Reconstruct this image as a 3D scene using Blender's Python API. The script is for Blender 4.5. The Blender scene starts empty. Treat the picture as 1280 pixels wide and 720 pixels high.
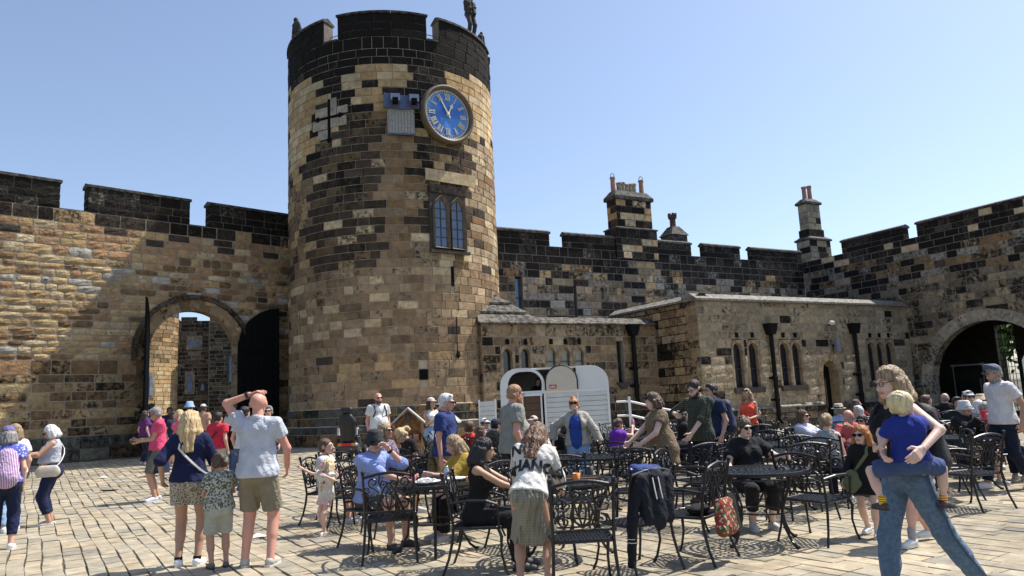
import bpy, math, random
import numpy as np
from mathutils import Vector, Matrix
SC = bpy.context.scene
COL = SC.collection
R_ = math.radians
# ---------------------------------------------------------------- camera
cam_d = bpy.data.cameras.new('camera'); cam = bpy.data.objects.new('camera', cam_d); COL.objects.link(cam)
cam_d.sensor_width = 36.0; cam_d.lens = 26.16; cam_d.clip_start = 0.05; cam_d.clip_end = 3000
PIT, ROL = R_(8.7), R_(2.75)
fw = Vector((0, math.cos(PIT), math.sin(PIT))); u0 = Vector((0, -math.sin(PIT), math.cos(PIT))); r0 = Vector((1, 0, 0))
upv = math.cos(ROL)*u0 + math.sin(ROL)*r0; rtv = math.cos(ROL)*r0 - math.sin(ROL)*u0
m = Matrix((rtv, upv, -fw)).transposed().to_4x4(); m.translation = Vector((0, 0, 1.55)); cam.matrix_world = m
SC.camera = cam
# ---------------------------------------------------------------- sky and sun
SUN_AZ, SUN_EL = 66.0, 58.0          # azimuth from +Y towards +X, elevation
w = bpy.data.worlds.new("World"); SC.world = w; w.use_nodes = True
nt = w.node_tree; bg = nt.nodes['Background']
sky = nt.nodes.new('ShaderNodeTexSky'); sky.sky_type = 'NISHITA'; sky.sun_disc = False
sky.sun_elevation = R_(SUN_EL); sky.sun_rotation = R_(SUN_AZ); sky.air_density = 1.0; sky.dust_density = 1.3; sky.ozone_density = 4.5
hsv = nt.nodes.new('ShaderNodeHueSaturation'); hsv.inputs['Saturation'].default_value = .86; hsv.inputs['Value'].default_value = 1.22; nt.links.new(sky.outputs[0], hsv.inputs['Color']); nt.links.new(hsv.outputs[0], bg.inputs[0]); bg.inputs[1].default_value = 0.112
sd = bpy.data.lights.new('sun', 'SUN'); sun = bpy.data.objects.new('sun', sd); COL.objects.link(sun)
sd.energy = 5.0; sd.angle = R_(0.5); sd.color = (1.0, 0.95, 0.87)
tosun = Vector((math.sin(R_(SUN_AZ))*math.cos(R_(SUN_EL)), math.cos(R_(SUN_AZ))*math.cos(R_(SUN_EL)), math.sin(R_(SUN_EL))))
sun.rotation_euler = tosun.to_track_quat('Z', 'Y').to_euler(); sun.location = (0, 0, 40)
SC.view_settings.view_transform = 'Standard'; SC.view_settings.look = 'None'
SC.view_settings.exposure = 0.5; SC.view_settings.gamma = 1.0; SC.view_settings.use_curve_mapping = False
# ---------------------------------------------------------------- helpers
rnd = random.Random(7)
def sstep(t): t = min(1, max(0, t)); return t*t*(3-2*t)
def gz(x, y): return .32*sstep((y-9)/19)*sstep((7-x)/12)
def tag(o, label=None, cat=None, group=None, kind=None):
    if label: o['label'] = label
    if cat: o['category'] = cat
    if group: o['group'] = group
    if kind: o['kind'] = kind
    return o
def empty(name, loc, rz=0.0, label=None, cat=None, group=None, kind=None):
    o = bpy.data.objects.new(name, None); COL.objects.link(o); o.location = loc; o.rotation_euler = (0, 0, rz)
    o.empty_display_size = .2
    return tag(o, label, cat, group, kind)
def link(name, me, parent=None, loc=None, rz=None, sc=None):
    o = bpy.data.objects.new(name, me); COL.objects.link(o)
    if parent: o.parent = parent
    if loc is not None: o.location = loc
    if rz is not None: o.rotation_euler = (0, 0, rz)
    if sc is not None: o.scale = sc
    return o
def mesh(name, v, f, mats, mi=None, smooth=False):
    me = bpy.data.meshes.new(name); me.from_pydata(v, [], f)
    for m_ in (mats if isinstance(mats, (list, tuple)) else [mats]): me.materials.append(m_)
    if mi is not None: me.polygons.foreach_set('material_index', mi)
    if smooth: me.polygons.foreach_set('use_smooth', [True]*len(me.polygons))
    me.update(); return me
def copy_tree(o, parent=None, skip=()):
    c = o.copy(); COL.objects.link(c); c.parent = parent
    for ch in o.children: copy_tree(ch, c)
    return c
class MB:
    def __init__(s): s.v = []; s.f = []
    def add(s, v, f):
        n = len(s.v); s.v += [tuple(p) for p in v]; s.f += [tuple(i+n for i in q) for q in f]; return s
    def box(s, c, d, rz=0, rx=0, taper=1.0):
        M = Matrix.Rotation(rz, 3, 'Z') @ Matrix.Rotation(rx, 3, 'X'); c = Vector(c); vs = []
        for z in (-.5, .5):
            t = taper if z > 0 else 1
            for x, y in ((-.5, -.5), (.5, -.5), (.5, .5), (-.5, .5)): vs.append(c + M @ Vector((x*d[0]*t, y*d[1]*t, z*d[2])))
        return s.add(vs, [(3, 2, 1, 0), (4, 5, 6, 7), (0, 1, 5, 4), (1, 2, 6, 5), (2, 3, 7, 6), (3, 0, 4, 7)])
    def bbox(s, x0, x1, y0, y1, z0, z1): return s.box(((x0+x1)/2, (y0+y1)/2, (z0+z1)/2), (abs(x1-x0), abs(y1-y0), abs(z1-z0)))
    def tube(s, pts, r, n=6, cap=True, flat=None):
        pts = [Vector(p) for p in pts]; N = len(pts); rr = r if isinstance(r, (list, tuple)) else [r]*N
        vs = []; prev = None
        for i, p in enumerate(pts):
            t = (pts[min(i+1, N-1)] - pts[max(i-1, 0)])
            t = t.normalized() if t.length > 1e-9 else Vector((0, 0, 1))
            if prev is None:
                a = Vector((0, 1, 0)) if abs(t.y) < .9 else Vector((1, 0, 0))
                if flat is not None: a = Vector(flat)
            else: a = prev
            a = (a - t*a.dot(t)); a = a.normalized() if a.length > 1e-6 else t.orthogonal().normalized()
            b = t.cross(a); prev = a
            ra = rr[i] if not isinstance(rr[i], (list, tuple)) else rr[i][0]; rb = rr[i] if not isinstance(rr[i], (list, tuple)) else rr[i][1]
            for k in range(n):
                q = 2*math.pi*(k+.5)/n; vs.append(p + a*(math.cos(q)*ra) + b*(math.sin(q)*rb))
        fs = []
        for i in range(N-1):
            for k in range(n): fs.append((i*n+k, i*n+(k+1) % n, (i+1)*n+(k+1) % n, (i+1)*n+k))
        if cap: fs += [tuple(range(n-1, -1, -1)), tuple((N-1)*n+k for k in range(n))]
        return s.add(vs, fs)
    def lathe(s, prof, n=16, c=(0, 0, 0), a0=0, a1=2*math.pi):
        full = abs(a1-a0) > 6.28; m_ = n if full else n+1; vs = []; fs = []
        for r, z in prof:
            for k in range(m_):
                q = a0+(a1-a0)*k/n; vs.append((c[0]+r*math.cos(q), c[1]+r*math.sin(q), c[2]+z))
        for i in range(len(prof)-1):
            for k in range(n):
                k2 = (k+1) % m_ if full else k+1
                fs.append((i*m_+k, i*m_+k2, (i+1)*m_+k2, (i+1)*m_+k))
        return s.add(vs, fs)
    def prism(s, poly, y0, y1):        # poly in x,z ; extruded in y
        n = len(poly); vs = [(x, y0, z) for x, z in poly] + [(x, y1, z) for x, z in poly]
        a = sum(poly[i][0]*poly[(i+1) % n][1]-poly[(i+1) % n][0]*poly[i][1] for i in range(n))
        fs = [tuple(range(n)), tuple(range(2*n-1, n-1, -1))] + [((i+1) % n, i, n+i, n+(i+1) % n) for i in range(n)]
        if (a > 0) == (y0 > y1): fs = [tuple(reversed(f)) for f in fs]
        return s.add(vs, fs)
    def prismz(s, poly, z0, z1):
        n = len(poly); vs = [(x, y, z0) for x, y in poly] + [(x, y, z1) for x, y in poly]
        return s.add(vs, [tuple(range(n-1, -1, -1)), tuple(range(n, 2*n))] + [(i, (i+1) % n, n+(i+1) % n, n+i) for i in range(n)])
    def me(s, name, mat, smooth=False): return mesh(name, s.v, s.f, mat, smooth=smooth)
    def build(s, name, mat, parent=None, smooth=False, loc=None, rz=None): return link(name, s.me(name, mat, smooth), parent, loc, rz)
# ---------------------------------------------------------------- materials
def newmat(name):
    m_ = bpy.data.materials.new(name); m_.use_nodes = True; n = m_.node_tree
    return m_, n, n.nodes['Principled BSDF'], n.nodes.new, n.links.new
MATS = {}
def mat(name, col=(.5, .5, .5), rough=.7, metal=0, bump=0, bs=30, var=.15, vs=8, spec=.5, col2=None, lo=.42, hi=.58, coords='Object', emit=None):
    if name in MATS: return MATS[name]
    m_, n, b, N, L = newmat(name)
    tc = N('ShaderNodeTexCoord'); no = N('ShaderNodeTexNoise'); no.inputs['Scale'].default_value = vs; no.inputs['Detail'].default_value = 5
    L(tc.outputs[coords], no.inputs['Vector'])
    mr = N('ShaderNodeMapRange'); mr.inputs[1].default_value = lo if col2 else .25; mr.inputs[2].default_value = hi if col2 else .75
    L(no.outputs[0], mr.inputs[0]); mx = N('ShaderNodeMix'); mx.data_type = 'RGBA'
    c2 = col2 if col2 else tuple(c*(1-var) for c in col); c1 = col if col2 else tuple(min(1, c*(1+var)) for c in col)
    mx.inputs[6].default_value = (*c1, 1); mx.inputs[7].default_value = (*c2, 1); L(mr.outputs[0], mx.inputs[0]); L(mx.outputs[2], b.inputs['Base Color'])
    b.inputs['Roughness'].default_value = rough; b.inputs['Metallic'].default_value = metal; b.inputs['Specular IOR Level'].default_value = spec
    if bump:
        n2 = N('ShaderNodeTexNoise'); n2.inputs['Scale'].default_value = bs; n2.inputs['Detail'].default_value = 4; L(tc.outputs[coords], n2.inputs['Vector'])
        bp = N('ShaderNodeBump'); bp.inputs['Strength'].default_value = bump; bp.inputs['Distance'].default_value = .02; L(n2.outputs[0], bp.inputs['Height']); L(bp.outputs[0], b.inputs['Normal'])
    MATS[name] = m_; return m_
def stone_mat(name, src, rocky=.5, speck=1.0):
    m_, n, b, N, L = newmat(name)
    if src == 'obj':
        oi = N('ShaderNodeObjectInfo'); C_, A_ = oi.outputs['Color'], oi.outputs['Alpha']
    else:
        at = N('ShaderNodeAttribute'); at.attribute_name = 'stone'; C_, A_ = at.outputs['Color'], at.outputs['Alpha']
    ge = N('ShaderNodeNewGeometry'); P = ge.outputs['Position']
    def noise(sc, det=4, v=P, ro=.55):
        q = N('ShaderNodeTexNoise'); q.inputs['Scale'].default_value = sc; q.inputs['Detail'].default_value = det; q.inputs['Roughness'].default_value = ro; L(v, q.inputs['Vector']); return q.outputs[0]
    def math_(op, a, c):
        q = N('ShaderNodeMath'); q.operation = op
        for i, t in enumerate((a, c)):
            if isinstance(t, (int, float)): q.inputs[i].default_value = t
            else: L(t, q.inputs[i])
        return q.outputs[0]
    hs = N('ShaderNodeHueSaturation'); L(C_, hs.inputs['Color'])
    v1 = N('ShaderNodeMapRange'); L(math_('ADD', math_('MULTIPLY', noise(5, 6), .6), math_('MULTIPLY', noise(.45, 3), .4)), v1.inputs[0]); v1.inputs[1].default_value = .36; v1.inputs[2].default_value = .64; v1.inputs[3].default_value = .66; v1.inputs[4].default_value = 1.28
    L(v1.outputs[0], hs.inputs['Value'])
    # soot and lichen blotches: the stone's own alpha says how dirty it is
    mp = N('ShaderNodeMapping'); mp.inputs['Scale'].default_value = (2.6, 2.6, .32); L(P, mp.inputs[0])
    big = math_('ADD', math_('MULTIPLY', noise(.9, 4), .34), math_('MULTIPLY', noise(1.0, 5, mp.outputs[0]), .30))
    s1 = math_('ADD', math_('ADD', noise(7, 7, ro=.7), math_('MULTIPLY', A_, .58)), math_('MULTIPLY', math_('SUBTRACT', big, .32), 1.1 if name.startswith(('ashlar', 'rock')) else .5))
    mr = N('ShaderNodeMapRange'); mr.interpolation_type = 'SMOOTHSTEP'; L(s1, mr.inputs[0]); mr.inputs[1].default_value = .66; mr.inputs[2].default_value = .90; mr.inputs[3].default_value = 0; mr.inputs[4].default_value = .93
    mx = N('ShaderNodeMix'); mx.data_type = 'RGBA'; L(mr.outputs[0], mx.inputs[0]); L(hs.outputs[0], mx.inputs[6]); mx.inputs[7].default_value = (.013, .0115, .010, 1)
    # small dark pits
    pm = N('ShaderNodeMapRange'); L(noise(26, 3), pm.inputs[0]); pm.inputs[1].default_value = .62; pm.inputs[2].default_value = .72; pm.inputs[4].default_value = .55*speck
    m2 = N('ShaderNodeMix'); m2.data_type = 'RGBA'; L(pm.outputs[0], m2.inputs[0]); L(mx.outputs[2], m2.inputs[6]); m2.inputs[7].default_value = (.05, .04, .03, 1)
    L(m2.outputs[2], b.inputs['Base Color']); b.inputs['Roughness'].default_value = .88; b.inputs['Specular IOR Level'].default_value = .1
    bp = N('ShaderNodeBump'); bp.inputs['Strength'].default_value = rocky; bp.inputs['Distance'].default_value = .06; L(noise(11, 7, ro=.65), bp.inputs['Height']); L(bp.outputs[0], b.inputs['Normal'])
    return m_
ST = {k: (stone_mat(k+'_stone_piece', 'obj', r, s), stone_mat(k+'_stone_mass', 'att', r, s)) for k, r, s in (('ashlar', .35, .7), ('rubble', .8, 1.1), ('rockface', 1.0, 1.4), ('paving', .3, .45))}
M_MORTAR = mat('lime_mortar', (.30, .245, .18), .95, bump=.5, bs=25, var=.3, vs=3)
M_MORTARD = mat('grey_mortar', (.17, .15, .125), .95, bump=.5, bs=25, var=.35, vs=3)
M_DOOR = mat('black_painted_wood', (.006, .006, .006), .8, bump=.2, var=.3, vs=5, spec=.1)
M_IRON = mat('cast_iron_black', (.007, .007, .007), .65, spec=.15, bump=.15, bs=60, var=.3, vs=20)
M_CHAIR = mat('black_enamelled_aluminium', (.009, .0095, .011), .38, bump=.1, bs=80, var=.3, vs=20, spec=.4)
M_GLASS = mat('dark_window_glass', (.012, .016, .022), .08, var=.5, vs=4, spec=.8)
M_SLATE = mat('stone_slate', (.06, .055, .048), .9, bump=.6, bs=18, col2=(.17, .155, .13), vs=6, spec=.15)
M_MORTARL = mat('pale_mortar', (.40, .33, .24), .95, bump=.4, bs=25, var=.25, vs=3)
M_COPE = mat('grey_coping_stone', (.25, .23, .195), .85, bump=.5, bs=16, col2=(.13, .12, .10), vs=7)
M_COPED = mat('sooty_coping_stone', (.09, .082, .07), .9, bump=.6, bs=16, col2=(.025, .023, .02), vs=5)
M_TRIM = mat('dressed_stone_trim', (.34, .26, .17), .85, bump=.4, bs=20, col2=(.2, .14, .085), vs=4)
M_TRIMD = mat('dark_dressed_stone', (.06, .05, .042), .85, bump=.4, bs=20, var=.4, vs=6)
M_WHITE = mat('white_paint', (.74, .73, .69), .45, var=.06, vs=3, bump=.05)
M_POT = mat('terracotta', (.36, .19, .12), .8, var=.25, vs=9, bump=.2)
M_POTB = mat('buff_chimney_pot', (.33, .26, .18), .8, var=.3, vs=9, bump=.2)
M_LEAD = mat('blue_grey_lead', (.10, .13, .22), .5, metal=.3, var=.3, vs=12, bump=.2)
# ---------------------------------------------------------------- stones
def stone_unit(kind, seed, mats):
    r = random.Random(seed); v = []; f = []
    if kind in ('flat', 'paver'):
        for y, i in ((.06, 0), (-.001, .0), (-.010, .03)) if kind == 'flat' else ((.03, 0), (.004, .0), (-.004, .022)):
            for x, z in ((-.5, -.5), (.5, -.5), (.5, .5), (-.5, .5)):
                sx, sz = x*(1-2*i*.55)+(r.uniform(-.012, .012) if kind == 'paver' and y < 0 else 0), z*(1-2*i*1.4)+(r.uniform(-.02, .02) if kind == 'paver' and y < 0 else 0)
                v.append((sx, y + (r.uniform(-.004, .004) if y < 0 else 0), sz))
        for a in (0, 4):
            for k in range(4): f.append((a+k, a+(k+1) % 4, a+4+(k+1) % 4, a+4+k))
        f.append((8, 9, 10, 11))
    else:
        n = 4; bul = .026 if kind == 'rocky' else .04; cr = .02 if kind == 'rocky' else .09
        cx = [(-.5, -.5), (.5, -.5), (.5, .5), (-.5, .5)]
        for x, z in cx: v.append((x, .06, z))
        g0 = len(v)
        off = [(r.uniform(-cr, cr), r.uniform(-cr, cr)) for _ in range(4)]
        for j in range(n):
            for i in range(n):
                a, b = i/(n-1), j/(n-1); e = (i in (0, n-1)) + (j in (0, n-1))
                a2, b2 = (a-.5)*(.985 if e else .9), (b-.5)*(.985 if e else .9)
                k = (1 if i == 0 else 0), (1 if j == 0 else 0)
                if e == 2 and kind != 'rocky': a2 *= .93; b2 *= .88
                y = -.004 if e else -bul*r.uniform(.35, 1.1)
                v.append((a2 + (r.uniform(-cr, cr) if e else 0)*.5, y - (r.uniform(0, .012) if e == 1 else 0), b2 + (r.uniform(-cr, cr) if e else 0)*.5))
        for j in range(n-1):
            for i in range(n-1):
                p = g0+j*n+i; f.append((p, p+1, p+n+1, p+n))
        c = [g0, g0+n-1, g0+n*n-1, g0+n*(n-1)]
        rows = [[g0+i for i in range(n)], [g0+n-1+i*n for i in range(n)], [g0+n*n-1-i for i in range(n)], [g0+n*(n-1)-i*n for i in range(n)]]
        for k in range(4): f.append((k, (k+1) % 4) + tuple(reversed(rows[k])))
    return v, f
UNITS = {}
def units(kind, mk):
    key = (kind, mk)
    if key not in UNITS:
        L_ = []
        for s in range(8):
            v, f = stone_unit(kind, s*13+5, None); me = mesh('stone_block', v, f, ST[mk][0]); L_.append((np.array(v), f, me))
        UNITS[key] = L_
    return UNITS[key]
def place_stones(parent, stones, kind, mk, maxn=300, name='stone', key=None):
    """stones: dicts u,z,w,h,loc(x,y,z),rz,col(r,g,b,a); individuals first, the rest one joined mass"""
    U = units(kind, mk)
    if key: stones = sorted(stones, key=key)
    V = []; F = []; Cc = []; n0 = 0
    for i, s in enumerate(stones):
        v, f, me = U[rnd.randrange(8)]
        flip = rnd.choice((1, 1))
        if i < maxn:
            o = link(name, me, parent, s['loc'], s['rz'], (s['w']*flip, s.get('d', 1), s['h'])); o.color = s['col']
        else:
            c, sn = math.cos(s['rz']), math.sin(s['rz']); q = v*np.array([s['w'], s.get('d', 1), s['h']])
            x = q[:, 0]*c-q[:, 1]*sn+s['loc'][0]; y = q[:, 0]*sn+q[:, 1]*c+s['loc'][1]; z = q[:, 2]+s['loc'][2]
            V.append(np.stack([x, y, z], 1)); F += [tuple(k+n0 for k in t) for t in f]; n0 += len(v); Cc += [s['col']]*len(f)
    if V:
        me = mesh(name+'_work', np.concatenate(V).tolist(), F, ST[mk][1]); at = me.attributes.new('stone', 'FLOAT_COLOR', 'FACE')
        at.data.foreach_set('color', np.array(Cc, dtype=np.float32).ravel())
        o = link(name+'_work', me, parent); o['kind'] = 'stuff'
def jit(c, a=.12, soot=0.):
    k = 1+rnd.uniform(-a, a); h = rnd.uniform(-.03, .03)
    return (max(.01, c[0]*k*(1+h)), max(.01, c[1]*k), max(.01, c[2]*k*(1-h)), min(1, max(0, soot)))
TAN = (.45, .305, .155); PALE = (.54, .415, .25); BRN = (.22, .14, .072); DRK = (.07, .053, .040); ORG = (.38, .235, .13); GRY = (.27, .235, .185); WHT = (.47, .43, .36); YEL = (.45, .33, .17)
def courses(z0, z1, h, var=.0):
    zs = [z0]
    while zs[-1] < z1-h*.6: zs.append(zs[-1]+h*(1+rnd.uniform(-var, var)))
    zs[-1] = z1; return zs
def spans(zs, u0, u1, wr, openings):
    """running-bond layout: returns list of (ua,ub,za,zb)"""
    out = []
    for i in range(len(zs)-1):
        za, zb = zs[i], zs[i+1]; iv = [(u0, u1)]
        for op in openings:
            h_ = op(za, zb)
            if not h_: continue
            nv = []
            for a, b in iv:
                if h_[1] <= a or h_[0] >= b: nv.append((a, b)); continue
                if h_[0]-a > .06: nv.append((a, h_[0]))
                if b-h_[1] > .06: nv.append((h_[1], b))
            iv = nv
        out.append((za, zb, iv))
    return out
def lay(rows, wr, gap=.03):
    st = []
    for za, zb, iv in rows:
        for a, b in iv:
            x = a; first = True
            while x < b-1e-6:
                w_ = rnd.uniform(*wr)
                if first and b-a > wr[1]*1.5: w_ *= rnd.uniform(.45, 1); first = False
                if b-(x+w_) < wr[0]*.55: w_ = b-x
                st.append((x, min(b, x+w_), za, zb)); x += w_
    return [(a+gap/2, b-gap/2, c+gap/2, d-gap/2) for a, b, c, d in st if b-a > gap*2]
def rect(a, b, c, d): return lambda za, zb: (a, b) if (zb > c+.02 and za < d-.02) else None
def arch(cx, r, zs, z0=0, kx=1.0):
    def f(za, zb):
        if zb < z0+.02 or za > zs+r*kx: return None
        if za <= zs: return (cx-r, cx+r)
        t = (za-zs)/(r*kx); h_ = r*math.sqrt(max(0, 1-t*t)); return (cx-h_, cx+h_) if h_ > .05 else None
    return f
def wall_core(parent, rows, depth, m_, name='wall_core', back=0.0):
    mb = MB()
    for za, zb, iv in rows:
        for a, b in iv: mb.bbox(a, b, .0+back, depth, za, zb)
    return mb.build(name, m_, parent)
def arch_ring(parent, cx, zs, r, t, y0, y1, n, mk, colf, name='arch_stone', a0=0, a1=math.pi, gap=.012):
    """voussoirs, each its own wedge, extruded from y0 (front) to y1 (back)"""
    for i in range(n):
        p, q = a0+(a1-a0)*i/n+gap/(2*r), a0+(a1-a0)*(i+1)/n-gap/(2*r); po = []
        for a in (p, (p+q)/2, q): po.append((cx+r*math.cos(a), zs+r*math.sin(a)))
        for a in (q, (p+q)/2, p): po.append((cx+(r+t)*math.cos(a), zs+(r+t)*math.sin(a)))
        j = rnd.uniform(-.012, .012)
        o = MB().prism(po, y0+j, y1).build(name, ST[mk][0], parent); o.color = colf()
def jambs(parent, xs, z0, z1, y0, y1, t, mk, colf, h=.42, name='jamb_stone'):
    for x0, x1 in xs:
        z = z0
        while z < z1-.05:
            z2 = min(z1, z+h*rnd.uniform(.8, 1.2)); j = rnd.uniform(-.01, .01)
            o = MB().bbox(x0, x1, y0+j, y1, z+.006, z2-.006).build(name, ST[mk][0], parent); o.color = colf(); z = z2
# ================================================================ architecture
def pick(ws):
    t = rnd.random()*sum(w_ for w_, _ in ws)
    for w_, c in ws:
        t -= w_
        if t <= 0: return c
    return ws[-1][1]
def planar(rects, colf, d=1, off=0.0, dmul=None):
    out = []
    for a, b, c, e in rects:
        out.append(dict(loc=((a+b)/2, -off, (c+e)/2), rz=0, w=b-a, h=e-c, d=d, u=(a+b)/2, z=(c+e)/2, col=colf((a+b)/2, (c+e)/2)))
    return out
def sideface(rects, colf, x=0.0, sgn=-1, off=0.0):
    """face at local x, looking to sgn*x ; rect u runs along +y"""
    out = []
    for a, b, c, e in rects:
        out.append(dict(loc=(x+sgn*off, (a+b)/2, (c+e)/2), rz=R_(-90 if sgn < 0 else 90), w=b-a, h=e-c, d=1, u=(a+b)/2, z=(c+e)/2, col=colf((a+b)/2, (c+e)/2)))
    return out
def merlon_blocks(parent, mers, zs, zt, depth, colf, mk, kind, m_core, cope=.14, cm=None):
    """solid merlons with stones on face and both ends, and coping slabs"""
    mb = MB(); st = []
    for a, b in mers:
        mb.bbox(a+.02, b-.02, .02, depth, zs, zt-cope)
        rows = spans(courses(zs, zt-cope, .26, .05), a, b, None, [])
        st += planar(lay(rows, (.45, .8)), colf)
        rows = spans(courses(zs, zt-cope, .26, .05), .0, depth, None, [])
        st += sideface(lay(rows, (.3, .6)), colf, a+.02, -1); st += sideface(lay(rows, (.3, .6)), colf, b-.02, 1)
        x = a-.04
        while x < b-.05:
            w_ = min(rnd.uniform(.7, 1.1), b+.04-x)
            if b+.04-(x+w_) < .3: w_ = b+.04-x
            c = MB().prism([(x+.006, zt-cope), (x+w_-.006, zt-cope), (x+w_-.006, zt-.05), (x+.006, zt-.05)], -.05, depth+.05)
            # weathered top: ridge along the wall
            v = [(x+.006, -.05, zt-.05), (x+w_-.006, -.05, zt-.05), (x+w_-.006, depth/2, zt+.05), (x+.006, depth/2, zt+.05), (x+w_-.006, depth+.05, zt-.05), (x+.006, depth+.05, zt-.05)]
            c.add(v, [(0, 1, 2, 3), (3, 2, 4, 5), (0, 3, 5), (1, 4, 2)])
            c.build('coping_stone', cm or M_COPED, parent); x += w_
    mb.build('merlon', m_core, parent)
    return st
# ---- left curtain wall with gate
WL = empty('curtain_wall', (-13.08, 25.9, 0), R_(44), 'long battlemented rubble curtain wall with arched gateway left of the clock tower', 'castle wall')
GX, GR, GS = 1.87, 1.58, 3.85
def colL(u, z):
    if z > 8.62: return jit(pick([(.82, DRK), (.13, GRY), (.05, TAN)]), .3, rnd.uniform(.55, .95))
    if z > 8.1: return jit(pick([(.6, DRK), (.2, ORG), (.2, TAN)]), .2, rnd.uniform(.2, .7))
    if z > 7.35: return jit(pick([(.55, ORG), (.2, TAN), (.15, DRK), (.1, PALE)]), .15, rnd.uniform(.05, .35))
    if z > 3.4:
        if u < 1: return jit(pick([(.34, TAN), (.13, YEL), (.10, WHT), (.16, PALE), (.10, ORG), (.17, BRN)]), .2, rnd.uniform(.05, .35))
        return jit(pick([(.3, TAN), (.14, ORG), (.08, WHT), (.12, PALE), (.28, BRN), (.03, DRK)]), .2, rnd.uniform(0, .4))
    if z > 1.15: return jit(pick([(.42, TAN), (.12, YEL), (.38, BRN), (.08, ORG)]), .22, rnd.uniform(.15, .55))
    return jit(pick([(.5, (.13, .12, .09)), (.3, (.18, .16, .11)), (.2, BRN)]), .2, rnd.uniform(.2, .5))
gate_o = arch(GX, GR+.2, GS)
zsL = courses(1.12, 3.6, .30, .12)[:-1] + courses(3.6, 7.4, .235, .16)[:-1] + courses(7.4, 8.65, .28, .06)
rowsL = spans(zsL, -9, 6.6, None, [gate_o])
stL = []
for r in rowsL:
    wr = (.45, .95) if r[0] < 3.5 else ((.3, .8) if r[0] < 7.3 else (.4, .85)); stL += planar(lay([r], wr), colL)
rowsP = spans(courses(-.1, 1.12, .40, .05), -9, 6.6, None, [gate_o]); stL += planar(lay(rowsP, (.5, 1.1)), colL, off=.07)
core_rows = spans(courses(-.3, 8.65, .2), -9, 6.6, None, [arch(GX, GR+.02, GS)])
wall_core(WL, core_rows, .42, M_MORTAR)
stL += merlon_blocks(WL, [(-9, -6.4), (-5.7, -2.62), (-1.80, 1.64), (2.4, 6.5)], 8.65, 9.68, .55, colL, 'rubble', 'rocky', M_MORTARD)
kL = lambda s: (s['u'] < -4.8, -s['w']*s['h']*rnd.uniform(.5, 1.5))
place_stones(WL, [s for s in stL if not 3.4 < s['z'] < 7.5], 'rocky', 'rubble', 130, key=kL)
place_stones(WL, [s for s in stL if 3.4 < s['z'] < 7.5], 'rubble', 'rubble', 170, key=kL)
cf = lambda: jit(pick([(.6, (.3, .21, .12)), (.4, BRN)]), .2, rnd.uniform(.1, .5))
arch_ring(WL, GX, GS, GR, .42, -.02, .44, 15, 'ashlar', cf)
arch_ring(WL, GX, GS, GR+.42, .17, -.13, .05, 13, 'ashlar', lambda: jit((.12, .095, .07), .2, .45), name='hood_stone', a0=-.12, a1=math.pi+.12)
jambs(WL, [(GX-GR-.40, GX-GR), (GX+GR, GX+GR+.40)], .2, GS, -.02, .44, 0, 'ashlar', cf)
mb = MB(); mb.bbox(-9, 6.6, .0, .6, 8.65, 8.68); mb.build('wall_walk', M_COPED, WL)
def door_leaf(name, hx, ang, flip):
    """gate leaf hinged at hx; profile high at the meeting stile"""
    d = empty(name, (0, 0, 0)); 
    d.parent = WL; d.location = (hx, -.04, 0.0); d.rotation_euler = (0, 0, ang)
    W = GR-.03; po = [(0, .33), (W, .33)] + [(W-W*math.sin(t), GS+.22+(W)*math.cos(t)) for t in [i*math.pi/2/8 for i in range(9)]]
    po = [(x, z if z > .4 else .33) for x, z in po]
    for i in range(6):   # vertical planks
        x0, x1 = W*i/6+.006, W*(i+1)/6-.006; zt = lambda x: GS+.22+math.sqrt(max(0, W*W-(W-x)**2))
        MB().prism([(x0, .34), (x1, .34), (x1, zt(x1)), ((x0+x1)/2, zt((x0+x1)/2)), (x0, zt(x0))], -.03, .03).build('plank', M_DOOR, d)
    r = MB()
    for z in (.7, 1.9, 3.1, 4.0): r.bbox(.02, W-.04, -.075, -.03, z-.07, z+.07)
    r.build('ledge', M_DOOR, d)
    return d
dl = door_leaf('gate_door', GX-GR, R_(-112), 1)
dr = door_leaf('gate_door', GX+GR+.03, R_(-14), 1)
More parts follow.
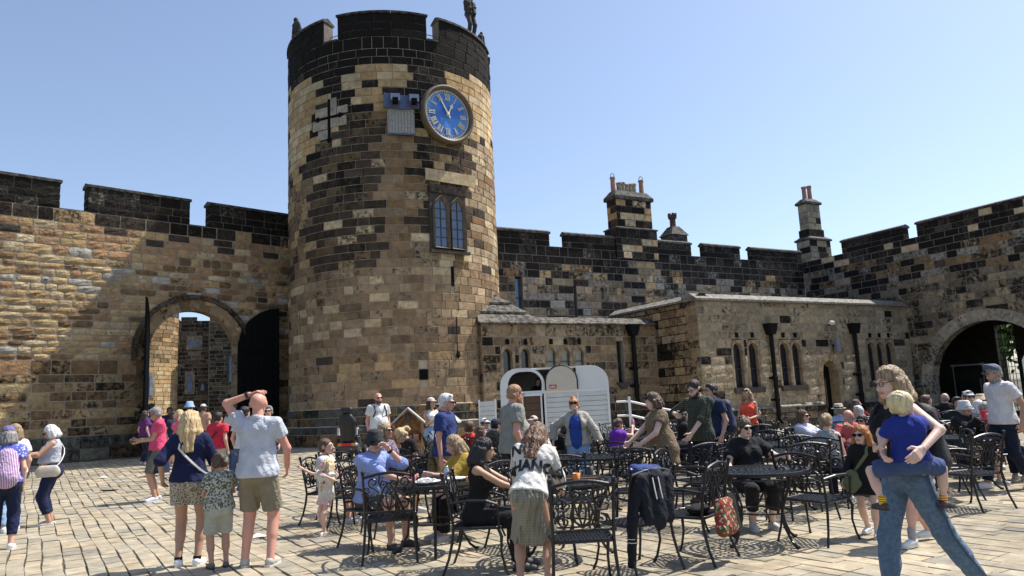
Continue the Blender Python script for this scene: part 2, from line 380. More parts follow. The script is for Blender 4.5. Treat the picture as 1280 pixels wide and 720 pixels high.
# ---- clock tower
TC = (-4.67, 29.63); TR = 4.14
TW = empty('clock_tower', (*TC, 0), 0, 'tall round battlemented clock tower of sooty ashlar with blue clock', 'tower')
def th(u): return u/TR
def colT(u, z):
    t = math.degrees(u/TR); q = rnd.random()
    if z > 14.35: return jit(pick([(.93, DRK), (.07, GRY)]), .3, rnd.uniform(.75, 1))
    if z > 12.0-(t > 20)*.4+(abs(t+48) < 16)*(-1.5):
        dark = .85 if (-35 < t < -13) or (17 < t < 42) else (.9 if t < -66 else (.35 if t <= 17 and t > -13 else .07))
        if z > 13.9 and t < 42: dark = .85
        return jit(DRK, .3, rnd.uniform(.4, .9)) if q < dark else jit(pick([(.55, TAN), (.45, PALE)]), .1, rnd.uniform(0, .2))
    if z > 6.4:
        if 2 < t < 19: return jit(pick([(.6, (.27, .185, .11)), (.4, BRN)]), .12, rnd.uniform(0, .2))
        if t > 52 or (z < 7.6 and t > 20): return jit(pick([(.5, (.34, .25, .155)), (.2, PALE), (.2, BRN), (.1, DRK)]), .15, rnd.uniform(0, .4))
        if t < -38: return jit(pick([(.35, TAN), (.45, (.24, .16, .09)), (.2, DRK)]), .15, rnd.uniform(0, .45))
        return jit(pick([(.60, (.075, .055, .038)), (.26, (.17, .115, .065)), (.08, PALE), (.06, TAN)]), .25, rnd.uniform(.05, .5))
    if z < 1.7: return jit(pick([(.6, (.1, .09, .075)), (.4, BRN)]), .25, rnd.uniform(.2, .6))
    return jit(pick([(.42, (.34, .24, .145)), (.16, PALE if z > 3.5 else TAN), (.3, (.28, .19, .11)), (.11, (.20, .14, .085)), (.01, DRK)]), .14, rnd.uniform(0, .38))
def tu(deg): return R_(deg)*TR
WIN_C, WIN_W = 36.6, 1.5
opsT = [rect(tu(WIN_C)-WIN_W/2, tu(WIN_C)+WIN_W/2, 7.05, 9.1), rect(tu(21)-.16, tu(21)+.16, 2.45, 2.85), rect(tu(-24)-.07, tu(-24)+.07, 11.3, 12.8), rect(tu(38)-.06, tu(38)+.06, 5.75, 6.5)]
rowsT = spans(courses(1.6, 15.0, .30, .04), tu(-115), tu(125), None, opsT)
rc = lay(rowsT, (.36, .86), .026)
pl = lay(spans(courses(-.1, 1.0, .42), tu(-115), tu(125), None, []), (.6, 1.1)); pl2 = lay(spans(courses(1.0, 1.6, .3), tu(-115), tu(125), None, []), (.6, 1.1))
def cyl(rects, colf, off=0.0, R=TR):
    o = []
    for a, b, c, e in rects:
        u = (a+b)/2; t = u/TR; o.append(dict(loc=((R+off)*math.sin(t), -(R+off)*math.cos(t), (c+e)/2), rz=t, w=(b-a)*(R+off)/TR, h=e-c, u=u, z=(c+e)/2, col=colf(u, (c+e)/2)))
    return o
stT = cyl(rc, colT) + cyl(pl, colT, .12) + cyl(pl2, colT, .05)
# parapet: merlons all the way round
MER = [(-27.5-60*k+0, -27.5-60*k-52) for k in range(0, 2)]
mers = [(-18.5-0.0, 28.0), (35.0, 84.0), (91, 139), (-78, -27.0), (-134, -86), (147, 190), (-178, -142)]
for a, b in mers:
    rows = spans(courses(15.0, 15.92, .30, .03), tu(a), tu(b), None, []); stT += cyl(lay(rows, (.45, .95), .016), colT, .0)
mbm = MB(); cp = []
for a, b in mers:
    n = 12
    vs = []; fs = []
    for k in range(n+1):
        t = R_(a+(b-a)*k/n)
        for r_, z in ((TR-.005, 15.0), (TR-.005, 15.92), (TR-.5, 15.92), (TR-.5, 15.0)): vs.append((r_*math.sin(t), -r_*math.cos(t), z))
    for k in range(n):
        for j in range(4): fs.append((k*4+j, k*4+(j+1) % 4, k*4+4+(j+1) % 4, k*4+4+j))
    fs += [(0, 1, 2, 3), (n*4+3, n*4+2, n*4+1, n*4)]; mbm.add(vs, fs)
    m_ = 5
    for k in range(m_):
        c = MB(); vs = []
        for t in (a-.6+(b-a+1.2)*k/m_+.08, a-.6+(b-a+1.2)*(k+.5)/m_, a-.6+(b-a+1.2)*(k+1)/m_-.08):
            t = R_(t)
            for r_, z in ((TR+.07, 15.92), (TR+.07, 16.0), (TR-.2, 16.12), (TR-.56, 15.98), (TR-.56, 15.92)): vs.append((r_*math.sin(t), -r_*math.cos(t), z))
        fs = [(q*5+j, q*5+(j+1) % 5, q*5+5+(j+1) % 5, q*5+5+j) for q in (0, 1) for j in range(5)] + [(0, 1, 2, 3, 4), (14, 13, 12, 11, 10)]
        c.add(vs, fs).build('coping_stone', M_COPED, TW)
mbm.build('merlon', M_MORTARD, TW)
place_stones(TW, stT, 'flat', 'ashlar', key=lambda s: (not (-1.45 < s['u']/TR < 1.6), -s['w']*s['h']*rnd.uniform(.6, 1.4)))
mb = MB(); mb.lathe([(TR+.11, -.5), (TR+.11, 1.0), (TR+.04, 1.04), (TR+.04, 1.6), (TR-.006, 1.64), (TR-.006, 15.0), (TR-.6, 15.0), (TR-.6, 14.6), (.01, 14.6)], 72)
# cut nothing: openings are deep dark niches set 2 cm proud of the core, framed below
mb.build('tower_core', M_MORTARL, TW)
# crenel sills
for a, b in ((28, 35), (-27, -18.5), (84, 91), (-86, -78)):
    n = 3; c = MB(); vs = []
    for k in range(n+1):
        t = R_(a+.3+(b-a-.6)*k/n)
        for r_, z in ((TR+.05, 15.0), (TR+.05, 15.07), (TR-.55, 15.1), (TR-.55, 15.0)): vs.append((r_*math.sin(t), -r_*math.cos(t), z))
    fs = [(k*4+j, k*4+(j+1) % 4, k*4+4+(j+1) % 4, k*4+4+j) for k in range(n) for j in range(4)] + [(0, 1, 2, 3), (n*4+3, n*4+2, n*4+1, n*4)]
    c.add(vs, fs).build('crenel_sill', M_COPED, TW)
rl = MB()
for zz in (15.42, ): rl.tube([((TR-.35)*math.sin(R_(t)), -(TR-.35)*math.cos(R_(t)), zz) for t in range(-100, 101, 6)], .018, 5)
rl.build('safety_rail', mat('grey_steel', (.3, .3, .32), .4, metal=.8), TW)
def on_tower(name, deg, z, off=0.0):
    e = empty(name, (0, 0, 0)); t = R_(deg); e.parent = TW; e.location = ((TR+off)*math.sin(t), -(TR+off)*math.cos(t), z); e.rotation_euler = (0, 0, t); return e
M_BARS = mat('window_leading', (.03, .03, .03), .5)
# twin lancet window
wn = on_tower('window', WIN_C, 7.05, .03)
bk = MB(); bk.bbox(-.76, .76, -.0, .1, -.03, 2.07); bk.build('surround', M_TRIMD, wn)
for cx in (-.34, .36):
    gl = []; hw = .235
    po = [(cx-hw, .12), (cx+hw, .12), (cx+hw, 1.45), (cx+hw*.75, 1.68), (cx, 1.86), (cx-hw*.75, 1.68), (cx-hw, 1.45)]
    g_ = MB().prism(po, -.012, -.004).build('pane', mat('sky_reflecting_glass', (.05, .085, .15), .07, var=.5, vs=1.5, spec=.9), wn)
    br = MB()
    for x in (cx-.0,): br.bbox(x-.012, x+.012, -.035, -.013, .12, 1.82)
    for z in (.45, .8, 1.15, 1.5): br.bbox(cx-hw, cx+hw, -.03, -.013, z-.011, z+.011)
    br.build('glazing_bar', M_BARS, wn)
    fr = MB()
    outp = [(cx-.31, .04), (cx+.31, .04), (cx+.31, 1.5), (cx+.24, 1.78), (cx, 2.0), (cx-.24, 1.78), (cx-.31, 1.5)]
    for i in range(7):
        a, b, c, d = po[i], po[(i+1) % 7], outp[(i+1) % 7], outp[i]
        fr.add([(a[0], -.015, a[1]), (b[0], -.015, b[1]), (c[0], -.16, c[1]), (d[0], -.16, d[1]), (d[0], .0, d[1]), (c[0], .0, c[1])], [(0, 3, 2, 1), (3, 4, 5, 2)])
    fr.build('moulded_frame', mat('worn_window_stone', (.16, .12, .085), .85, bump=.4, var=.4, vs=8), wn)
MB().bbox(-.82, .82, -.14, .02, -.13, -.03).build('sill', M_TRIMD, wn)
for k, x in enumerate((-.78, -.26, .26)): o = MB().bbox(x, x+.51, -.05+.006*k, .02, 2.08, 2.4).build('lintel_stone', ST['ashlar'][0], wn); o.color = jit(DRK, .2, .4)
for k, x in enumerate((-.9, -.15, .5)): o = MB().bbox(x, x+.74, -.03+.005*k, .02, 2.52, 2.95).build('lintel_stone', ST['ashlar'][0], wn); o.color = jit(PALE, .05, 0)
# dark openings
for deg, z, w_, h_ in ((21, 2.45, .3, .36), (38, 5.75, .1, .72)):
    e = on_tower('opening', deg, z, .022); MB().bbox(-w_/2, w_/2, -.006, .1, 0, h_).build('void', M_DOOR, e)
# cross-shaped arrow loop with oillets in pale stone
e = on_tower('arrow_loop', -24, 12.1, .03)
q = MB(); q.bbox(-.04, .04, -.01, .06, -.85, .7); q.bbox(-.5, .5, -.012, .06, -.025, .025)
for x, z in ((-.5, 0), (.5, 0), (0, -.85)):
    q.prism([(x+.10*math.cos(i*math.pi/5), z+.10*math.sin(i*math.pi/5)) for i in range(10)], -.014, .06)
q.build('slit', M_DOOR, e)
for x0, x1, z0, z1 in ((-.62, -.06, .05, .42), (.06, .34, .05, .72), (-.75, -.06, -.42, -.05), (.06, .75, -.40, -.05), (-.5, -.06, -.8, -.44), (.35, .8, .06, .35)):
    o = MB().bbox(x0+.008, x1-.008, -.004, .06, z0+.008, z1-.008).build('loop_stone', ST['ashlar'][0], e); o.color = jit((.40, .35, .27), .1, .2)
# lead hoods and board
e = on_tower('sign_board', 13.3, 11.22, .05)
MB().bbox(-.48, .48, -.07, .02, 0, .93).build('board', mat('weathered_board', (.42, .40, .36), .7, col2=(.30, .28, .25), vs=14, bump=.3), e)
q = MB(); [q.bbox(-.44+.11*i, -.425+.11*i, -.085, -.07, .02, .9) for i in range(9)]; q.build('batten', mat('grey_batten', (.22, .21, .2), .8), e)
MB().bbox(-.5, .5, -.1, -.06, -.03, .02).build('blue_edge', M_LEAD, e)
q = MB(); q.prism([(-.62, .98), (-.05, .9), (.66, .95), (.64, 1.38), (-.6, 1.5)], -.16, -.04); q.build('lead_apron', M_LEAD, e)
for x in (-.22, .45):
    q = MB(); q.add([(x-.17, -.16, 1.0), (x+.17, -.16, 1.0), (x+.17, -.5, 1.08), (x-.17, -.5, 1.08), (x-.17, -.16, 1.48), (x+.17, -.16, 1.48), (x+.17, -.42, 1.38), (x-.17, -.42, 1.38)], [(0, 1, 2, 3), (4, 7, 6, 5), (3, 2, 6, 7), (0, 3, 7, 4), (1, 5, 6, 2)]); q.build('lead_hood', M_LEAD, e)
    MB().bbox(x-.1, x+.1, -.505, -.3, 1.0, 1.2).build('dark_mouth', M_DOOR, e)
# clock
CK = on_tower('clock', 37.3, 12.16, .04)
q = MB(); q.lathe([(.93, 0), (.93, .10), (.98, .2), (1.06, .26), (1.11, .2), (1.13, .06), (1.1, -.06)], 48)
o = q.build('clock_bezel', mat('bronze_bezel', (.12, .09, .055), .5, var=.3, vs=10, bump=.2), CK, smooth=True); o.rotation_euler = (R_(90), 0, 0)
q = MB(); q.lathe([(.001, .1), (.95, .09)], 48); o = q.build('clock_face', mat('clock_blue', (.025, .13, .50), .45, col2=(.06, .24, .66), vs=1.2, spec=.5), CK); o.rotation_euler = (R_(90), 0, 0)
M_GILT = mat('gilt', (.72, .62, .38), .4, metal=.25, var=.1)
q = MB(); q.lathe([(.90, .105), (.93, .105)], 60); q.lathe([(.80, .103), (.808, .103)], 60)
for i in range(60):
    a = i*math.pi/30; c_, s_ = math.cos(a), math.sin(a); w_ = .010 if i % 5 else .02
    q.add([(.84*s_-w_*c_, .84*c_+w_*s_, .107), (.84*s_+w_*c_, .84*c_-w_*s_, .107), (.90*s_+w_*c_, .90*c_-w_*s_, .107), (.90*s_-w_*c_, .90*c_+w_*s_, .107)], [(0, 1, 2, 3)])
o = q.build('minute_track', M_GILT, CK); o.rotation_euler = (R_(90), 0, 0)
NUM = ['XII', 'I', 'II', 'III', 'IIII', 'V', 'VI', 'VII', 'VIII', 'IX', 'X', 'XI']
for i, s in enumerate(NUM):
    W = {'I': .055, 'V': .125, 'X': .13}; tot = sum(W[c] for c in s); x = -tot/2; q = MB(); a = -i*math.pi/6
    def bar(x0, y0, x1, y1, t):
        dx, dy = x1-x0, y1-y0; l = math.hypot(dx, dy); nx, ny = -dy/l*t/2, dx/l*t/2; P = []
        for px, py in ((x0+nx, y0+ny), (x0-nx, y0-ny), (x1-nx, y1-ny), (x1+nx, y1+ny)):
            py += .67; P.append((px*math.cos(a)-py*math.sin(a), px*math.sin(a)+py*math.cos(a)))
        v = [(p[0], p[1], .1) for p in P] + [(p[0], p[1], .118) for p in P]
        if a or True: q.add(v, [(4, 5, 6, 7), (0, 1, 5, 4), (1, 2, 6, 5), (2, 3, 7, 6), (3, 0, 4, 7)])
    H = .115
    for c in s:
        w_ = W[c]
        if c == 'I': bar(x+w_/2, -H, x+w_/2, H, .027)
        elif c == 'V': bar(x+.025, H, x+w_/2, -H, .034); bar(x+w_-.025, H, x+w_/2, -H, .016)
        else: bar(x+.025, H, x+w_-.025, -H, .034); bar(x+w_-.025, H, x+.025, -H, .016)
        x += w_
    bar(-tot/2, H, tot/2, H, .014); bar(-tot/2, -H, tot/2, -H, .014)
    o = q.build('numeral', M_GILT, CK); o.rotation_euler = (R_(90), 0, 0)
def hand(nm, ang, l, w_, tail, lv):
    q = MB(); a = -R_(ang); P = [(-w_, -tail), (w_, -tail), (w_*.8, l*.55), (w_*2.1 if l < .6 else w_*.8, l*.68), (0, l), (-w_*2.1 if l < .6 else -w_*.8, l*.68), (-w_*.8, l*.55)]
    P = [(x*math.cos(a)-y*math.sin(a), x*math.sin(a)+y*math.cos(a)) for x, y in P]
    q.prismz(P, lv, lv+.02); o = q.build(nm, M_GILT, CK); o.rotation_euler = (R_(90), 0, 0)
hand('minute_hand', -31, .80, .028, .16, .15); hand('hour_hand', 27, .5, .035, .08, .125)
q = MB(); q.lathe([(.06, .1), (.06, .18), (.001, .19)], 12); o = q.build('boss', M_GILT, CK); o.rotation_euler = (R_(90), 0, 0)
e = on_tower('wall_conductor', 39, 3.35, .03); q = MB(); q.tube([(0, -.02, 1.3), (0, -.02, 0)], .018, 5); q.lathe([(.001, -.2), (.09, -.1), (.05, .06), (.001, .08)], 8, (0, -.06, 0)); q.build('iron_hook', M_IRON, e)
# ---- right-hand ranges : common directions
RZB = R_(29); BC = (7.11, 28.72); AC = (5.88, 30.94); RCN = (15.84, 39.91); RP = (18.53, 35.05); RZR = R_(-61)
def colB(u, z):
    if z < .95: return jit(pick([(.5, (.12, .1, .075)), (.5, (.2, .16, .11))]), .2, rnd.uniform(.2, .6))
    q = rnd.random()
    if q < .09: return jit((.09, .075, .055), .4, rnd.uniform(.35, .8))
    return jit(pick([(.5, (.36, .29, .19)), (.25, (.30, .24, .165)), (.25, (.42, .34, .235))]), .12, rnd.uniform(.05, .42))
def colA(u, z):
    if rnd.random() < .10: return jit((.09, .07, .05), .4, rnd.uniform(.35, .8))
    if z < 1.2: return jit((.13, .1, .07), .25, rnd.uniform(.3, .6))
    return jit(pick([(.5, (.33, .235, .135)), (.3, (.24, .17, .105)), (.2, (.38, .29, .185))]), .15, rnd.uniform(.1, .5))
def lancets(parent, xs, z0, z1, w_, depth=.19, blind=None, sill=True, trim=None):
    """row of round-headed lights recessed in the wall: pane, bars and dressed reveals for each"""
    trim = trim or M_TRIM
    for cx in xs:
        wn_ = empty('window', (0, 0, 0)); wn_.parent = parent; wn_.location = (cx, 0, z0); H = z1-z0; hw = w_/2
        pts = [(-hw, 0), (hw, 0)] + [(hw*math.cos(a*math.pi/8), H-hw+hw*math.sin(a*math.pi/8)) for a in range(9)]
        MB().prism([(x*1.02, z) for x, z in pts], depth, depth+.03).build('pane', blind or M_GLASS, wn_)
        MB().bbox(-hw, hw, depth-.03, depth-.002, H*.42-.015, H*.42+.015).bbox(-hw, -hw+.03, depth-.03, depth-.002, 0, H-hw).bbox(hw-.03, hw, depth-.03, depth-.002, 0, H-hw).build('window_frame', M_BARS, wn_)
        # dressed reveal block: plate with the arched hole, full depth
        t = .11; out = [(-hw-t, -.0), (hw+t, -.0), (hw+t, H+.12), (-hw-t, H+.12)]
        r = MB(); n = len(pts)
        def proj(p):
            x, z = p
            if z <= .001: return (x+(t if x > 0 else -t), 0)
            if abs(x) > hw*.75 and z < H-hw*.3: return ((hw+t)*(1 if x > 0 else -1), z)
            return (x/hw*(hw+t) if abs(x) < hw else x, H+.12)
        O = [proj(p) for p in pts]
        for i in range(1, n):
            a, b = pts[i], pts[(i+1) % n]; oa, ob = O[i], O[(i+1) % n]
            if i == n-1: a, b, oa, ob = pts[i], pts[0], O[i], O[0]
            r.add([(a[0], .0, a[1]), (b[0], .0, b[1]), (ob[0], -.012, ob[1]), (oa[0], -.012, oa[1]), (a[0], depth+.02, a[1]), (b[0], depth+.02, b[1])], [(0, 1, 2, 3), (1, 0, 4, 5)])
        r.build('reveal', trim, wn_)
    if sill:
        a, b = min(xs)-w_/2-.14, max(xs)+w_/2+.14
        q = MB(); q.prism([(a, z0-.22), (b, z0-.22), (b, z0), (a, z0)], -.10, .36); q.build('window_sill', M_TRIMD, parent)
def downpipe(x, y, z0, z1, rz, lab):
    p = empty('downpipe', (x, y, 0), rz, lab, 'drainpipe', 'cast iron downpipes on the ranges')
    q = MB(); q.tube([(0, -.17, z1-.35), (0, -.17, z0+.35)], .09, 10); q.tube([(0, -.17, z0+.36), (0, -.2, z0+.2), (0, -.34, z0)], .075, 8); q.build('pipe', M_IRON, p, smooth=False)
    q = MB(); q.prism([(-.12, z1-.38), (.12, z1-.38), (.24, z1-.08), (.24, z1+.02), (-.24, z1+.02), (-.24, z1-.08)], -.34, -.02); q.bbox(-.27, .27, -.37, -.0, z1+.02, z1+.07); q.build('hopper_head', M_IRON, p)
    for z in (z0+(z1-z0)*.24, z0+(z1-z0)*.46):
        q = MB(); q.lathe([(.1, -.07), (.115, -.05), (.115, .05), (.1, .07)], 10, (0, -.17, z)); q.bbox(-.2, .2, -.1, .0, z-.05, z+.05); q.build('bracket', M_IRON, p)
    return p
# ---- projecting single-storey range (right)
B = empty('stone_range', (*BC, 0), RZB, 'flat roofed range of pale rock-faced stone with paired lancet windows, right of centre', 'building')
opsB = []
PB = [(1.77+.22, 2.78+.06), (4.62, 5.34), (10.2, 10.85, 11.5)]
lw = .5
for p in PB:
    for x in p: opsB.append(arch(x, lw/2+.1, 3.22, 1.68))
DX, DR = 7.28, .47
opsB.append(arch(DX, DR+.05, 2.2, 0))
zB = courses(.92, 5.12, .335, .03)
rB = spans(zB, 0, 13.2, None, opsB); stB = planar(lay(rB, (.42, .95)), colB)
rBp = spans([-.05, .3, .6, .85], -.06, 13.2, None, opsB); stB += planar(lay(rBp, (.5, 1.1)), colB, off=.12)
rS = spans(zB, 0, 6.2, None, []); stB += sideface(lay(rS, (.42, .95)), colA, 0.0, -1); stB += sideface(lay(spans([-.05, .3, .6, .92], -.12, 6.2, None, []), (.5, 1.1)), colB, -.06, -1)
wall_core(B, spans(courses(-.3, 5.12, .17), 0.004, 13.2, None, opsB), .6, M_MORTAR)
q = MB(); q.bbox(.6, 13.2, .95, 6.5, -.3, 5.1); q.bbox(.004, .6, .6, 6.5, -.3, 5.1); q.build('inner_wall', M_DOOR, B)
place_stones(B, stB, 'rocky', 'rockface', key=lambda s: (s['u'] > 12.5, -s['w']*s['h']*rnd.uniform(.5, 1.5)))
# plinth weathering
for a, b in ((-.1, 3.5), (3.95, DX-DR-.2), (DX+DR+.2, 8.8), (9.1, 13.2)):
    x = a
    while x < b-.1:
        w_ = min(rnd.uniform(.8, 1.3), b-x)
        v = [(x+.01, -.16, .85), (x+w_-.01, -.16, .85), (x+w_-.01, 0, .96), (x+.01, 0, .96), (x+w_-.01, -.16, .80), (x+.01, -.16, .80)]
        MB().add(v, [(0, 1, 2, 3), (5, 4, 1, 0)]).build('plinth_cap', M_COPE, B); x += w_
# coping : front and left side
x = -.12
while x < 12.9:
    w_ = rnd.uniform(.75, 1.15); w_ = min(w_, 13.0-x)
    MB().add([(x+.006, -.13, 5.12), (x+w_-.006, -.13, 5.12), (x+w_-.006, -.13, 5.2), (x+.006, -.13, 5.2), (x+w_-.006, .22, 5.42), (x+.006, .22, 5.42), (x+w_-.006, .7, 5.42), (x+.006, .7, 5.42), (x+w_-.006, .7, 5.12), (x+.006, .7, 5.12)], [(0, 1, 2, 3), (3, 2, 4, 5), (5, 4, 6, 7), (0, 3, 5, 7, 9), (1, 8, 6, 4, 2), (0, 9, 8, 1)]).build('coping_stone', M_COPE, B); x += w_
y = -.0
while y < 6.2:
    w_ = rnd.uniform(.75, 1.1)
    MB().add([(-.13, y+.006, 5.12), (-.13, y+w_-.006, 5.12), (-.13, y+w_-.006, 5.2), (-.13, y+.006, 5.2), (.22, y+w_-.006, 5.415), (.22, y+.006, 5.415), (.7, y+w_-.006, 5.41), (.7, y+.006, 5.41), (.7, y+w_-.006, 5.13), (.7, y+.006, 5.13)], [(1, 0, 3, 2), (2, 3, 5, 4), (4, 5, 7, 6)]).build('coping_stone', M_COPE, B); y += w_
MB().bbox(.1, 13.2, .1, 6.4, 5.1, 5.16).build('flat_roof', M_LEAD, B)
for p in PB: lancets(B, p, 1.68, 3.45, lw)
for p in PB:
    for x in p: MB().bbox(x-.1, x+.06, -.05, .02, 3.66, 3.86).build('blind_slot', M_DOOR, B)
# doorway
dj = lambda: jit((.36, .27, .165), .1, rnd.uniform(.05, .3))
arch_ring(B, DX, 2.2, DR, .3, -.03, .5, 7, 'ashlar', dj)
jambs(B, [(DX-DR-.26, DX-DR), (DX+DR, DX+DR+.26)], 0, 2.2, -.03, .5, 0, 'ashlar', dj)
dd = empty('door', (0, 0, 0)); dd.parent = B; dd.location = (DX, .42, 0)
for i in range(4): MB().bbox(-DR+i*DR/2+.006, -DR+(i+1)*DR/2-.006, 0, .05, .02, 2.2+math.sqrt(max(0, DR**2-(max(abs(-DR+i*DR/2), abs(-DR+(i+1)*DR/2))*.9)**2))).build('plank', M_DOOR, dd)
MB().tube([(.1, -.05, .7), (.1, -.05, 1.9)], .018, 6).build('handle', mat('brushed_steel', (.5, .5, .5), .3, metal=.9), dd)
cc = empty('wall_speaker', (0, 0, 0)); 
cc.parent = None; cc.location = (BC[0]+7.62*math.cos(RZB)+.06, BC[1]+7.62*math.sin(RZB)-.1, 3.05); cc.rotation_euler = (0, 0, RZB); tag(cc, 'small grey speaker box fixed above the arched door of the range', 'speaker')
MB().bbox(-.1, .1, -.2, -.06, 0, .52).build('casing', mat('grey_box', (.16, .17, .22), .5), cc); MB().bbox(-.03, .03, -.06, .1, .2, .3).build('bracket', M_IRON, cc)
cc = empty('floodlight', (BC[0]+7.45*math.cos(RZB), BC[1]+7.45*math.sin(RZB), 4.2), RZB, 'little white floodlight high on the range wall above the door', 'light')
MB().box((0, -.24, .08), (.22, .12, .14), rx=R_(20)).build('lamp_head', M_WHITE, cc); MB().tube([(0, .02, 0), (0, -.18, .04)], .02, 5).build('arm', M_IRON, cc)
def P2(o, rz, u, y=0): return (o[0]+u*math.cos(rz)-y*math.sin(rz), o[1]+u*math.sin(rz)+y*math.cos(rz))
downpipe(*P2(BC, RZB, 3.74), .2, 4.15, RZB, 'black downpipe with hopper between the two lancet pairs of the pale range')
downpipe(*P2(BC, RZB, 8.95), .2, 4.2, RZB, 'black downpipe with hopper just right of the arched door of the range')
# ---- low range (left), between tower and projecting range
A = empty('stone_lean_to', (*AC, 0), RZB, 'low brown stone range with slate eaves behind the white catering trailer', 'building')
opsA = [arch(x, .29, 3.3, 1.3) for x in (-7.04, -6.28)] + [arch(x, .29, 3.3, 2.6) for x in (-5.15, -4.5, -3.86)] + [rect(-2.06, -1.72, 2.1, 3.72)]
zA = courses(1.0, 4.42, .33, .04)
rA = spans(zA, -8.09, .3, None, opsA); stA = planar(lay(rA, (.4, .9)), colA)
stA += planar(lay(spans([-.05, .35, .7, 1.0], -8.15, .3, None, []), (.5, 1.1)), colA, off=.1)
stA += sideface(lay(spans(zA, 0.0, 3.2, None, []), (.4, .9)), colA, -8.09, -1)
wall_core(A, spans(courses(-.3, 4.42, .17), -8.085, .3, None, opsA), .6, M_MORTAR)
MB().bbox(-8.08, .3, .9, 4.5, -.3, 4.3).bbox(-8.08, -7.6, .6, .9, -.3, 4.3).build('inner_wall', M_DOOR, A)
place_stones(A, stA, 'rocky', 'rockface', key=lambda s: -s['w']*s['h']*rnd.uniform(.5, 1.5))
lancets(A, (-7.04, -6.28), 1.35, 3.5, .38, sill=False); 
lancets(A, (-5.15, -4.5, -3.86), 2.65, 3.5, .38, blind=mat('pale_blind', (.30, .30, .24), .6, var=.15, vs=2), sill=True, depth=.14)
for x in (-7.04, -6.28, -5.15, -4.5, -3.86): MB().bbox(x-.07, x+.07, -.05, .02, 3.66, 3.86).build('blind_slot', M_DOOR, A)
wn = empty('window', (0, 0, 0)); wn.parent = A; wn.location = (-1.89, 0, 2.1)
MB().bbox(-.17, .17, .25, .29, 0, 1.62).build('pane', M_GLASS, wn); MB().bbox(-.17, -.13, .2, .25, 0, 1.62).bbox(-.13, .17, .2, .25, .75, .8).build('window_frame', M_BARS, wn)
MB().prism([(-.1, -.25), (.1, -.25), (.32, 0), (-.32, 0)], -.16, .2).build('window_sill', M_TRIMD, wn)
x = -8.2
while x < .25:
    w_ = min(rnd.uniform(.5, .72), .3-x) if x < -.4 else .3-x
    MB().add([(x+.008, -.14, 4.42), (x+w_-.008, -.14, 4.42), (x+w_-.008, -.14, 4.47), (x+.008, -.14, 4.47), (x+w_-.008, .5, 4.76+rnd.uniform(0, .015)), (x+.008, .5, 4.76), (x+w_-.008, .5, 4.5), (x+.008, .5, 4.5)], [(0, 1, 2, 3), (3, 2, 4, 5), (5, 4, 6, 7), (0, 3, 5, 7), (1, 6, 4, 2)]).build('slate', M_SLATE, A); x += w_
MB().bbox(-8.1, .3, .5, 4.2, 4.3, 4.7).build('flat_roof', M_LEAD, A)
# stepped stone hip roof against the tower
py0 = [(-8.25, -5.35, 0.0, 4.45), (-8.05, -5.95, .35, 4.88), (-7.85, -6.45, .7, 5.28), (-7.6, -6.9, 1.0, 5.62), (-7.35, -7.2, 1.3, 5.95)]
for k in range(4):
    a0, b0, y0_, z0_ = py0[k]; a1, b1, y1_, z1_ = py0[k+1]; n = 6-k
    for i in range(n):
        f0, f1 = i/n, (i+1)/n
        xa, xb = a0+(b0-a0)*f0+.01, a0+(b0-a0)*f1-.01; xc, xd = a1+(b1-a1)*f0, a1+(b1-a1)*f1
        MB().add([(xa, y0_-.08, z0_-.03), (xb, y0_-.08, z0_-.03), (xb, y0_-.08, z0_+.05), (xa, y0_-.08, z0_+.05), (xd, y1_, z1_+.0), (xc, y1_, z1_+.0)], [(0, 1, 2, 3), (3, 2, 4, 5), (0, 3, 5), (1, 4, 2)]).build('roof_slab', M_SLATE, A)
    # right hip
    for i in range(3):
        ya, yb = y0_+(3.4-y0_)*i/3+.01, y0_+(3.4-y0_)*(i+1)/3-.01
        MB().add([(b0, ya, z0_-.03), (b0, yb, z0_-.03), (b0, yb, z0_+.05), (b0, ya, z0_+.05), (b1, yb, z1_), (b1, max(ya, y1_), z1_)], [(0, 1, 2, 3), (3, 2, 4, 5)]).build('roof_slab', M_SLATE, A)
MB().add([(-8.1, .05, 4.4), (-5.4, .05, 4.4), (-5.4, 3.4, 4.4), (-8.1, 3.4, 4.4), (-7.35, 1.3, 5.93), (-7.2, 1.3, 5.93), (-7.2, 3.4, 5.93), (-7.35, 3.4, 5.93)], [(0, 1, 5, 4), (1, 2, 6, 5), (2, 3, 7, 6), (3, 0, 4, 7), (4, 5, 6, 7)]).build('roof_core', M_COPED, A)
downpipe(*P2(AC, RZB, -1.32), 1.2, 4.35, RZB, 'black downpipe with hopper on the low brown range, right of the trailer')
# ---- high back wall
def colK(u, z):
    q = rnd.random()
    if -12.5 < u < -10.3 and z < 8: return jit(DRK, .4, rnd.uniform(.3, .7)) if q < .3 else jit(pick([(.5, TAN), (.5, (.3, .22, .14))]), .15, rnd.uniform(.1, .45))
    if z > 7.5: return jit(DRK, .4, rnd.uniform(.45, .9)) if q < .93 else jit(GRY, .2, .6)
    if z > 6.7: return jit(DRK, .4, rnd.uniform(.4, .85)) if q < .58 else jit(pick([(.3, TAN), (.35, GRY), (.35, BRN)]), .2, rnd.uniform(.3, .7))
    return jit(DRK, .4, rnd.uniform(.3, .8)) if q < .24 else jit(pick([(.28, (.36, .27, .17)), (.3, GRY), (.4, (.25, .19, .12))]), .2, rnd.uniform(.1, .55))
K = empty('back_wall', (*RCN, 0), RZB, 'high sooty battlemented wall behind the low ranges, right of the tower', 'castle wall')
opsK = [rect(-17.95, -17.6, 5.2, 6.75), rect(-15.0, -14.86, 4.9, 6.5)]
rK = spans(courses(4.2, 8.24, .325, .05), -18.9, 0, None, opsK); stK = planar(lay(rK, (.35, .85)), colK)
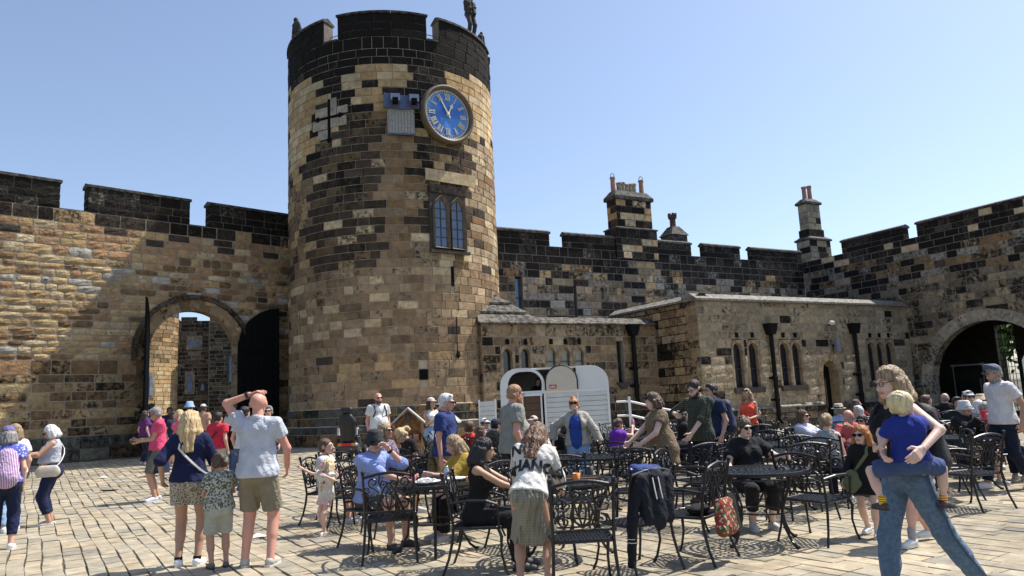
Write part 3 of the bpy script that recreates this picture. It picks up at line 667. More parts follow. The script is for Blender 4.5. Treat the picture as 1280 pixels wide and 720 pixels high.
wall_core(K, spans([-.3, 4.2]+courses(4.2, 8.24, .33)[1:], -18.9, .0, None, opsK), .55, M_MORTARD)
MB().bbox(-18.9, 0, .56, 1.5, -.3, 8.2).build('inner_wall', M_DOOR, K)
stK += merlon_blocks(K, [(-18.9, -16.1), (-15.3, -7.9), (-7.1, -4.6), (-3.8, -.02)], 8.24, 8.93, .30, colK, 'ashlar', 'flat', M_MORTARD)
place_stones(K, stK, 'flat', 'ashlar', key=lambda s: -s['w']*s['h']*rnd.uniform(.5, 1.5))
wn = empty('window', (0, 0, 0)); wn.parent = K; wn.location = (-17.78, 0, 5.2)
MB().bbox(-.17, .17, .2, .24, 0, 1.55).build('pane', mat('sky_reflecting_glass'), wn); MB().bbox(-.17, .17, .16, .2, .7, .74).build('window_frame', M_BARS, wn)
# ---- right wall with the big arch
def colR(u, z):
    q = rnd.random()
    if z > 7.5: return jit(DRK, .4, rnd.uniform(.4, .85)) if q < .95 else jit(PALE, .1, .2)
    if z > 6.4: return jit(DRK, .4, rnd.uniform(.4, .85)) if q < .45 else jit(pick([(.3, (.34, .26, .17)), (.4, GRY), (.3, BRN)]), .2, rnd.uniform(.25, .65))
    return jit(DRK, .4, rnd.uniform(.3, .8)) if q < .16 else jit(pick([(.35, (.33, .25, .155)), (.3, (.25, .2, .14)), (.35, (.2, .155, .105))]), .2, rnd.uniform(.15, .6))
RW = empty('gatehouse_wall', (*RP, 0), RZR, 'high sooty battlemented wall with wide arched carriage entrance at the right', 'castle wall')
AX, AR, AS = 3.5, 2.65, 1.4
opsR = [arch(AX, AR+.25, AS)]
rR = spans(courses(0, 8.28, .335, .05), -5.55, 11, None, opsR); stR = planar(lay(rR, (.4, .95)), colR)
wall_core(RW, spans(courses(-.3, 8.28, .2), -5.55, 11, None, [arch(AX, AR+.03, AS)]), .45, M_MORTARD)
stR += merlon_blocks(RW, [(-3.05, .37), (1.03, 6.2), (6.9, 11)], 8.28, 9.0, .45, colR, 'ashlar', 'flat', M_MORTARD)
place_stones(RW, stR, 'flat', 'ashlar', key=lambda s: (s['u'] > 6, -s['w']*s['h']*rnd.uniform(.5, 1.5)))
cr = lambda: jit((.38, .32, .24), .15, rnd.uniform(.1, .45))
arch_ring(RW, AX, AS, AR, .5, -.03, .5, 19, 'ashlar', cr)
jambs(RW, [(AX-AR-.45, AX-AR), (AX+AR, AX+AR+.45)], -.05, AS, -.03, .5, 0, 'ashlar', cr)
# passage behind it, with a far doorway closed by an iron grille
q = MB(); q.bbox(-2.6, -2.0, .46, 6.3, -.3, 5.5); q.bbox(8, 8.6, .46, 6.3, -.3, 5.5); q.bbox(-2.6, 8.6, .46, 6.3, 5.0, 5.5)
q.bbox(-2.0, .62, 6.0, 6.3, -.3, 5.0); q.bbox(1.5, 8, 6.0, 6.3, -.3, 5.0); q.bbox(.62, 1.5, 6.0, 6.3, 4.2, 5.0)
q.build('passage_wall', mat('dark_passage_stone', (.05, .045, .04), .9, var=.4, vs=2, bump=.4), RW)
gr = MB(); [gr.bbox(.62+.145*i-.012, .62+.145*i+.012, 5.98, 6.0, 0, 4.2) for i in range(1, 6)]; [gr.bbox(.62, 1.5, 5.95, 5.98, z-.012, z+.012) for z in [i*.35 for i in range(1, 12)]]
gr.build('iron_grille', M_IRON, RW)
# ---- chimneys
def pot(parent, x, y, z, h, r, kind):
    q = MB(); q.lathe([(r*1.0, 0), (r*.9, h*.85), (r*1.1, h*.88), (r*1.1, h), (r*.7, h), (r*.7, h*.7)], 10 if kind else 8, (x, y, z)); q.build('chimney_pot', M_POT if kind else M_POTB, parent)
    if kind == 2:
        c = MB(); [c.tube([(x+r*math.cos(a)*.9, y+r*math.sin(a)*.9, z+h), (x+r*math.cos(a), y+r*math.sin(a), z+h+.12), (x, y, z+h+.22)], .008, 4) for a in (0, 1.57, 3.14, 4.71)]; c.build('wire_cowl', M_IRON, parent)
def stack(parent, x0, x1, y0, y1, z0, z1, colf):
    st = planar(lay(spans(courses(z0, z1, .33, .04), x0, x1, None, []), (.35, .85)), colf, off=-y0)
    st += sideface(lay(spans(courses(z0, z1, .33, .04), y0, y1, None, []), (.35, .8)), colf, x0, -1) + sideface(lay(spans(courses(z0, z1, .33, .04), y0, y1, None, []), (.35, .8)), colf, x1, 1)
    for s in st:
        if s['rz'] == 0: s['loc'] = (s['loc'][0], y0, s['loc'][2])
    place_stones(parent, st, 'flat', 'ashlar'); MB().bbox(x0+.01, x1-.01, y0+.01, y1, z0, z1).build('stack_core', M_MORTARD, parent)
def cap(parent, x0, x1, y0, y1, z0, h):
    q = MB(); q.bbox(x0-.1, x1+.1, y0-.1, y1+.1, z0, z0+h*.35); q.add([(x0-.1, y0-.1, z0+h*.35), (x1+.1, y0-.1, z0+h*.35), (x1+.1, y1+.1, z0+h*.35), (x0-.1, y1+.1, z0+h*.35), (x0+.12, y0+.12, z0+h), (x1-.12, y0+.12, z0+h), (x1-.12, y1-.12, z0+h), (x0+.12, y1-.12, z0+h)], [(0, 1, 5, 4), (1, 2, 6, 5), (2, 3, 7, 6), (3, 0, 4, 7), (4, 5, 6, 7)]); q.build('cap_stone', M_COPED, parent)
cd = lambda u, z: jit(DRK, .4, rnd.uniform(.4, .9)) if rnd.random() < .72 else jit(pick([(.6, PALE), (.4, TAN)]), .15, rnd.uniform(.1, .4))
ce = lambda u, z: jit(DRK, .4, rnd.uniform(.4, .9)) if rnd.random() < .33 else jit(pick([(.6, (.34, .29, .2)), (.4, GRY)]), .12, rnd.uniform(0, .25))
ch = empty('chimney_stack', (*P2(RCN, RZB, -11.3), 0), RZB, 'broad sooty chimney stack with a row of seven pots on the back wall', 'chimney')
stack(ch, -1.22, 1.22, -.10, .8, 7.9, 9.3, cd); cap(ch, -1.15, 1.15, -.06, .75, 9.3, .16); stack(ch, -1.05, 1.05, -.02, .7, 9.45, 10.75, cd); cap(ch, -1.05, 1.05, -.02, .7, 10.75, .46)
for i, x in enumerate((-.86, -.5, -.3, -.08, .14, .36, .84)): pot(ch, x, .35, 11.15, (.75 if i in (0, 6) else .5)+rnd.uniform(-.04, .04), .12 if i in (0, 6) else .14, 2 if i in (0, 6) else 0)
ch = empty('chimney_stack', (*P2(RCN, RZB, 1.45), 0), RZB, 'slim pale chimney stack with two red pots where the two walls meet', 'chimney')
stack(ch, -.8, .9, -.1, .8, 7.9, 9.6, ce); cap(ch, -.75, .85, -.1, .8, 9.6, .25); stack(ch, -.62, .6, 0, .72, 9.8, 10.25, cd); stack(ch, -.55, .52, .06, .66, 10.25, 11.7, ce); cap(ch, -.55, .52, .06, .66, 11.7, .34)
pot(ch, -.26, .35, 11.95, .8, .13, 1); pot(ch, .18, .35, 11.95, .9, .13, 1)
fi = empty('roof_finial', (*P2(RCN, RZB, -7.35, 1.8), 0), RZB, 'small dark stepped stone turret with a crowned pot behind the back wall', 'turret')
q = MB(); q.bbox(-.5, .5, -.45, .45, 8.2, 9.65); q.build('base', M_COPED, fi); q = MB(); q.add([(-.58, -.52, 9.65), (.58, -.52, 9.65), (.58, .52, 9.65), (-.58, .52, 9.65), (-.22, -.22, 10.15), (.22, -.22, 10.15), (.22, .22, 10.15), (-.22, .22, 10.15)], [(0, 1, 5, 4), (1, 2, 6, 5), (2, 3, 7, 6), (3, 0, 4, 7), (4, 5, 6, 7), (3, 2, 1, 0)]); q.build('cap_stone', M_COPED, fi)
q = MB(); q.lathe([(.16, 10.1), (.15, 10.55), (.22, 10.6), (.22, 10.7)], 8); [q.box((.18*math.cos(a), .18*math.sin(a), 10.78), (.1, .1, .18), rz=a) for a in [i*math.pi/3 for i in range(6)]]; q.build('crowned_pot', mat('dark_terracotta', (.10, .05, .045), .8), fi)
# ---- inner keep seen through the gateway
KP = empty('inner_keep', (-22.6, 50, 0), R_(22), 'inner keep tower and wall seen through the open gateway', 'castle building')
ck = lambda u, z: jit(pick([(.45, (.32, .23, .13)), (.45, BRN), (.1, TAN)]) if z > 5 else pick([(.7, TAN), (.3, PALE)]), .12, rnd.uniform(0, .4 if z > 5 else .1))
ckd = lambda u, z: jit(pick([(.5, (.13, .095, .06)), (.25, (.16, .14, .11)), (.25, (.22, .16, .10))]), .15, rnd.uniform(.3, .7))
stk = []; KR = 3.2; kc = (-3.2, .6)
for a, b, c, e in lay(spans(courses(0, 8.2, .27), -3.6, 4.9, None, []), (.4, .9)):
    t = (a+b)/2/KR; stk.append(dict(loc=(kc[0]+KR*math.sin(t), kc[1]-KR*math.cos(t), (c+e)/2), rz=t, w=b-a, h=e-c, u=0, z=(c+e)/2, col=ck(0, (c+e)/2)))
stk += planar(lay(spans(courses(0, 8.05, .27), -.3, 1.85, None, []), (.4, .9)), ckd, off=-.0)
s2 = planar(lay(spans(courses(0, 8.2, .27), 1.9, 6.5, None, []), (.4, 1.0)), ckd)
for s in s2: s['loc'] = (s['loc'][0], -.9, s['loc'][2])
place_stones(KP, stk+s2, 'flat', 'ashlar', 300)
q = MB(); q.lathe([(KR-.01, -1), (KR-.01, 8.2), (.01, 8.2)], 40, (kc[0], kc[1], 0)); q.bbox(-.4, 1.9, .01, 1, -1, 8.05); q.bbox(1.9, 6.5, -.89, 1, -1, 8.2); q.build('wall_core', M_MORTAR, KP)
q = MB(); [q.box((kc[0]+(KR-.15)*math.sin(t), kc[1]-(KR-.15)*math.cos(t), 8.5), (.9, .35, .6), rz=t) for t in (-.5, .1, .65, 1.2)]; q.bbox(.1, 1.1, 0, .4, 8.05, 8.3); q.bbox(2.6, 6, -.89, -.5, 8.2, 8.9); q.build('merlon', M_COPED, KP)
def kw(x, y, z, w_, h_, n, rz=0, tr=M_TRIM):
    wn = empty('window', (0, 0, 0)); wn.parent = KP; wn.location = (x, y, z); wn.rotation_euler = (0, 0, rz); q = MB(); q.bbox(-w_/2-.1, w_/2+.1, -.05, .02, -.12, h_+.12); q.build('surround', tr, wn)
    for i in range(n):
        a = -w_/2+w_*i/n+.05; b = -w_/2+w_*(i+1)/n-.05; MB().prism([(a, 0), (b, 0), (b, h_-.2), ((a+b)/2, h_), (a, h_-.2)], -.07, -.04).build('pane', mat('keep_window_glass', (.16, .2, .28), .15, var=.4, vs=3), wn)
def kt(a): return kc[0]+KR*math.sin(a), kc[1]-KR*math.cos(a)
kw(*kt(.18), 5.9, .75, .95, 2, .18, M_TRIMD); kw(*kt(-.35), 3.1, 1.2, 1.5, 2, -.35, M_TRIMD); kw(*kt(.55), 3.0, .28, 1.4, 1, .55)
kw(.95, 0, 6.2, .8, .7, 2); kw(.7, 0, 3.2, .42, 1.3, 1); kw(1.5, 0, 3.3, .3, .5, 1, 0, M_TRIMD); kw(3.35, -.9, 3.8, .5, 1.8, 1, 0, M_TRIMD)
# ================================================================ ground
gx = [-1500, -500, -200, -90]+[-60+2*i for i in range(0, 61)]+[90, 200, 500, 1500]; gy = [-1500, -500, -150, -60, -30]+[-20+2*i for i in range(0, 56)]+[120, 250, 600, 1500]
v = [(x, y, gz(x, y)-.014) for y in gy for x in gx]; n = len(gx)
f = [(j*n+i, j*n+i+1, (j+1)*n+i+1, (j+1)*n+i) for j in range(len(gy)-1) for i in range(n-1)]
G = link('ground', mesh('ground', v, f, mat('joint_soil', (.085, .072, .05), .95, col2=(.055, .06, .03), vs=3, bump=.4, bs=40)), None); G['kind'] = 'structure'
PV = empty('courtyard_paving', (0, 0, 0), kind='structure')
UF = units('paver', 'paving'); D_ = Vector((-.55, .835)).normalized(); N_ = Vector((.835, .55)).normalized(); PAZ = math.atan2(D_.y, D_.x)
lw_n = Vector((math.sin(R_(44)), -math.cos(R_(44))))
def inyard(x, y):
    if y < 3.0 or abs(x) > .74*y+1.6: return False
    if (Vector((x+13.08, y-25.9)).dot(Vector((.695, -.719)))) < -.0 and not (-12.6 < x < -8.5 and y < 33): return False
    c, s = math.cos(RZB), math.sin(RZB)
    if -(x-BC[0])*s+(y-BC[1])*c > -.2 and x > 6.8: return False
    if (x-RP[0])*math.cos(RZR+math.pi/2)+(y-RP[1])*math.sin(RZR+math.pi/2) > 1.5: return False
    if y > 27.5+x*.5 and x > -1.5: return False
    if (x-TC[0])**2+(y-TC[1])**2 < (TR+.1)**2: return False
    return y < 33
st = []; r_ = -60
vv = -16.0
while vv < 34:
    wv = rnd.uniform(.155, .215); u = -30+rnd.uniform(0, .5)
    while u < 40:
        lu = rnd.uniform(.24, .52); cu = u+lu/2; wob = .018*math.sin(cu*.55+vv*.35)+.010*math.sin(cu*1.7+vv*3)+.005*math.sin(cu*4.1+vv*9)
        p = D_*cu+N_*(vv+wv/2+wob)
        if inyard(p.x, p.y): st.append((p.x, p.y, lu-.006, wv-.008, .0099*math.cos(cu*.55+vv*.35)+.017*math.cos(cu*1.7+vv*3)+.02*math.cos(cu*4.1+vv*9)))
        u += lu
    vv += wv
st.sort(key=lambda s: s[0]**2+s[1]**2)
V = []; F = []; Cc = []; n0 = 0
for i, (x, y, lu, wv, sl) in enumerate(st):
    vb, fb, me = UF[rnd.randrange(8)]; q = rnd.random()
    big = .5+.5*math.sin(x*.5+1.3)*math.cos(y*.37)
    col = jit(pick([(.5, (.36, .308, .225)), (.3, (.315, .278, .21)), (.12, (.36, .30, .21)), (.08, (.265, .24, .195))]), .09, rnd.uniform(0, .16)*(.6+.8*big))
    z = gz(x, y)+rnd.uniform(-.005, .005); ang = PAZ-sl*.8; tx, ty = rnd.uniform(-.012, .012), rnd.uniform(-.012, .012)
    M = Matrix.Rotation(ang, 4, 'Z') @ Matrix.Rotation(R_(-90)+tx, 4, 'X') @ Matrix.Rotation(ty, 4, 'Y')
    if i < 300:
        o = link('paving_stone', me, PV); o.matrix_local = Matrix.Translation((x, y, z)) @ M @ Matrix.Diagonal((lu, 1, wv, 1)); o.color = col
    else:
        q_ = (vb*np.array([lu, 1, wv])) @ np.array(M.to_3x3()).T + np.array([x, y, z]); V.append(q_); F += [tuple(k+n0 for k in t) for t in fb]; n0 += len(vb); Cc += [col]*len(fb)
me = mesh('paving_field', np.concatenate(V).tolist(), F, ST['paving'][1]); at = me.attributes.new('stone', 'FLOAT_COLOR', 'FACE'); at.data.foreach_set('color', np.array(Cc, dtype=np.float32).ravel())
o = link('paving_field', me, PV); o['kind'] = 'stuff'
# ---- tree and lawn glimpsed through the far grille
def tree(x, y, h, r, seed, lab):
    rr = random.Random(seed); t = empty('tree', (x, y, 0), 0, lab, 'tree', None); q = MB()
    q.tube([(0, 0, -.3), (.1, 0, h*.3), (0, .1, h*.7)], [.3, .22, .08], 8)
    for i in range(7):
        a = i*.9; q.tube([(0, 0, h*(.3+.05*i)), (math.cos(a)*r*.4, math.sin(a)*r*.4, h*(.45+.05*i)), (math.cos(a)*r*.75, math.sin(a)*r*.75, h*(.55+.06*i))], [.09, .05, .02], 5)
    q.build('trunk', mat('bark', (.09, .07, .05), .9, bump=.5), t); c = MB()
    for i in range(3200):
        a, b = rr.uniform(0, 6.28), rr.uniform(-1, 1); k = rr.random()**.4; cl = rr.choice((0, 1, 2, 3, 4)); k *= .75+.25*math.sin(a*3+cl)
        p = Vector((math.cos(a)*r*k*math.sqrt(1-b*b), math.sin(a)*r*k*math.sqrt(1-b*b), h*.6+b*h*.42*k)); s = rr.uniform(.16, .34); ax = Vector((rr.uniform(-1, 1), rr.uniform(-1, 1), rr.uniform(-.5, 1))).normalized(); e1 = ax.orthogonal().normalized()*s; e2 = ax.cross(e1)*.6
        c.add([p-e1, p+e2, p+e1, p-e2], [(0, 1, 2, 3)])
    o = c.build('crown', mat('leaf_green', (.10, .16, .03), .6, var=.4, vs=1.2), t); return t
tp = P2(RP, RZR, -4.6, 16); tree(*tp, 9, 4.5, 3, 'leafy green tree glimpsed through the iron grille beyond the right archway')
# ================================================================ people : signed-distance bodies meshed by surface nets
V3 = lambda *a: np.array(a, float)
def nrm(v): return v/max(1e-9, np.linalg.norm(v))
class SDF:
    def __init__(s, k=.02): s.p = []; s.k = k; s.cut = []
    def cap(s, a, b, ra, rb, ax=None, fl=1.0, k=None, flat=False):   # tapered capsule, squashed by fl along ax; flat = cut square at b
        s.p.append(('c', np.asarray(a, float), np.asarray(b, float), ra, rb, ax, fl, k, flat)); return s
    def ell(s, c, r, M=None, k=None, sub=False): s.p.append(('e', np.asarray(c, float), np.asarray(r, float), M, k, sub)); return s
    def plane(s, p, n): s.cut.append((np.asarray(p, float), nrm(np.asarray(n, float)))); return s      # keeps the side opposite n
    def mesh(s, h, noise=0.0, nf=30., aniso=(1, 1, 1)):
        lo = np.full(3, 1e9); hi = -lo
        for q in s.p:
            if q[0] == 'c': r = max(q[3], q[4]); lo = np.minimum(lo, np.minimum(q[1], q[2])-r); hi = np.maximum(hi, np.maximum(q[1], q[2])+r)
            elif not q[5]: r = q[2].max(); lo = np.minimum(lo, q[1]-r); hi = np.maximum(hi, q[1]+r)
        lo -= 2.5*h+noise; hi += 2.5*h+noise; n = np.ceil((hi-lo)/h).astype(int)+1
        ax = [lo[i]+h*np.arange(n[i]) for i in range(3)]; f = np.full(n, .3, dtype=np.float32)
        for q in s.p:
            if q[0] == 'c': r = max(q[3], q[4])+s.k*2+2*h; l = np.minimum(q[1], q[2])-r; u = np.maximum(q[1], q[2])+r
            else: r = q[2].max()+s.k*2+2*h; l = q[1]-r; u = q[1]+r
            i0 = np.clip(np.floor((l-lo)/h).astype(int), 0, n-1); i1 = np.clip(np.ceil((u-lo)/h).astype(int)+1, 1, n)
            if (i1 <= i0).any(): continue
            sl = tuple(slice(i0[i], i1[i]) for i in range(3))
            X, Y, Z = np.meshgrid(ax[0][sl[0]], ax[1][sl[1]], ax[2][sl[2]], indexing='ij', sparse=True)
            if q[0] == 'c':
                _, a, b, ra, rb, axv, fl, k, flat = q
                px, py, pz = X-a[0], Y-a[1], Z-a[2]; d = b-a
                if axv is not None:
                    g = 1/fl-1; dt = px*axv[0]+py*axv[1]+pz*axv[2]; px, py, pz = px+g*dt*axv[0], py+g*dt*axv[1], pz+g*dt*axv[2]; d = d+g*(d@axv)*axv
                L = max(1e-9, d@d); t = np.clip((px*d[0]+py*d[1]+pz*d[2])/L, 0, 1)
                v = np.sqrt((px-t*d[0])**2+(py-t*d[1])**2+(pz-t*d[2])**2)-(ra+(rb-ra)*t)
                if axv is not None: v = v*(.5+.5*fl)
                if flat: v = np.maximum(v, (px*d[0]+py*d[1]+pz*d[2]-L)/math.sqrt(L))
            else:
                _, c, rr, M, k, sub = q
                px, py, pz = X-c[0], Y-c[1], Z-c[2]
                if M is not None: px, py, pz = [M[0][i]*px+M[1][i]*py+M[2][i]*pz for i in range(3)]
                k0 = np.sqrt((px/rr[0])**2+(py/rr[1])**2+(pz/rr[2])**2); k1 = np.sqrt((px/rr[0]**2)**2+(py/rr[1]**2)**2+(pz/rr[2]**2)**2)+1e-9; v = k0*(k0-1)/k1
            K = s.k if k is None else k; g = f[sl]
            if q[0] == 'e' and q[5]:
                hh = np.clip(.5-.5*(g+v)/K, 0, 1); f[sl] = g*(1-hh)+(-v)*hh+K*hh*(1-hh)
            else:
                hh = np.clip(.5+.5*(g-v)/K, 0, 1); f[sl] = g*(1-hh)+v*hh-K*hh*(1-hh)
        X, Y, Z = np.meshgrid(*ax, indexing='ij', sparse=True)
        if noise:
            A, B_, C_ = nf*aniso[0], nf*aniso[1], nf*aniso[2]
            f = f+noise*(np.sin(A*X+1.7*np.sin(B_*.6*Y+.8)+C_*.45*Z)*np.cos(C_*.8*Z+A*.5*X+.3*np.sin(.7*A*X))+.5*np.sin(1.9*A*X+2.3*B_*Y-1.4*C_*Z)).astype(np.float32)
        for p, nn in s.cut: f = np.maximum(f, (X-p[0])*nn[0]+(Y-p[1])*nn[1]+(Z-p[2])*nn[2])
        return snets(f, lo, h)
def snets(f, lo, h):
    ins = f < 0; n = f.shape; c = np.zeros((n[0]-1, n[1]-1, n[2]-1), np.uint8)
    for i in (0, 1):
        for j in (0, 1):
            for k in (0, 1): c += ins[i:n[0]-1+i, j:n[1]-1+j, k:n[2]-1+k]
    act = np.argwhere((c > 0) & (c < 8)); idx = -np.ones(c.shape, np.int64); idx[tuple(act.T)] = np.arange(len(act))
    acc = np.zeros((len(act), 3)); cnt = np.zeros(len(act)); cor = np.array([(i, j, k) for i in (0, 1) for j in (0, 1) for k in (0, 1)])
    vals = [f[tuple((act+o).T)] for o in cor]
    for a in range(8):
        for b in range(a+1, 8):
            if abs(cor[a]-cor[b]).sum() != 1: continue
            m_ = (vals[a] < 0) != (vals[b] < 0); t = vals[a]/np.where(m_, vals[a]-vals[b], 1); acc[m_] += (cor[a]+t[:, None]*(cor[b]-cor[a]))[m_]; cnt[m_] += 1
    P = lo+h*(act+acc/cnt[:, None]); Q = []
    for d in range(3):
        e1, e2 = (d+1) % 3, (d+2) % 3; sa = [slice(None)]*3; sb = [slice(None)]*3; sa[d] = slice(0, -1); sb[d] = slice(1, None)
        ch = ins[tuple(sa)] != ins[tuple(sb)]; e = np.argwhere(ch); e = e[(e[:, e1] > 0) & (e[:, e2] > 0) & (e[:, e1] < n[e1]-1) & (e[:, e2] < n[e2]-1)]
        if not len(e): continue
        o1 = np.zeros(3, int); o1[e1] = 1; o2 = np.zeros(3, int); o2[e2] = 1
        q = np.stack([idx[tuple((e-o1-o2).T)], idx[tuple((e-o2).T)], idx[tuple(e.T)], idx[tuple((e-o1).T)]], 1); fl = ins[tuple(e.T)]
        q[~fl] = q[~fl][:, ::-1]; Q.append(q)
    return P, np.concatenate(Q)
def npmesh(name, parts, mats, smooth=True):
    P = np.concatenate([p for p, q in parts]); off = 0; Qs = []
    for p, q in parts: Qs.append(q+off); off += len(p)
    Q = np.concatenate(Qs); me = bpy.data.meshes.new(name); me.vertices.add(len(P)); me.vertices.foreach_set('co', P.astype(np.float32).ravel())
    me.loops.add(len(Q)*4); me.loops.foreach_set('vertex_index', Q.astype(np.int32).ravel()); me.polygons.add(len(Q))
    me.polygons.foreach_set('loop_start', np.arange(0, len(Q)*4, 4, dtype=np.int32)); me.update(calc_edges=True); me.validate()
    if smooth: me.polygons.foreach_set('use_smooth', np.ones(len(me.polygons), bool))
    for m_ in mats: me.materials.append(m_)
    return me
def ik(a, t, l1, l2, hint):
    a, t = np.asarray(a, float), np.asarray(t, float); d = t-a; L = np.linalg.norm(d); L2 = min(L, (l1+l2)*.995); d = d/max(L, 1e-6); t = a+d*L2
    x = (l1*l1-l2*l2+L2*L2)/(2*L2); y = math.sqrt(max(0, l1*l1-x*x)); h_ = np.asarray(hint, float); h_ = h_-d*(h_@d); return a+d*x+nrm(h_)*y, t
def rotm(yaw, pitch=0, roll=0):   # columns = x,y,z axes ; facing -Y ; yaw turns left(+X)
    cy, sy = math.cos(yaw), math.sin(yaw); cp, sp = math.cos(pitch), math.sin(pitch); cr, sr = math.cos(roll), math.sin(roll)
    Rz = np.array([[cy, -sy, 0], [sy, cy, 0], [0, 0, 1]]); Rx = np.array([[1, 0, 0], [0, cp, -sp], [0, sp, cp]]); Ry = np.array([[cr, 0, sr], [0, 1, 0], [-sr, 0, cr]]); return Rz @ Rx @ Ry
# ---- cloth, skin, hair materials
def cloth(name, col, pat=None, c2=None, sc=1.0, rough=.85, c3=None, fb=.45):
    key = 'cloth_'+name
    if key in MATS: return MATS[key]
    m_, n, b, N, L = newmat(key); tc = N('ShaderNodeTexCoord'); O = tc.outputs['Object']
    def mix(fac, a, c):
        q = N('ShaderNodeMix'); q.data_type = 'RGBA'; L(fac, q.inputs[0])
        for i, t in ((6, a), (7, c)):
            if isinstance(t, tuple): q.inputs[i].default_value = (*t, 1)
            else: L(t, q.inputs[i])
        return q.outputs[2]
    def thr(o, lo, hi):
        q = N('ShaderNodeMapRange'); L(o, q.inputs[0]); q.inputs[1].default_value = lo; q.inputs[2].default_value = hi; return q.outputs[0]
    no = N('ShaderNodeTexNoise'); no.inputs['Scale'].default_value = 9; no.inputs['Detail'].default_value = 4; L(O, no.inputs['Vector'])
    base = mix(thr(no.outputs[0], .3, .7), tuple(c*.88 for c in col), tuple(min(1, c*1.1) for c in col)); c2 = c2 or tuple(c*.4 for c in col)
    if pat == 'hstripe' or pat == 'vstripe':
        w_ = N('ShaderNodeTexWave'); w_.bands_direction = 'Z' if pat[0] == 'h' else 'X'; w_.inputs['Scale'].default_value = 14*sc; w_.inputs['Distortion'].default_value = .8; w_.inputs['Detail'].default_value = 0; L(O, w_.inputs['Vector']); base = mix(thr(w_.outputs[1], .45, .55), base, c2)
    elif pat == 'plaid':
        for dr in 'XZ':
            w_ = N('ShaderNodeTexWave'); w_.bands_direction = dr; w_.inputs['Scale'].default_value = 7*sc; L(O, w_.inputs['Vector']); q = thr(w_.outputs[1], .55, .75); m2 = N('ShaderNodeMath'); m2.operation = 'MULTIPLY'; L(q, m2.inputs[0]); m2.inputs[1].default_value = .55; base = mix(m2.outputs[0], base, c2)
    elif pat in ('spots', 'floral', 'camo', 'knit'):
        t = N('ShaderNodeTexNoise' if pat != 'floral' else 'ShaderNodeTexVoronoi'); t.inputs['Scale'].default_value = {'spots': 70, 'floral': 34, 'camo': 22, 'knit': 45}[pat]*sc; L(O, t.inputs['Vector'])
        if pat == 'floral': base = mix(thr(t.outputs['Distance'], .32, .40), c2, base); 
        else: base = mix(thr(t.outputs[0], .48, .54), base, c2)
        if c3:
            t2 = N('ShaderNodeTexNoise'); t2.inputs['Scale'].default_value = 30*sc; L(O, t2.inputs['Vector']); base = mix(thr(t2.outputs[0], .58, .62), base, c3)
    L(base, b.inputs['Base Color']); b.inputs['Roughness'].default_value = rough; b.inputs['Specular IOR Level'].default_value = .2; b.inputs['Sheen Weight'].default_value = .02
    n2 = N('ShaderNodeTexNoise'); n2.inputs['Scale'].default_value = 13; n2.inputs['Detail'].default_value = 2; n2.inputs['Distortion'].default_value = 1.2; L(O, n2.inputs['Vector'])
    bp = N('ShaderNodeBump'); bp.inputs['Strength'].default_value = fb; bp.inputs['Distance'].default_value = .05; L(n2.outputs[0], bp.inputs['Height']); L(bp.outputs[0], b.inputs['Normal'])
    MATS[key] = m_; return m_
def skin(name, col):
    key = 'skin_'+name
    if key in MATS: return MATS[key]
    m_ = mat(key, col, .5, var=.08, vs=14, bump=.05, bs=90, spec=.4); b = m_.node_tree.nodes['Principled BSDF']; b.inputs['Subsurface Weight'].default_value = .12; b.inputs['Subsurface Radius'].default_value = (.02, .008, .004); return m_
SK = dict(fair=skin('fair', (.58, .34, .25)), tan=skin('tan', (.46, .26, .17)), red=skin('red', (.60, .30, .22)), pale=skin('pale', (.66, .44, .35)), olive=skin('olive', (.42, .25, .16)), brown=skin('brown', (.16, .085, .05)))
def hairm(name, c1, c2):
    key = 'hair_'+name
    if key in MATS: return MATS[key]
    m_, n, b, N, L = newmat(key); tc = N('ShaderNodeTexCoord'); mp = N('ShaderNodeMapping'); mp.inputs['Scale'].default_value = (70, 70, 9); L(tc.outputs['Object'], mp.inputs[0]); t = N('ShaderNodeTexNoise'); t.inputs['Scale'].default_value = 1.0; t.inputs['Detail'].default_value = 3; t.inputs['Distortion'].default_value = .6; L(mp.outputs[0], t.inputs['Vector'])
    r = N('ShaderNodeMapRange'); L(t.outputs[0], r.inputs[0]); r.inputs[1].default_value = .35; r.inputs[2].default_value = .65; q = N('ShaderNodeMix'); q.data_type = 'RGBA'; L(r.outputs[0], q.inputs[0]); q.inputs[6].default_value = (*c1, 1); q.inputs[7].default_value = (*c2, 1); L(q.outputs[2], b.inputs['Base Color']); b.inputs['Roughness'].default_value = .45; b.inputs['Specular IOR Level'].default_value = .4
    bp = N('ShaderNodeBump'); bp.inputs['Strength'].default_value = .8; bp.inputs['Distance'].default_value = .02; L(t.outputs[0], bp.inputs['Height']); L(bp.outputs[0], b.inputs['Normal']); MATS[key] = m_; return m_
HR = dict(black=hairm('black', (.008, .007, .007), (.025, .02, .02)), brown=hairm('brown', (.05, .028, .015), (.14, .08, .045)), dark=hairm('dark', (.018, .012, .009), (.05, .032, .022)), blonde=hairm('blonde', (.38, .25, .11), (.66, .50, .28)), dblonde=hairm('dblonde', (.2, .13, .07), (.42, .3, .17)), white=hairm('white', (.5, .49, .46), (.8, .79, .75)), grey=hairm('grey', (.14, .13, .12), (.36, .34, .32)), sandy=hairm('sandy', (.26, .13, .06), (.46, .27, .14)), ginger=hairm('ginger', (.30, .10, .03), (.55, .22, .07)), fairh=hairm('fairh', (.55, .42, .2), (.8, .68, .42)), ombre=hairm('ombre', (.035, .02, .014), (.26, .14, .075)))
M_SUNG = mat('black_sunglass_lens', (.006, .006, .007), .12, var=0); M_EYE = mat('eye_dark', (.02, .015, .012), .2, var=0); M_LIP = mat('lip', (.42, .16, .13), .5, var=.05); M_EYEW = mat('eye_white', (.6, .58, .55), .3, var=0)
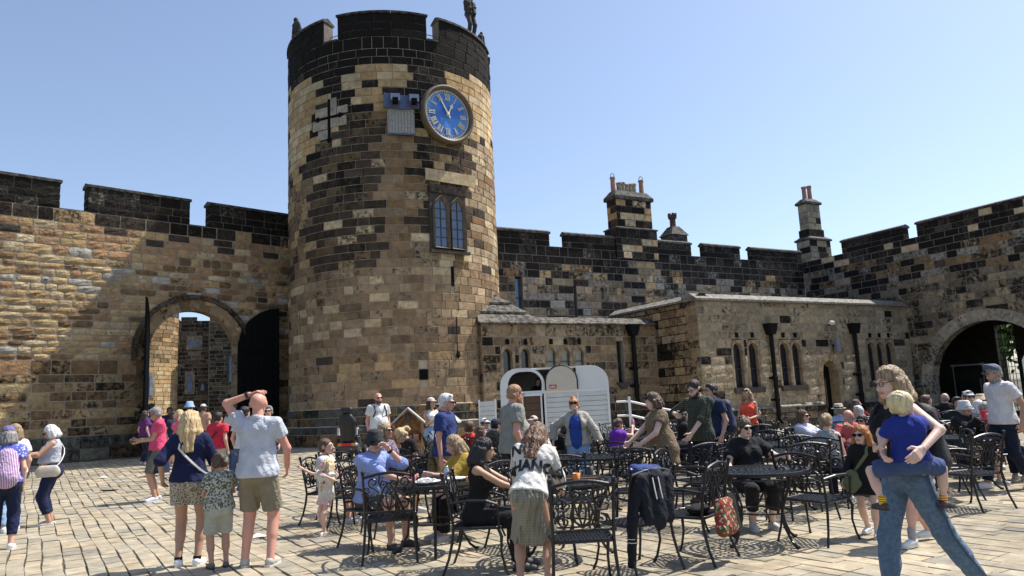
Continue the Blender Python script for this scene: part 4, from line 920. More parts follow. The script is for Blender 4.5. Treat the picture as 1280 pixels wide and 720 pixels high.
def person(lab, x, y, face, H=1.72, pose='stand', vox=.02, build=1.0, fem=False, skin_='fair', hair=('short', 'brown'), top=('tee', 'grey', (.3, .3, .3)), bottom=('trousers', 'navy', (.02, .025, .05)), shoes=(.5, .5, .5), hat=None, shades=False, lean=0., side=0., twist=0., head=(0, 0), hL=None, hR=None, fL=None, fR=None, eL=None, eR=None, kL=None, kR=None, pel=None, z0=None, child=False, beard=None, group=None, eyes=True, extra=None, fingers=True, seat=.47, glasses=False, sandal=False, curl=.45, neckline=None, sock=None, cat='person', sockh=.07, stonem=None, watch=None):
    """face: direction the person looks, degrees, 0 = towards -Y, 90 = towards +X. local frame: facing -Y, L side is +X"""
    s = H/1.75; hs = 1.0 if not child else 1.0
    root = empty('person' if cat == 'person' else 'statue', (x, y, gz(x, y) if z0 is None else z0), R_(face), lab, cat, group)
    bw = build*(.93 if fem else 1.0)
    if child: hd = 1.34 if H < 1.15 else 1.2
    else: hd = 1.0
    sit = pose == 'sit'; seat_z = seat
    P0 = V3(0, 0, .93*s) if not sit else V3(0, .02, seat_z+.085*s+.01)
    if child: P0 = P0*V3(1, 1, .93) if not sit else P0
    if pel is not None: P0 = V3(*pel)
    RB = rotm(twist*.4, 0, 0) @ rotm(0, lean, side); RT = rotm(twist, 0, 0) @ rotm(0, lean, side)
    def T(a, b, c): return P0+RT @ (V3(a, b, c)*s)        # torso frame from pelvis
    def Bf(a, b, c): return P0+RB @ (V3(a, b, c)*s)
    tl = .93 if child else 1.0
    sw = (.150 if fem else .172)*(.88 if child else 1)*(.9+.1*build)
    shL, shR = T(sw, .01, .452*tl), T(-sw, .01, .452*tl); nb = T(0, .015, .52*tl)
    hw = .092 if fem else .085
    hipL, hipR = Bf(hw, 0, -.03), Bf(-hw, 0, -.03)
    ul, ll = .43*s, .425*s; al, fl_ = .285*s, .25*s
    if child: ul *= .93; ll *= .93; al *= .92; fl_ *= .92
    if fL is None: fL = (.10*s, .0, .085*s) if not sit else (.11*s, -.42*s, .085*s)
    if fR is None: fR = (-.10*s, .0, .085*s) if not sit else (-.11*s, -.42*s, .085*s)
    kh = V3(0, -1, .15) if not sit else V3(0, -1, 1)
    kneeL, ankL = ik(hipL, fL[:3], ul, ll, kL if kL is not None else kh+V3(.12, 0, 0)); kneeR, ankR = ik(hipR, fR[:3], ul, ll, kR if kR is not None else kh-V3(.12, 0, 0))
    if hL is None: hL = T(sw+.06, -.03, -.05) if not sit else P0+V3(.12, -.34, .12)*s
    else: hL = V3(*hL)
    if hR is None: hR = T(-sw-.06, -.03, -.05) if not sit else P0+V3(-.12, -.34, .12)*s
    else: hR = V3(*hR)
    elbL, wrL = ik(shL, hL, al, fl_, eL if eL is not None else RT @ V3(.35, .7, -.5)); elbR, wrR = ik(shR, hR, al, fl_, eR if eR is not None else RT @ V3(-.35, .7, -.5))
    RH = RT @ rotm(R_(head[0]), 0, 0) @ rotm(0, R_(head[1]), 0)
    # keep the head upright relative to lean a little
    HC_ = nb+(RT @ V3(0, -.012, .052)+RH @ V3(0, -.018, .088*hd))*s
    hsz = s*hd
    ta = RT @ V3(0, 1, 0)
    def torso(S_, o, waistk=1.0):
        S_.cap(Bf(-.06, .0, .0), Bf(.06, .0, .0), .118*s*bw+o, .118*s*bw+o, ta, .88)
        S_.cap(T(0, -.005, .02), T(0, -.012, .19*tl), (.135 if fem else .14)*s*bw+o, (.112 if fem else .13)*s*bw*waistk+o, ta, .80)
        S_.cap(T(0, -.0, .19*tl), T(0, .0, .36*tl), (.115 if fem else .13)*s*bw*waistk+o, (.135 if fem else .15)*s*(.7+.3*bw)+o, ta, .72)
        S_.cap(T(-.075, .005, .40*tl), T(.075, .005, .40*tl), .098*s+o, .098*s+o, ta, .88)
        S_.cap(T(-sw*.88, .012, .455*tl), T(0, .012, .485*tl), .046*s+o*.7, .052*s+o*.6, k=.03); S_.cap(T(sw*.88, .012, .455*tl), T(0, .012, .485*tl), .046*s+o*.7, .052*s+o*.6, k=.03)
        if build > 1.12: S_.ell(T(0, -.05, .12), V3(.15, .14, .15)*s*bw*.95+o)
        if fem and not child:
            for q in (-1, 1): S_.ell(T(.065*q, -.095, .335), V3(.062, .058, .062)*s*(.7+.35*build)+o)
        if not child:
            for q in (-1, 1): S_.ell(Bf(.065*q, .055, -.035), V3(.085, .085, .09)*s*bw+o)
    AR_ = (.047, .038, .027) if not fem else (.041, .034, .024); AR_ = tuple(a*(.55+.45*build) for a in AR_)
    LR = (.082, .055, .037) if not fem else (.085, .055, .035); LR = tuple(a*(.6+.4*build) for a in LR)
    if child: LR = (.072, .05, .036); AR_ = (.038, .032, .024)
    def arm(S_, sh, el, wr, o, t0=0, t1=2, k=None, flat=False):
        S_.cap(sh, el if t1 >= 1 else sh+(el-sh)*t1, AR_[0]*s+o+.006*s, (AR_[1] if t1 >= 1 else AR_[0]+(AR_[1]-AR_[0])*t1)*s+o+(.012 if flat and t1 < 1 else 0), k=k, flat=flat and t1 < 1)
        if t1 > 1: e = el+(wr-el)*(t1-1); S_.cap(el, e, AR_[1]*s+o, (AR_[1]*1.03+(AR_[2]-AR_[1])*(t1-1))*s+o, k=k, flat=flat)
    def leg(S_, hp, kn, an, o, t1=2, fr=1., fr2=None, flat=False):
        m1 = hp+(kn-hp)*.35
        e = kn if t1 >= 1 else hp+(kn-hp)*t1; r1 = LR[1] if t1 >= 1 else LR[0]+(LR[1]-LR[0])*t1
        S_.cap(hp, e, LR[0]*s+o, r1*s*fr+o, flat=flat and t1 < 1)
        if t1 > 1:
            cm = kn+(an-kn)*.33; back = nrm(np.cross(np.cross(an-kn, kn-hp), an-kn)) if np.linalg.norm(np.cross(an-kn, kn-hp)) > 1e-3 else V3(0, -1, 0)
            e = kn+(an-kn)*(t1-1); S_.cap(kn, e, LR[1]*s+o, (LR[1]*.95+(LR[2]*(fr2 or 1)-LR[1]*.95)*(t1-1))*s+o, flat=flat); S_.cap(kn+(cm-kn)*.4-back*.0, cm+(e-cm)*.2, .045*s+o, .05*s+o, k=.03)
    bd = []; S_ = SDF(.03*s); torso(S_, 0)
    S_.cap(nb-RT @ V3(0, 0, .03)*s, HC_-RH @ V3(0, -.01, .03)*hsz, .056*s*(1 if not fem else .87), .052*s*(1 if not fem else .87)); 
    for sh, el, wr in ((shL, elbL, wrL), (shR, elbR, wrR)): arm(S_, sh, el, wr, 0, k=.018*s)
    for hp, kn, an in ((hipL, kneeL, ankL), (hipR, kneeR, ankR)): leg(S_, hp, kn, an, 0)
    fdir = []
    for q, (kn, an, ft) in enumerate(((kneeL, ankL, fL), (kneeR, ankR, fR))):
        yaw = (ft[3] if len(ft) > 3 else (.15 if q == 0 else -.15)); up_ = ft[4] if len(ft) > 4 else 0.
        d = V3(math.sin(yaw)*math.cos(up_), -math.cos(yaw)*math.cos(up_), math.sin(up_)); fdir.append((an, d)); S_.cap(an+V3(0, 0, -.03*s), an+d*.13*s+V3(0, 0, -.055*s), .034*s, .024*s)
    bd.append(S_.mesh(vox))
    # head
    hv = min(vox*.62, .0125); Hm = SDF(.014*hsz); e = lambda a, b, c: HC_+RH @ (V3(a, b, c)*hsz)
    Hm.ell(e(0, .018, .03), V3(.078, .096, .088)*hsz, RH.T); Hm.ell(e(0, -.035, -.02), V3(.062, .062, .082)*hsz, RH.T); Hm.cap(e(-.022, -.058, -.083), e(.022, -.058, -.083), .026*hsz, .026*hsz)
    Hm.cap(e(0, .01, -.04), nb, .054*s, .056*s)
    if vox < .03:
        Hm.cap(e(0, -.092, .012), e(0, -.113, -.022), .009*hsz, .014*hsz); Hm.cap(e(-.035, -.083, .03), e(.035, -.083, .03), .012*hsz, .012*hsz)
        for q in (-1, 1): Hm.ell(e(.032*q, -.100, .010), V3(.018, .014, .012)*hsz, RH.T, k=.012, sub=True); Hm.ell(e(.079*q, .012, .0), V3(.011, .02, .032)*hsz, RH.T)
        Hm.cap(e(-.018, -.096, -.052), e(.018, -.096, -.052), .009*hsz, .009*hsz, k=.006)
    p, qd = Hm.mesh(hv); bd.append((p, qd))
    # hands : palm, four unequal fingers, thumb
    for q, (el, wr) in ((1, (elbL, wrL)), (-1, (elbR, wrR))):
        d = nrm(wr-el); pn = RT @ V3(-q, 0, -.15); pn = nrm(pn-d*(pn@d)); th_ = nrm(np.cross(pn, d)*q)
        if (th_@(RT @ V3(0, -1, 0.3))) < 0: th_ = -th_
        A = SDF(.006*s); c0 = wr+d*.012*s; A.cap(wr-d*.03*s, c0, AR_[2]*s*.98, AR_[2]*s*.9, pn, .8); hz = s*(.92 if fem else 1)
        for i in range(4): A.cap(c0+th_*(.022-.015*i)*hz, c0+d*.08*hz+th_*(.030-.020*i)*hz, .013*hz, .0125*hz, k=.012)
        for i in range(4):
            b0 = c0+d*.082*hz+th_*(.030-.020*i)*hz; l = (.040, .046, .043, .033)[i]*hz; cu = curl+.12*i
            d1 = nrm(d*math.cos(cu)+pn*math.sin(cu)); d2 = nrm(d*math.cos(cu*2.1)+pn*math.sin(cu*2.1)); A.cap(b0, b0+d1*l, .0098*hz, .009*hz, k=.003); A.cap(b0+d1*l, b0+d1*l+d2*l*.85, .009*hz, .0075*hz, k=.003)
        t0 = c0+d*.02*hz+th_*.024*hz; t1 = t0+nrm(th_*.75+d*.6+pn*.35)*.045*hz; A.cap(t0, t1, .014*hz, .0115*hz); A.cap(t1, t1+nrm(d*.9+pn*.45+th_*.2)*.032*hz, .011*hz, .009*hz)
        bd.append(A.mesh(min(.011 if vox > .015 else .0055, vox)))
    skm = stonem or SK[skin_]; me = npmesh('body', bd, [skm, stonem or M_LIP]); body = link('body', me, root)
    if vox < .025 and not stonem:      # lips
        c = e(0, -.103, -.052); co = np.empty(len(me.polygons)*3, np.float32); me.polygons.foreach_get('center', co); co = co.reshape(-1, 3); dd_ = (co-c) @ RH/hsz
        mi = ((np.abs(dd_[:, 0]) < .024) & (np.abs(dd_[:, 2]) < .009) & (np.abs(dd_[:, 1]) < .02)).astype(np.int32); me.polygons.foreach_set('material_index', mi)
        if eyes and not shades:
            for q in (-1, 1):
                b = MB(); b.lathe([(.001, -.5), (.35, -.35), (.5, 0), (.35, .35), (.001, .5)], 8); o = b.build('eye', M_EYEW, body, True); o.matrix_local = Matrix.Translation(Vector(e(.032*q, -.083, .010))) @ Matrix(RH.tolist()).to_4x4() @ Matrix.Diagonal((.026*hsz, .02*hsz, .014*hsz, 1))
                b = MB(); b.lathe([(.001, -.5), (.5, 0), (.001, .5)], 8); o = b.build('iris', M_EYE, body, True); o.matrix_local = Matrix.Translation(Vector(e(.032*q, -.0925, .010))) @ Matrix(RH.tolist()).to_4x4() @ Matrix.Diagonal((.011*hsz, .006*hsz, .012*hsz, 1))
                b = MB(); b.tube([(-.018, 0, 0), (0, -.004, .006), (.018, .004, 0)], [.0035, .0045, .0025], 4); o = b.build('eyebrow', HR[hair[1]] if hair[0] != 'none' else HR['brown'], body); o.matrix_local = Matrix.Translation(Vector(e(.034*q, -.0955, .036))) @ Matrix(RH.tolist()).to_4x4() @ Matrix.Scale(hsz, 4)
    def out(nm, S_, mt, h=None, noise=0., nf=30, an=(1, 1, 1)):
        p, q = S_.mesh(h or vox, noise, nf, an); return link(nm, npmesh(nm, [(p, q)], [mt]), root)
    o1 = .010+vox*.35; o2 = .012+vox*.38
    # ---- bottoms
    if bottom:
        kind, bn, bc = bottom[:3]; bm = stonem or cloth(bn, bc, *bottom[3:6]); S_ = SDF(.035*s)
        if kind in ('trousers', 'jeans', 'shorts', 'capri', 'leggings', 'wide'):
            t1 = {'trousers': 1.93, 'jeans': 1.95, 'wide': 1.95, 'leggings': 1.9, 'capri': 1.72, 'shorts': .72 if not fem else .42}[kind]
            if len(bottom) > 6: t1 = bottom[6]
            fr = {'shorts': 1.22, 'wide': 1.1}.get(kind, 1.0); f2 = {'wide': 1.75, 'jeans': 1.2, 'trousers': 1.3, 'capri': 1.1}.get(kind, 1.0)
            S_.cap(Bf(-.06, .0, .01), Bf(.06, .0, .01), .118*s*bw+o1, .118*s*bw+o1, ta, .88); S_.cap(Bf(0, 0, .02), T(0, -.005, .09), .135*s*bw+o1, .128*s*bw+o1, ta, .82)
            for q in (-1, 1): S_.ell(Bf(.065*q, .055, -.035), V3(.085, .085, .09)*s*bw+o1)
            for hp, kn, an in ((hipL, kneeL, ankL), (hipR, kneeR, ankR)):
                leg(S_, hp, kn, an, o1+(.012 if kind in ('shorts', 'wide') else .004), t1, fr, f2, True)
            S_.plane(T(0, 0, .11), RT @ V3(0, 0, 1))
            ob = out('shorts' if kind == 'shorts' else ('jeans' if kind == 'jeans' else 'trousers'), S_, bm, None, .003*(1 if kind != 'leggings' else .4), 38)
        elif kind in ('skirt', 'pleated', 'dressskirt'):
            L_ = bottom[6] if len(bottom) > 6 else .45; S_.cap(T(0, -.003, .12), Bf(0, 0, -.02), .115*s*bw+o1, .15*s*bw+o1, ta, .85); torso(S_, o1); S_.plane(T(0, 0, .11), RT @ V3(0, 0, 1))
            if sit:
                for hp, kn in ((hipL, kneeL), (hipR, kneeR)): S_.cap(hp, hp+(kn-hp)*min(1, L_*1.3), .09*s*bw+o1, .075*s+o1)
                m1 = (kneeL+kneeR)/2; S_.cap((hipL+hipR)/2, m1*.85+(hipL+hipR)*.075, .09*s+o1, .06*s+o1)
                if L_ > .6:
                    for kn, an in ((kneeL, ankL), (kneeR, ankR)): S_.cap(kn, kn+(an-kn)*(L_-.6)*1.6, .075*s+o1, .07*s+o1)
            else:
                dn = nrm(((kneeL+kneeR)/2-(hipL+hipR)/2)); e2 = Bf(0, 0, -.02)+dn*L_*s; S_.cap(Bf(0, .01, -.02), e2, .15*s*bw+o1, (.155+.12*L_ if kind != 'pleated' else .25)*s*bw+o1, ta, .78); S_.plane(e2, dn); S_.plane(T(0, 0, .15), RT @ V3(0, 0, 1))
            ob = out('skirt', S_, bm, None, .004 if kind != 'pleated' else .016, 70 if kind == 'pleated' else 30, (1, 1, .15))
    # ---- tops
    if top:
        kind, tn, tcol = top[:3]; tm = stonem or cloth(tn, tcol, *top[3:6]); hem = top[6] if len(top) > 6 and top[6] is not None else {'tank': .05, 'vest': .12, 'dress': -.05}.get(kind, -.02)
        S_ = SDF(.028*s); loose = {'tee': .015, 'polo': .013, 'tank': .006, 'vest': .008, 'long': .015, 'shirt': .016, 'cardigan': .032, 'sweater': .019, 'dress': .012, 'jacket': .03, 'crop': .012}[kind]; o = o2+loose
        torso(S_, o, 1.06); a_, b_ = Bf(0, 0, .0), T(0, -.005, .12)
        if hem < .02: S_.cap(T(0, 0, .1), T(0, .0, hem-.02), (.145*bw)*s+o, (.15*bw)*s+o, ta, .85)
        sl = {'tee': .55, 'polo': .5, 'tank': 0, 'vest': 0, 'long': 1.93, 'shirt': 1.9, 'cardigan': 1.95, 'sweater': 1.9, 'dress': .45, 'jacket': 1.95, 'crop': .5}[kind]
        if len(top) > 7: sl = top[7]
        if sl:
            for sh, el, wr in ((shL, elbL, wrL), (shR, elbR, wrR)):
                sc_ = .008 if sl > 1 else .014
                if kind in ('cardigan', 'sweater', 'jacket'): sc_ = .012
                # flat cuff: capsule drawn past the hem then cut is unnecessary at this size; taper keeps it open
                arm(S_, sh, el, wr, o*.55+sc_*.8, 0, sl, k=.02*s, flat=True)
        S_.plane(T(0, 0, hem), RT @ V3(0, 0, -1)); nt_ = .548 if kind not in ('tank', 'vest') else .50
        S_.ell(T(0, -.02, .60*tl if kind not in ('tank', 'vest') else .565*tl), V3(.075, .085, .09)*s if kind not in ('tank', 'vest') else V3(.10, .10, .12)*s, None, .012, True)
        if kind in ('tank', 'vest'):
            for q in (-1, 1): S_.ell(T(q*(sw+.055), 0, .50*tl), V3(.085, .2, .10)*s, None, .01, True)
        nm = {'tee': 'tshirt', 'polo': 'polo_shirt', 'tank': 'tank_top', 'vest': 'sleeveless_top', 'long': 'long_sleeved_top', 'shirt': 'shirt', 'cardigan': 'cardigan', 'sweater': 'sweater', 'dress': 'dress_bodice', 'jacket': 'jacket', 'crop': 'top'}[kind]
        if kind in ('cardigan', 'jacket'): S_.ell(T(0, -.19, .20), V3(.115 if kind == 'cardigan' else .035, .17, .38)*s, None, .012, True)
        if len(top) > 8 and top[8]: S_.plane(T(0, 0, .44), RT @ V3(0, 0, 1))
        tob = out(nm, S_, tm, None, .0045, 30, (1, 1, .7)); tob['_'] = 0; del tob['_']
        if kind in ('polo', 'shirt'):
            c = SDF(.01); c.cap(T(0, .03, .52*tl), T(0, -.02, .50*tl), .058*s+.012, .064*s+.012, None); c.ell(T(0, -.0, .56*tl), V3(.063, .07, .06)*s, None, .005, True); c.plane(T(0, .0, .530*tl), RT @ V3(0, -.35, 1)); c.plane(T(0, 0, .505*tl), RT @ V3(0, 0, -1)); out('collar', c, tm, min(vox, .012))
    # ---- shoes
    if shoes is not None:
        sm = stonem or mat('shoe_%d_%d_%d' % tuple(int(c*99) for c in shoes), shoes, .6, var=.1)
        for an, d in fdir:
            S_ = SDF(.012); S_.cap(an+V3(0, 0, -.035*s)-d*.02, an+d*.06*s+V3(0, 0, -.040*s), .045*s, .042*s); S_.cap(an+d*.06*s+V3(0, 0, -.045*s), an+d*.155*s+V3(0, 0, -.055*s), .042*s, .034*s)
            lowz = an[2]-.083*s+min(0, d[2])*.1
            S_.plane(an+V3(0, 0, -.083*s)+d*0, nrm(np.cross(np.cross(d, V3(0, 0, -1)), d))); S_.plane(an+V3(0, 0, (.01 if not sandal else -.045)*s), V3(0, 0, 1)); out('shoe', S_, sm, min(vox, .014))
            if vox < .016:
                b = MB(); sd_ = V3(-d[1], d[0], 0); sd_ = nrm(sd_); up3 = np.cross(d, sd_)*(-1); up3 = up3 if up3[2] > 0 else -up3
                ring = [an+(d*a_+sd_*b_)*s+up3*(-.083*s) for a_, b_ in ((-.07, -.03), (-.078, 0), (-.07, .03), (0, .04), (.1, .046), (.165, .036), (.19, 0), (.165, -.036), (.1, -.046), (0, -.04))]
                b.add([tuple(r_) for r_ in ring]+[tuple(r_+up3*.022*s) for r_ in ring], [tuple(range(9, -1, -1)), tuple(range(10, 20))]+[(i, (i+1) % 10, 10+(i+1) % 10, 10+i) for i in range(10)]); b.build('shoe_sole', mat('pale_sole', (.6, .58, .54), .6) if sum(shoes) > .6 else mat('dark_sole', (.03, .03, .03)), root)
            if sock: c = SDF(.01); c.cap(an+V3(0, 0, .0), an+V3(0, 0, sockh*s), .043*s, .045*s, flat=True); c.plane(an+V3(0, 0, -.01*s), V3(0, 0, -1)); out('sock', c, cloth(sock[0], *sock[1:]), min(vox, .012))
    # ---- hair
    hk, hc = hair; hm = stonem or HR[hc]
    if hk != 'none':
        S_ = SDF((.012 if hk in ('short', 'buzz', 'crop', 'fringe_back', 'curlybob') else .022)*hsz); r = V3(.086, .104, .096)*hsz
        if hk in ('short', 'buzz', 'crop'):
            g = .004 if hk == 'buzz' else .010
            S_.ell(e(0, .024, .037), V3(.081, .096, .088)*hsz+g, RH.T); S_.cap(e(-.05, .045, -.03), e(.05, .045, -.03), .045*hsz, .045*hsz) 
            if hk == 'short': S_.cap(e(-.035, -.05, .1), e(.04, -.045, .102), .022*hsz, .022*hsz)
            S_.plane(e(0, -.058, .045), RH @ V3(0, -1, -.62)); S_.plane(e(0, .0, -.062), RH @ V3(0, -.2, -1))
            S_.ell(e(0, -.085, -.03), V3(.10, .075, .08)*hsz, RH.T, .01, True)
        elif hk == 'fringe_back':      # receding rim of hair
            S_.ell(e(0, .03, .0), V3(.086, .095, .075)*hsz, RH.T); S_.plane(e(0, 0, .05), RH @ V3(0, -.35, 1)); S_.plane(e(0, -.02, 0), RH @ V3(0, -1, 0)); S_.plane(e(0, 0, -.065), RH @ V3(0, 0, -1))
        else:
            S_.ell(e(0, .022, .038), V3(.089, .106, .094)*hsz, RH.T); S_.plane(e(0, -.9, 0), V3(0, -1, 0))
            sp = {'bob': .10, 'curlybob': .09, 'long': .34, 'verylong': .45, 'tied': .0, 'ponytail': .0, 'bun': .0, 'mid': .19}[hk]
            dn = RT @ V3(0, .10, -1)
            if sp:
                for a in (-2.5, -1.9, -1.35, 1.35, 1.9, 2.5, 3.14):
                    st_ = e(.078*math.sin(a), .02-.085*math.cos(a)*1.0, -.0); l = sp*(1 if abs(a) > 1.5 else .85)*hsz
                    mid = st_+nrm(V3(*(RH @ V3(math.sin(a)*.18, -math.cos(a)*.12, -1))))*min(l, .13*hsz); S_.cap(st_, mid, .038*hsz, .036*hsz)
                    if l > .13*hsz:
                        en = mid+nrm(dn+RT @ V3(-math.sin(a)*.12, .05, 0))*(l-.13*hsz); S_.cap(mid, en, .036*hsz, .02*hsz)
            else:
                S_.cap(e(-.05, .06, -.035), e(.05, .06, -.035), .045*hsz, .045*hsz)
                if hk == 'bun': S_.ell(e(0, .06, .125), V3(.045, .045, .038)*hsz, RH.T)
                if hk == 'tied': S_.ell(e(0, .115, .02), V3(.04, .04, .05)*hsz, RH.T)
                if hk == 'ponytail': S_.cap(e(0, .11, .05), e(0, .17, .0), .03*hsz, .035*hsz); S_.cap(e(0, .17, .0), e(0, .16, -.22), .035*hsz, .015*hsz)
                S_.plane(e(0, -.0, -.075), RH @ V3(0, 0, -1))
            S_.ell(e(0, -.118, -.022), V3(.066, .085, .088)*hsz, RH.T, .012, True)
            if sp > .15: S_.ell(e(0, -.09, -.2), V3(.07, .09, .14)*hsz, RH.T, .012, True)
        out('hair', S_, hm, min(vox*.6, .012), .0042 if hk not in ('buzz', 'short', 'crop') else .0018, 120 if hk != 'curlybob' else 60, (1, 1, .13) if hk != 'curlybob' else (1, 1, 1))
    if beard:
        S_ = SDF(.01); S_.cap(e(-.03, -.06, -.085), e(.03, -.06, -.085), .032*hsz, .032*hsz); S_.cap(e(-.055, -.03, -.06), e(-.03, -.075, -.075), .024*hsz, .022*hsz); S_.cap(e(.055, -.03, -.06), e(.03, -.075, -.075), .024*hsz, .022*hsz)
        if beard[1:]: S_.cap(e(0, -.075, -.09), e(0, -.085, -.15), .032*hsz, .015*hsz)
        S_.ell(e(0, -.11, -.048), V3(.02, .03, .010)*hsz, RH.T, .004, True); out('beard', S_, HR[beard[0]], min(vox, .012), .003, 90)
    # ---- headwear
    if hat:
        hk, hcn, hcc = hat; hm = stonem or cloth(hcn, hcc); S_ = SDF(.012)
        if hk in ('cap', 'cap_back'):
            S_.ell(e(0, .022, .045), V3(.092, .11, .096)*hsz, RH.T); S_.plane(e(0, 0, .045), RH @ V3(0, .12, -1)); out('cap', S_, hm, min(vox*.7, .012)); sg = 1 if hk == 'cap' else -1
            S_ = SDF(.008); S_.ell(e(0, -.105*sg+.01, .048), V3(.072, .075, .012)*hsz, RH.T); out('cap_peak', S_, hm, .008)
        elif hk == 'flat':
            S_.ell(e(0, .01, .068), V3(.098, .128, .05)*hsz, (RH @ rotm(0, .12)).T); S_.ell(e(0, .03, .06), V3(.092, .105, .07)*hsz, RH.T); S_.plane(e(0, 0, .045), RH @ V3(0, .1, -1)); out('flat_cap', S_, hm, .011); S_ = SDF(.006); S_.ell(e(0, -.115, .048), V3(.06, .045, .010)*hsz, RH.T); out('cap_peak', S_, hm, .008)
        elif hk in ('bucket', 'sun', 'trilby'):
            br = {'bucket': .135, 'sun': .17, 'trilby': .15}[hk]; bz = {'bucket': -.012, 'sun': .03, 'trilby': .042}[hk]
            b = MB(); pr = [(.001, .142), (.06, .14), (.084, .12), (.098, .05), (br, bz), (br, bz-.008), (.096, .042)]
            if hk == 'trilby': pr = [(.001, .138), (.04, .15), (.075, .148), (.088, .12), (.1, .05), (br, bz+.012), (br, bz+.002), (.098, .045)]
            b.lathe(pr, 18); o = b.build('hat', hm, root, True); o.matrix_local = Matrix.Translation(Vector(e(0, .018, .0))) @ Matrix(RH.tolist()).to_4x4() @ Matrix.Diagonal((hsz, hsz*1.14, hsz, 1))
            if hk == 'trilby': b = MB(); b.lathe([(.1, .055), (.098, .085)], 18); o = b.build('hat_band', mat('hat_band_black', (.02, .02, .02)), root, True); o.matrix_local = Matrix.Translation(Vector(e(0, .018, .0))) @ Matrix(RH.tolist()).to_4x4() @ Matrix.Diagonal((hsz*1.01, hsz*1.15, hsz, 1))
    # ---- sunglasses / glasses / on the head
    def specs(up_, dark=True):
        b = MB(); z = .012 if not up_ else .085; yy = -.106 if not up_ else -.085
        for q in (-1, 1):
            if dark: b.prism([(q*.036+.029*math.cos(t)*(1), z+.0215*math.sin(t)) for t in [i*math.pi/5 for i in range(10)]], yy-.006, yy+.003)
            else: b.tube([(q*.034+.024*math.cos(t), yy, z+.019*math.sin(t)) for t in [i*math.pi/5 for i in range(11)]], .0025, 4)
            b.tube([(q*.064, yy, z+.006), (q*.082, -.03, z+.008), (q*.085, .02, z+.004)], .0035, 4)
        b.tube([(-.012, yy, z+.006), (.012, yy, z+.006)], .0035, 4)
        o = b.build('sunglasses' if dark else 'spectacles', M_SUNG, root); o.matrix_local = Matrix.Translation(Vector(HC_)) @ Matrix(RH.tolist()).to_4x4() @ Matrix.Scale(hsz, 4)
    if shades: specs(shades == 'up')
    if glasses: specs(False, False)
    if watch:
        el, wr = (elbL, wrL) if watch == 'L' else (elbR, wrR); d = nrm(wr-el); b = MB(); b.tube([tuple(wr-d*.035*s), tuple(wr-d*.008*s)], AR_[2]*s+.010, 10); b.build('wristwatch', mat('black_watch', (.01, .01, .01), .3), root)
    info = dict(root=root, T=T, P0=P0, RT=RT, HC=HC_, RH=RH, s=s, shL=shL, shR=shR, wrL=wrL, wrR=wrR, elbL=elbL, elbR=elbR, kneeL=kneeL, kneeR=kneeR, ankL=ankL, ankR=ankR, e=e, bw=bw, ta=ta, fdir=fdir, hipL=hipL, hipR=hipR)
    if top: info['top'] = tob
    return info
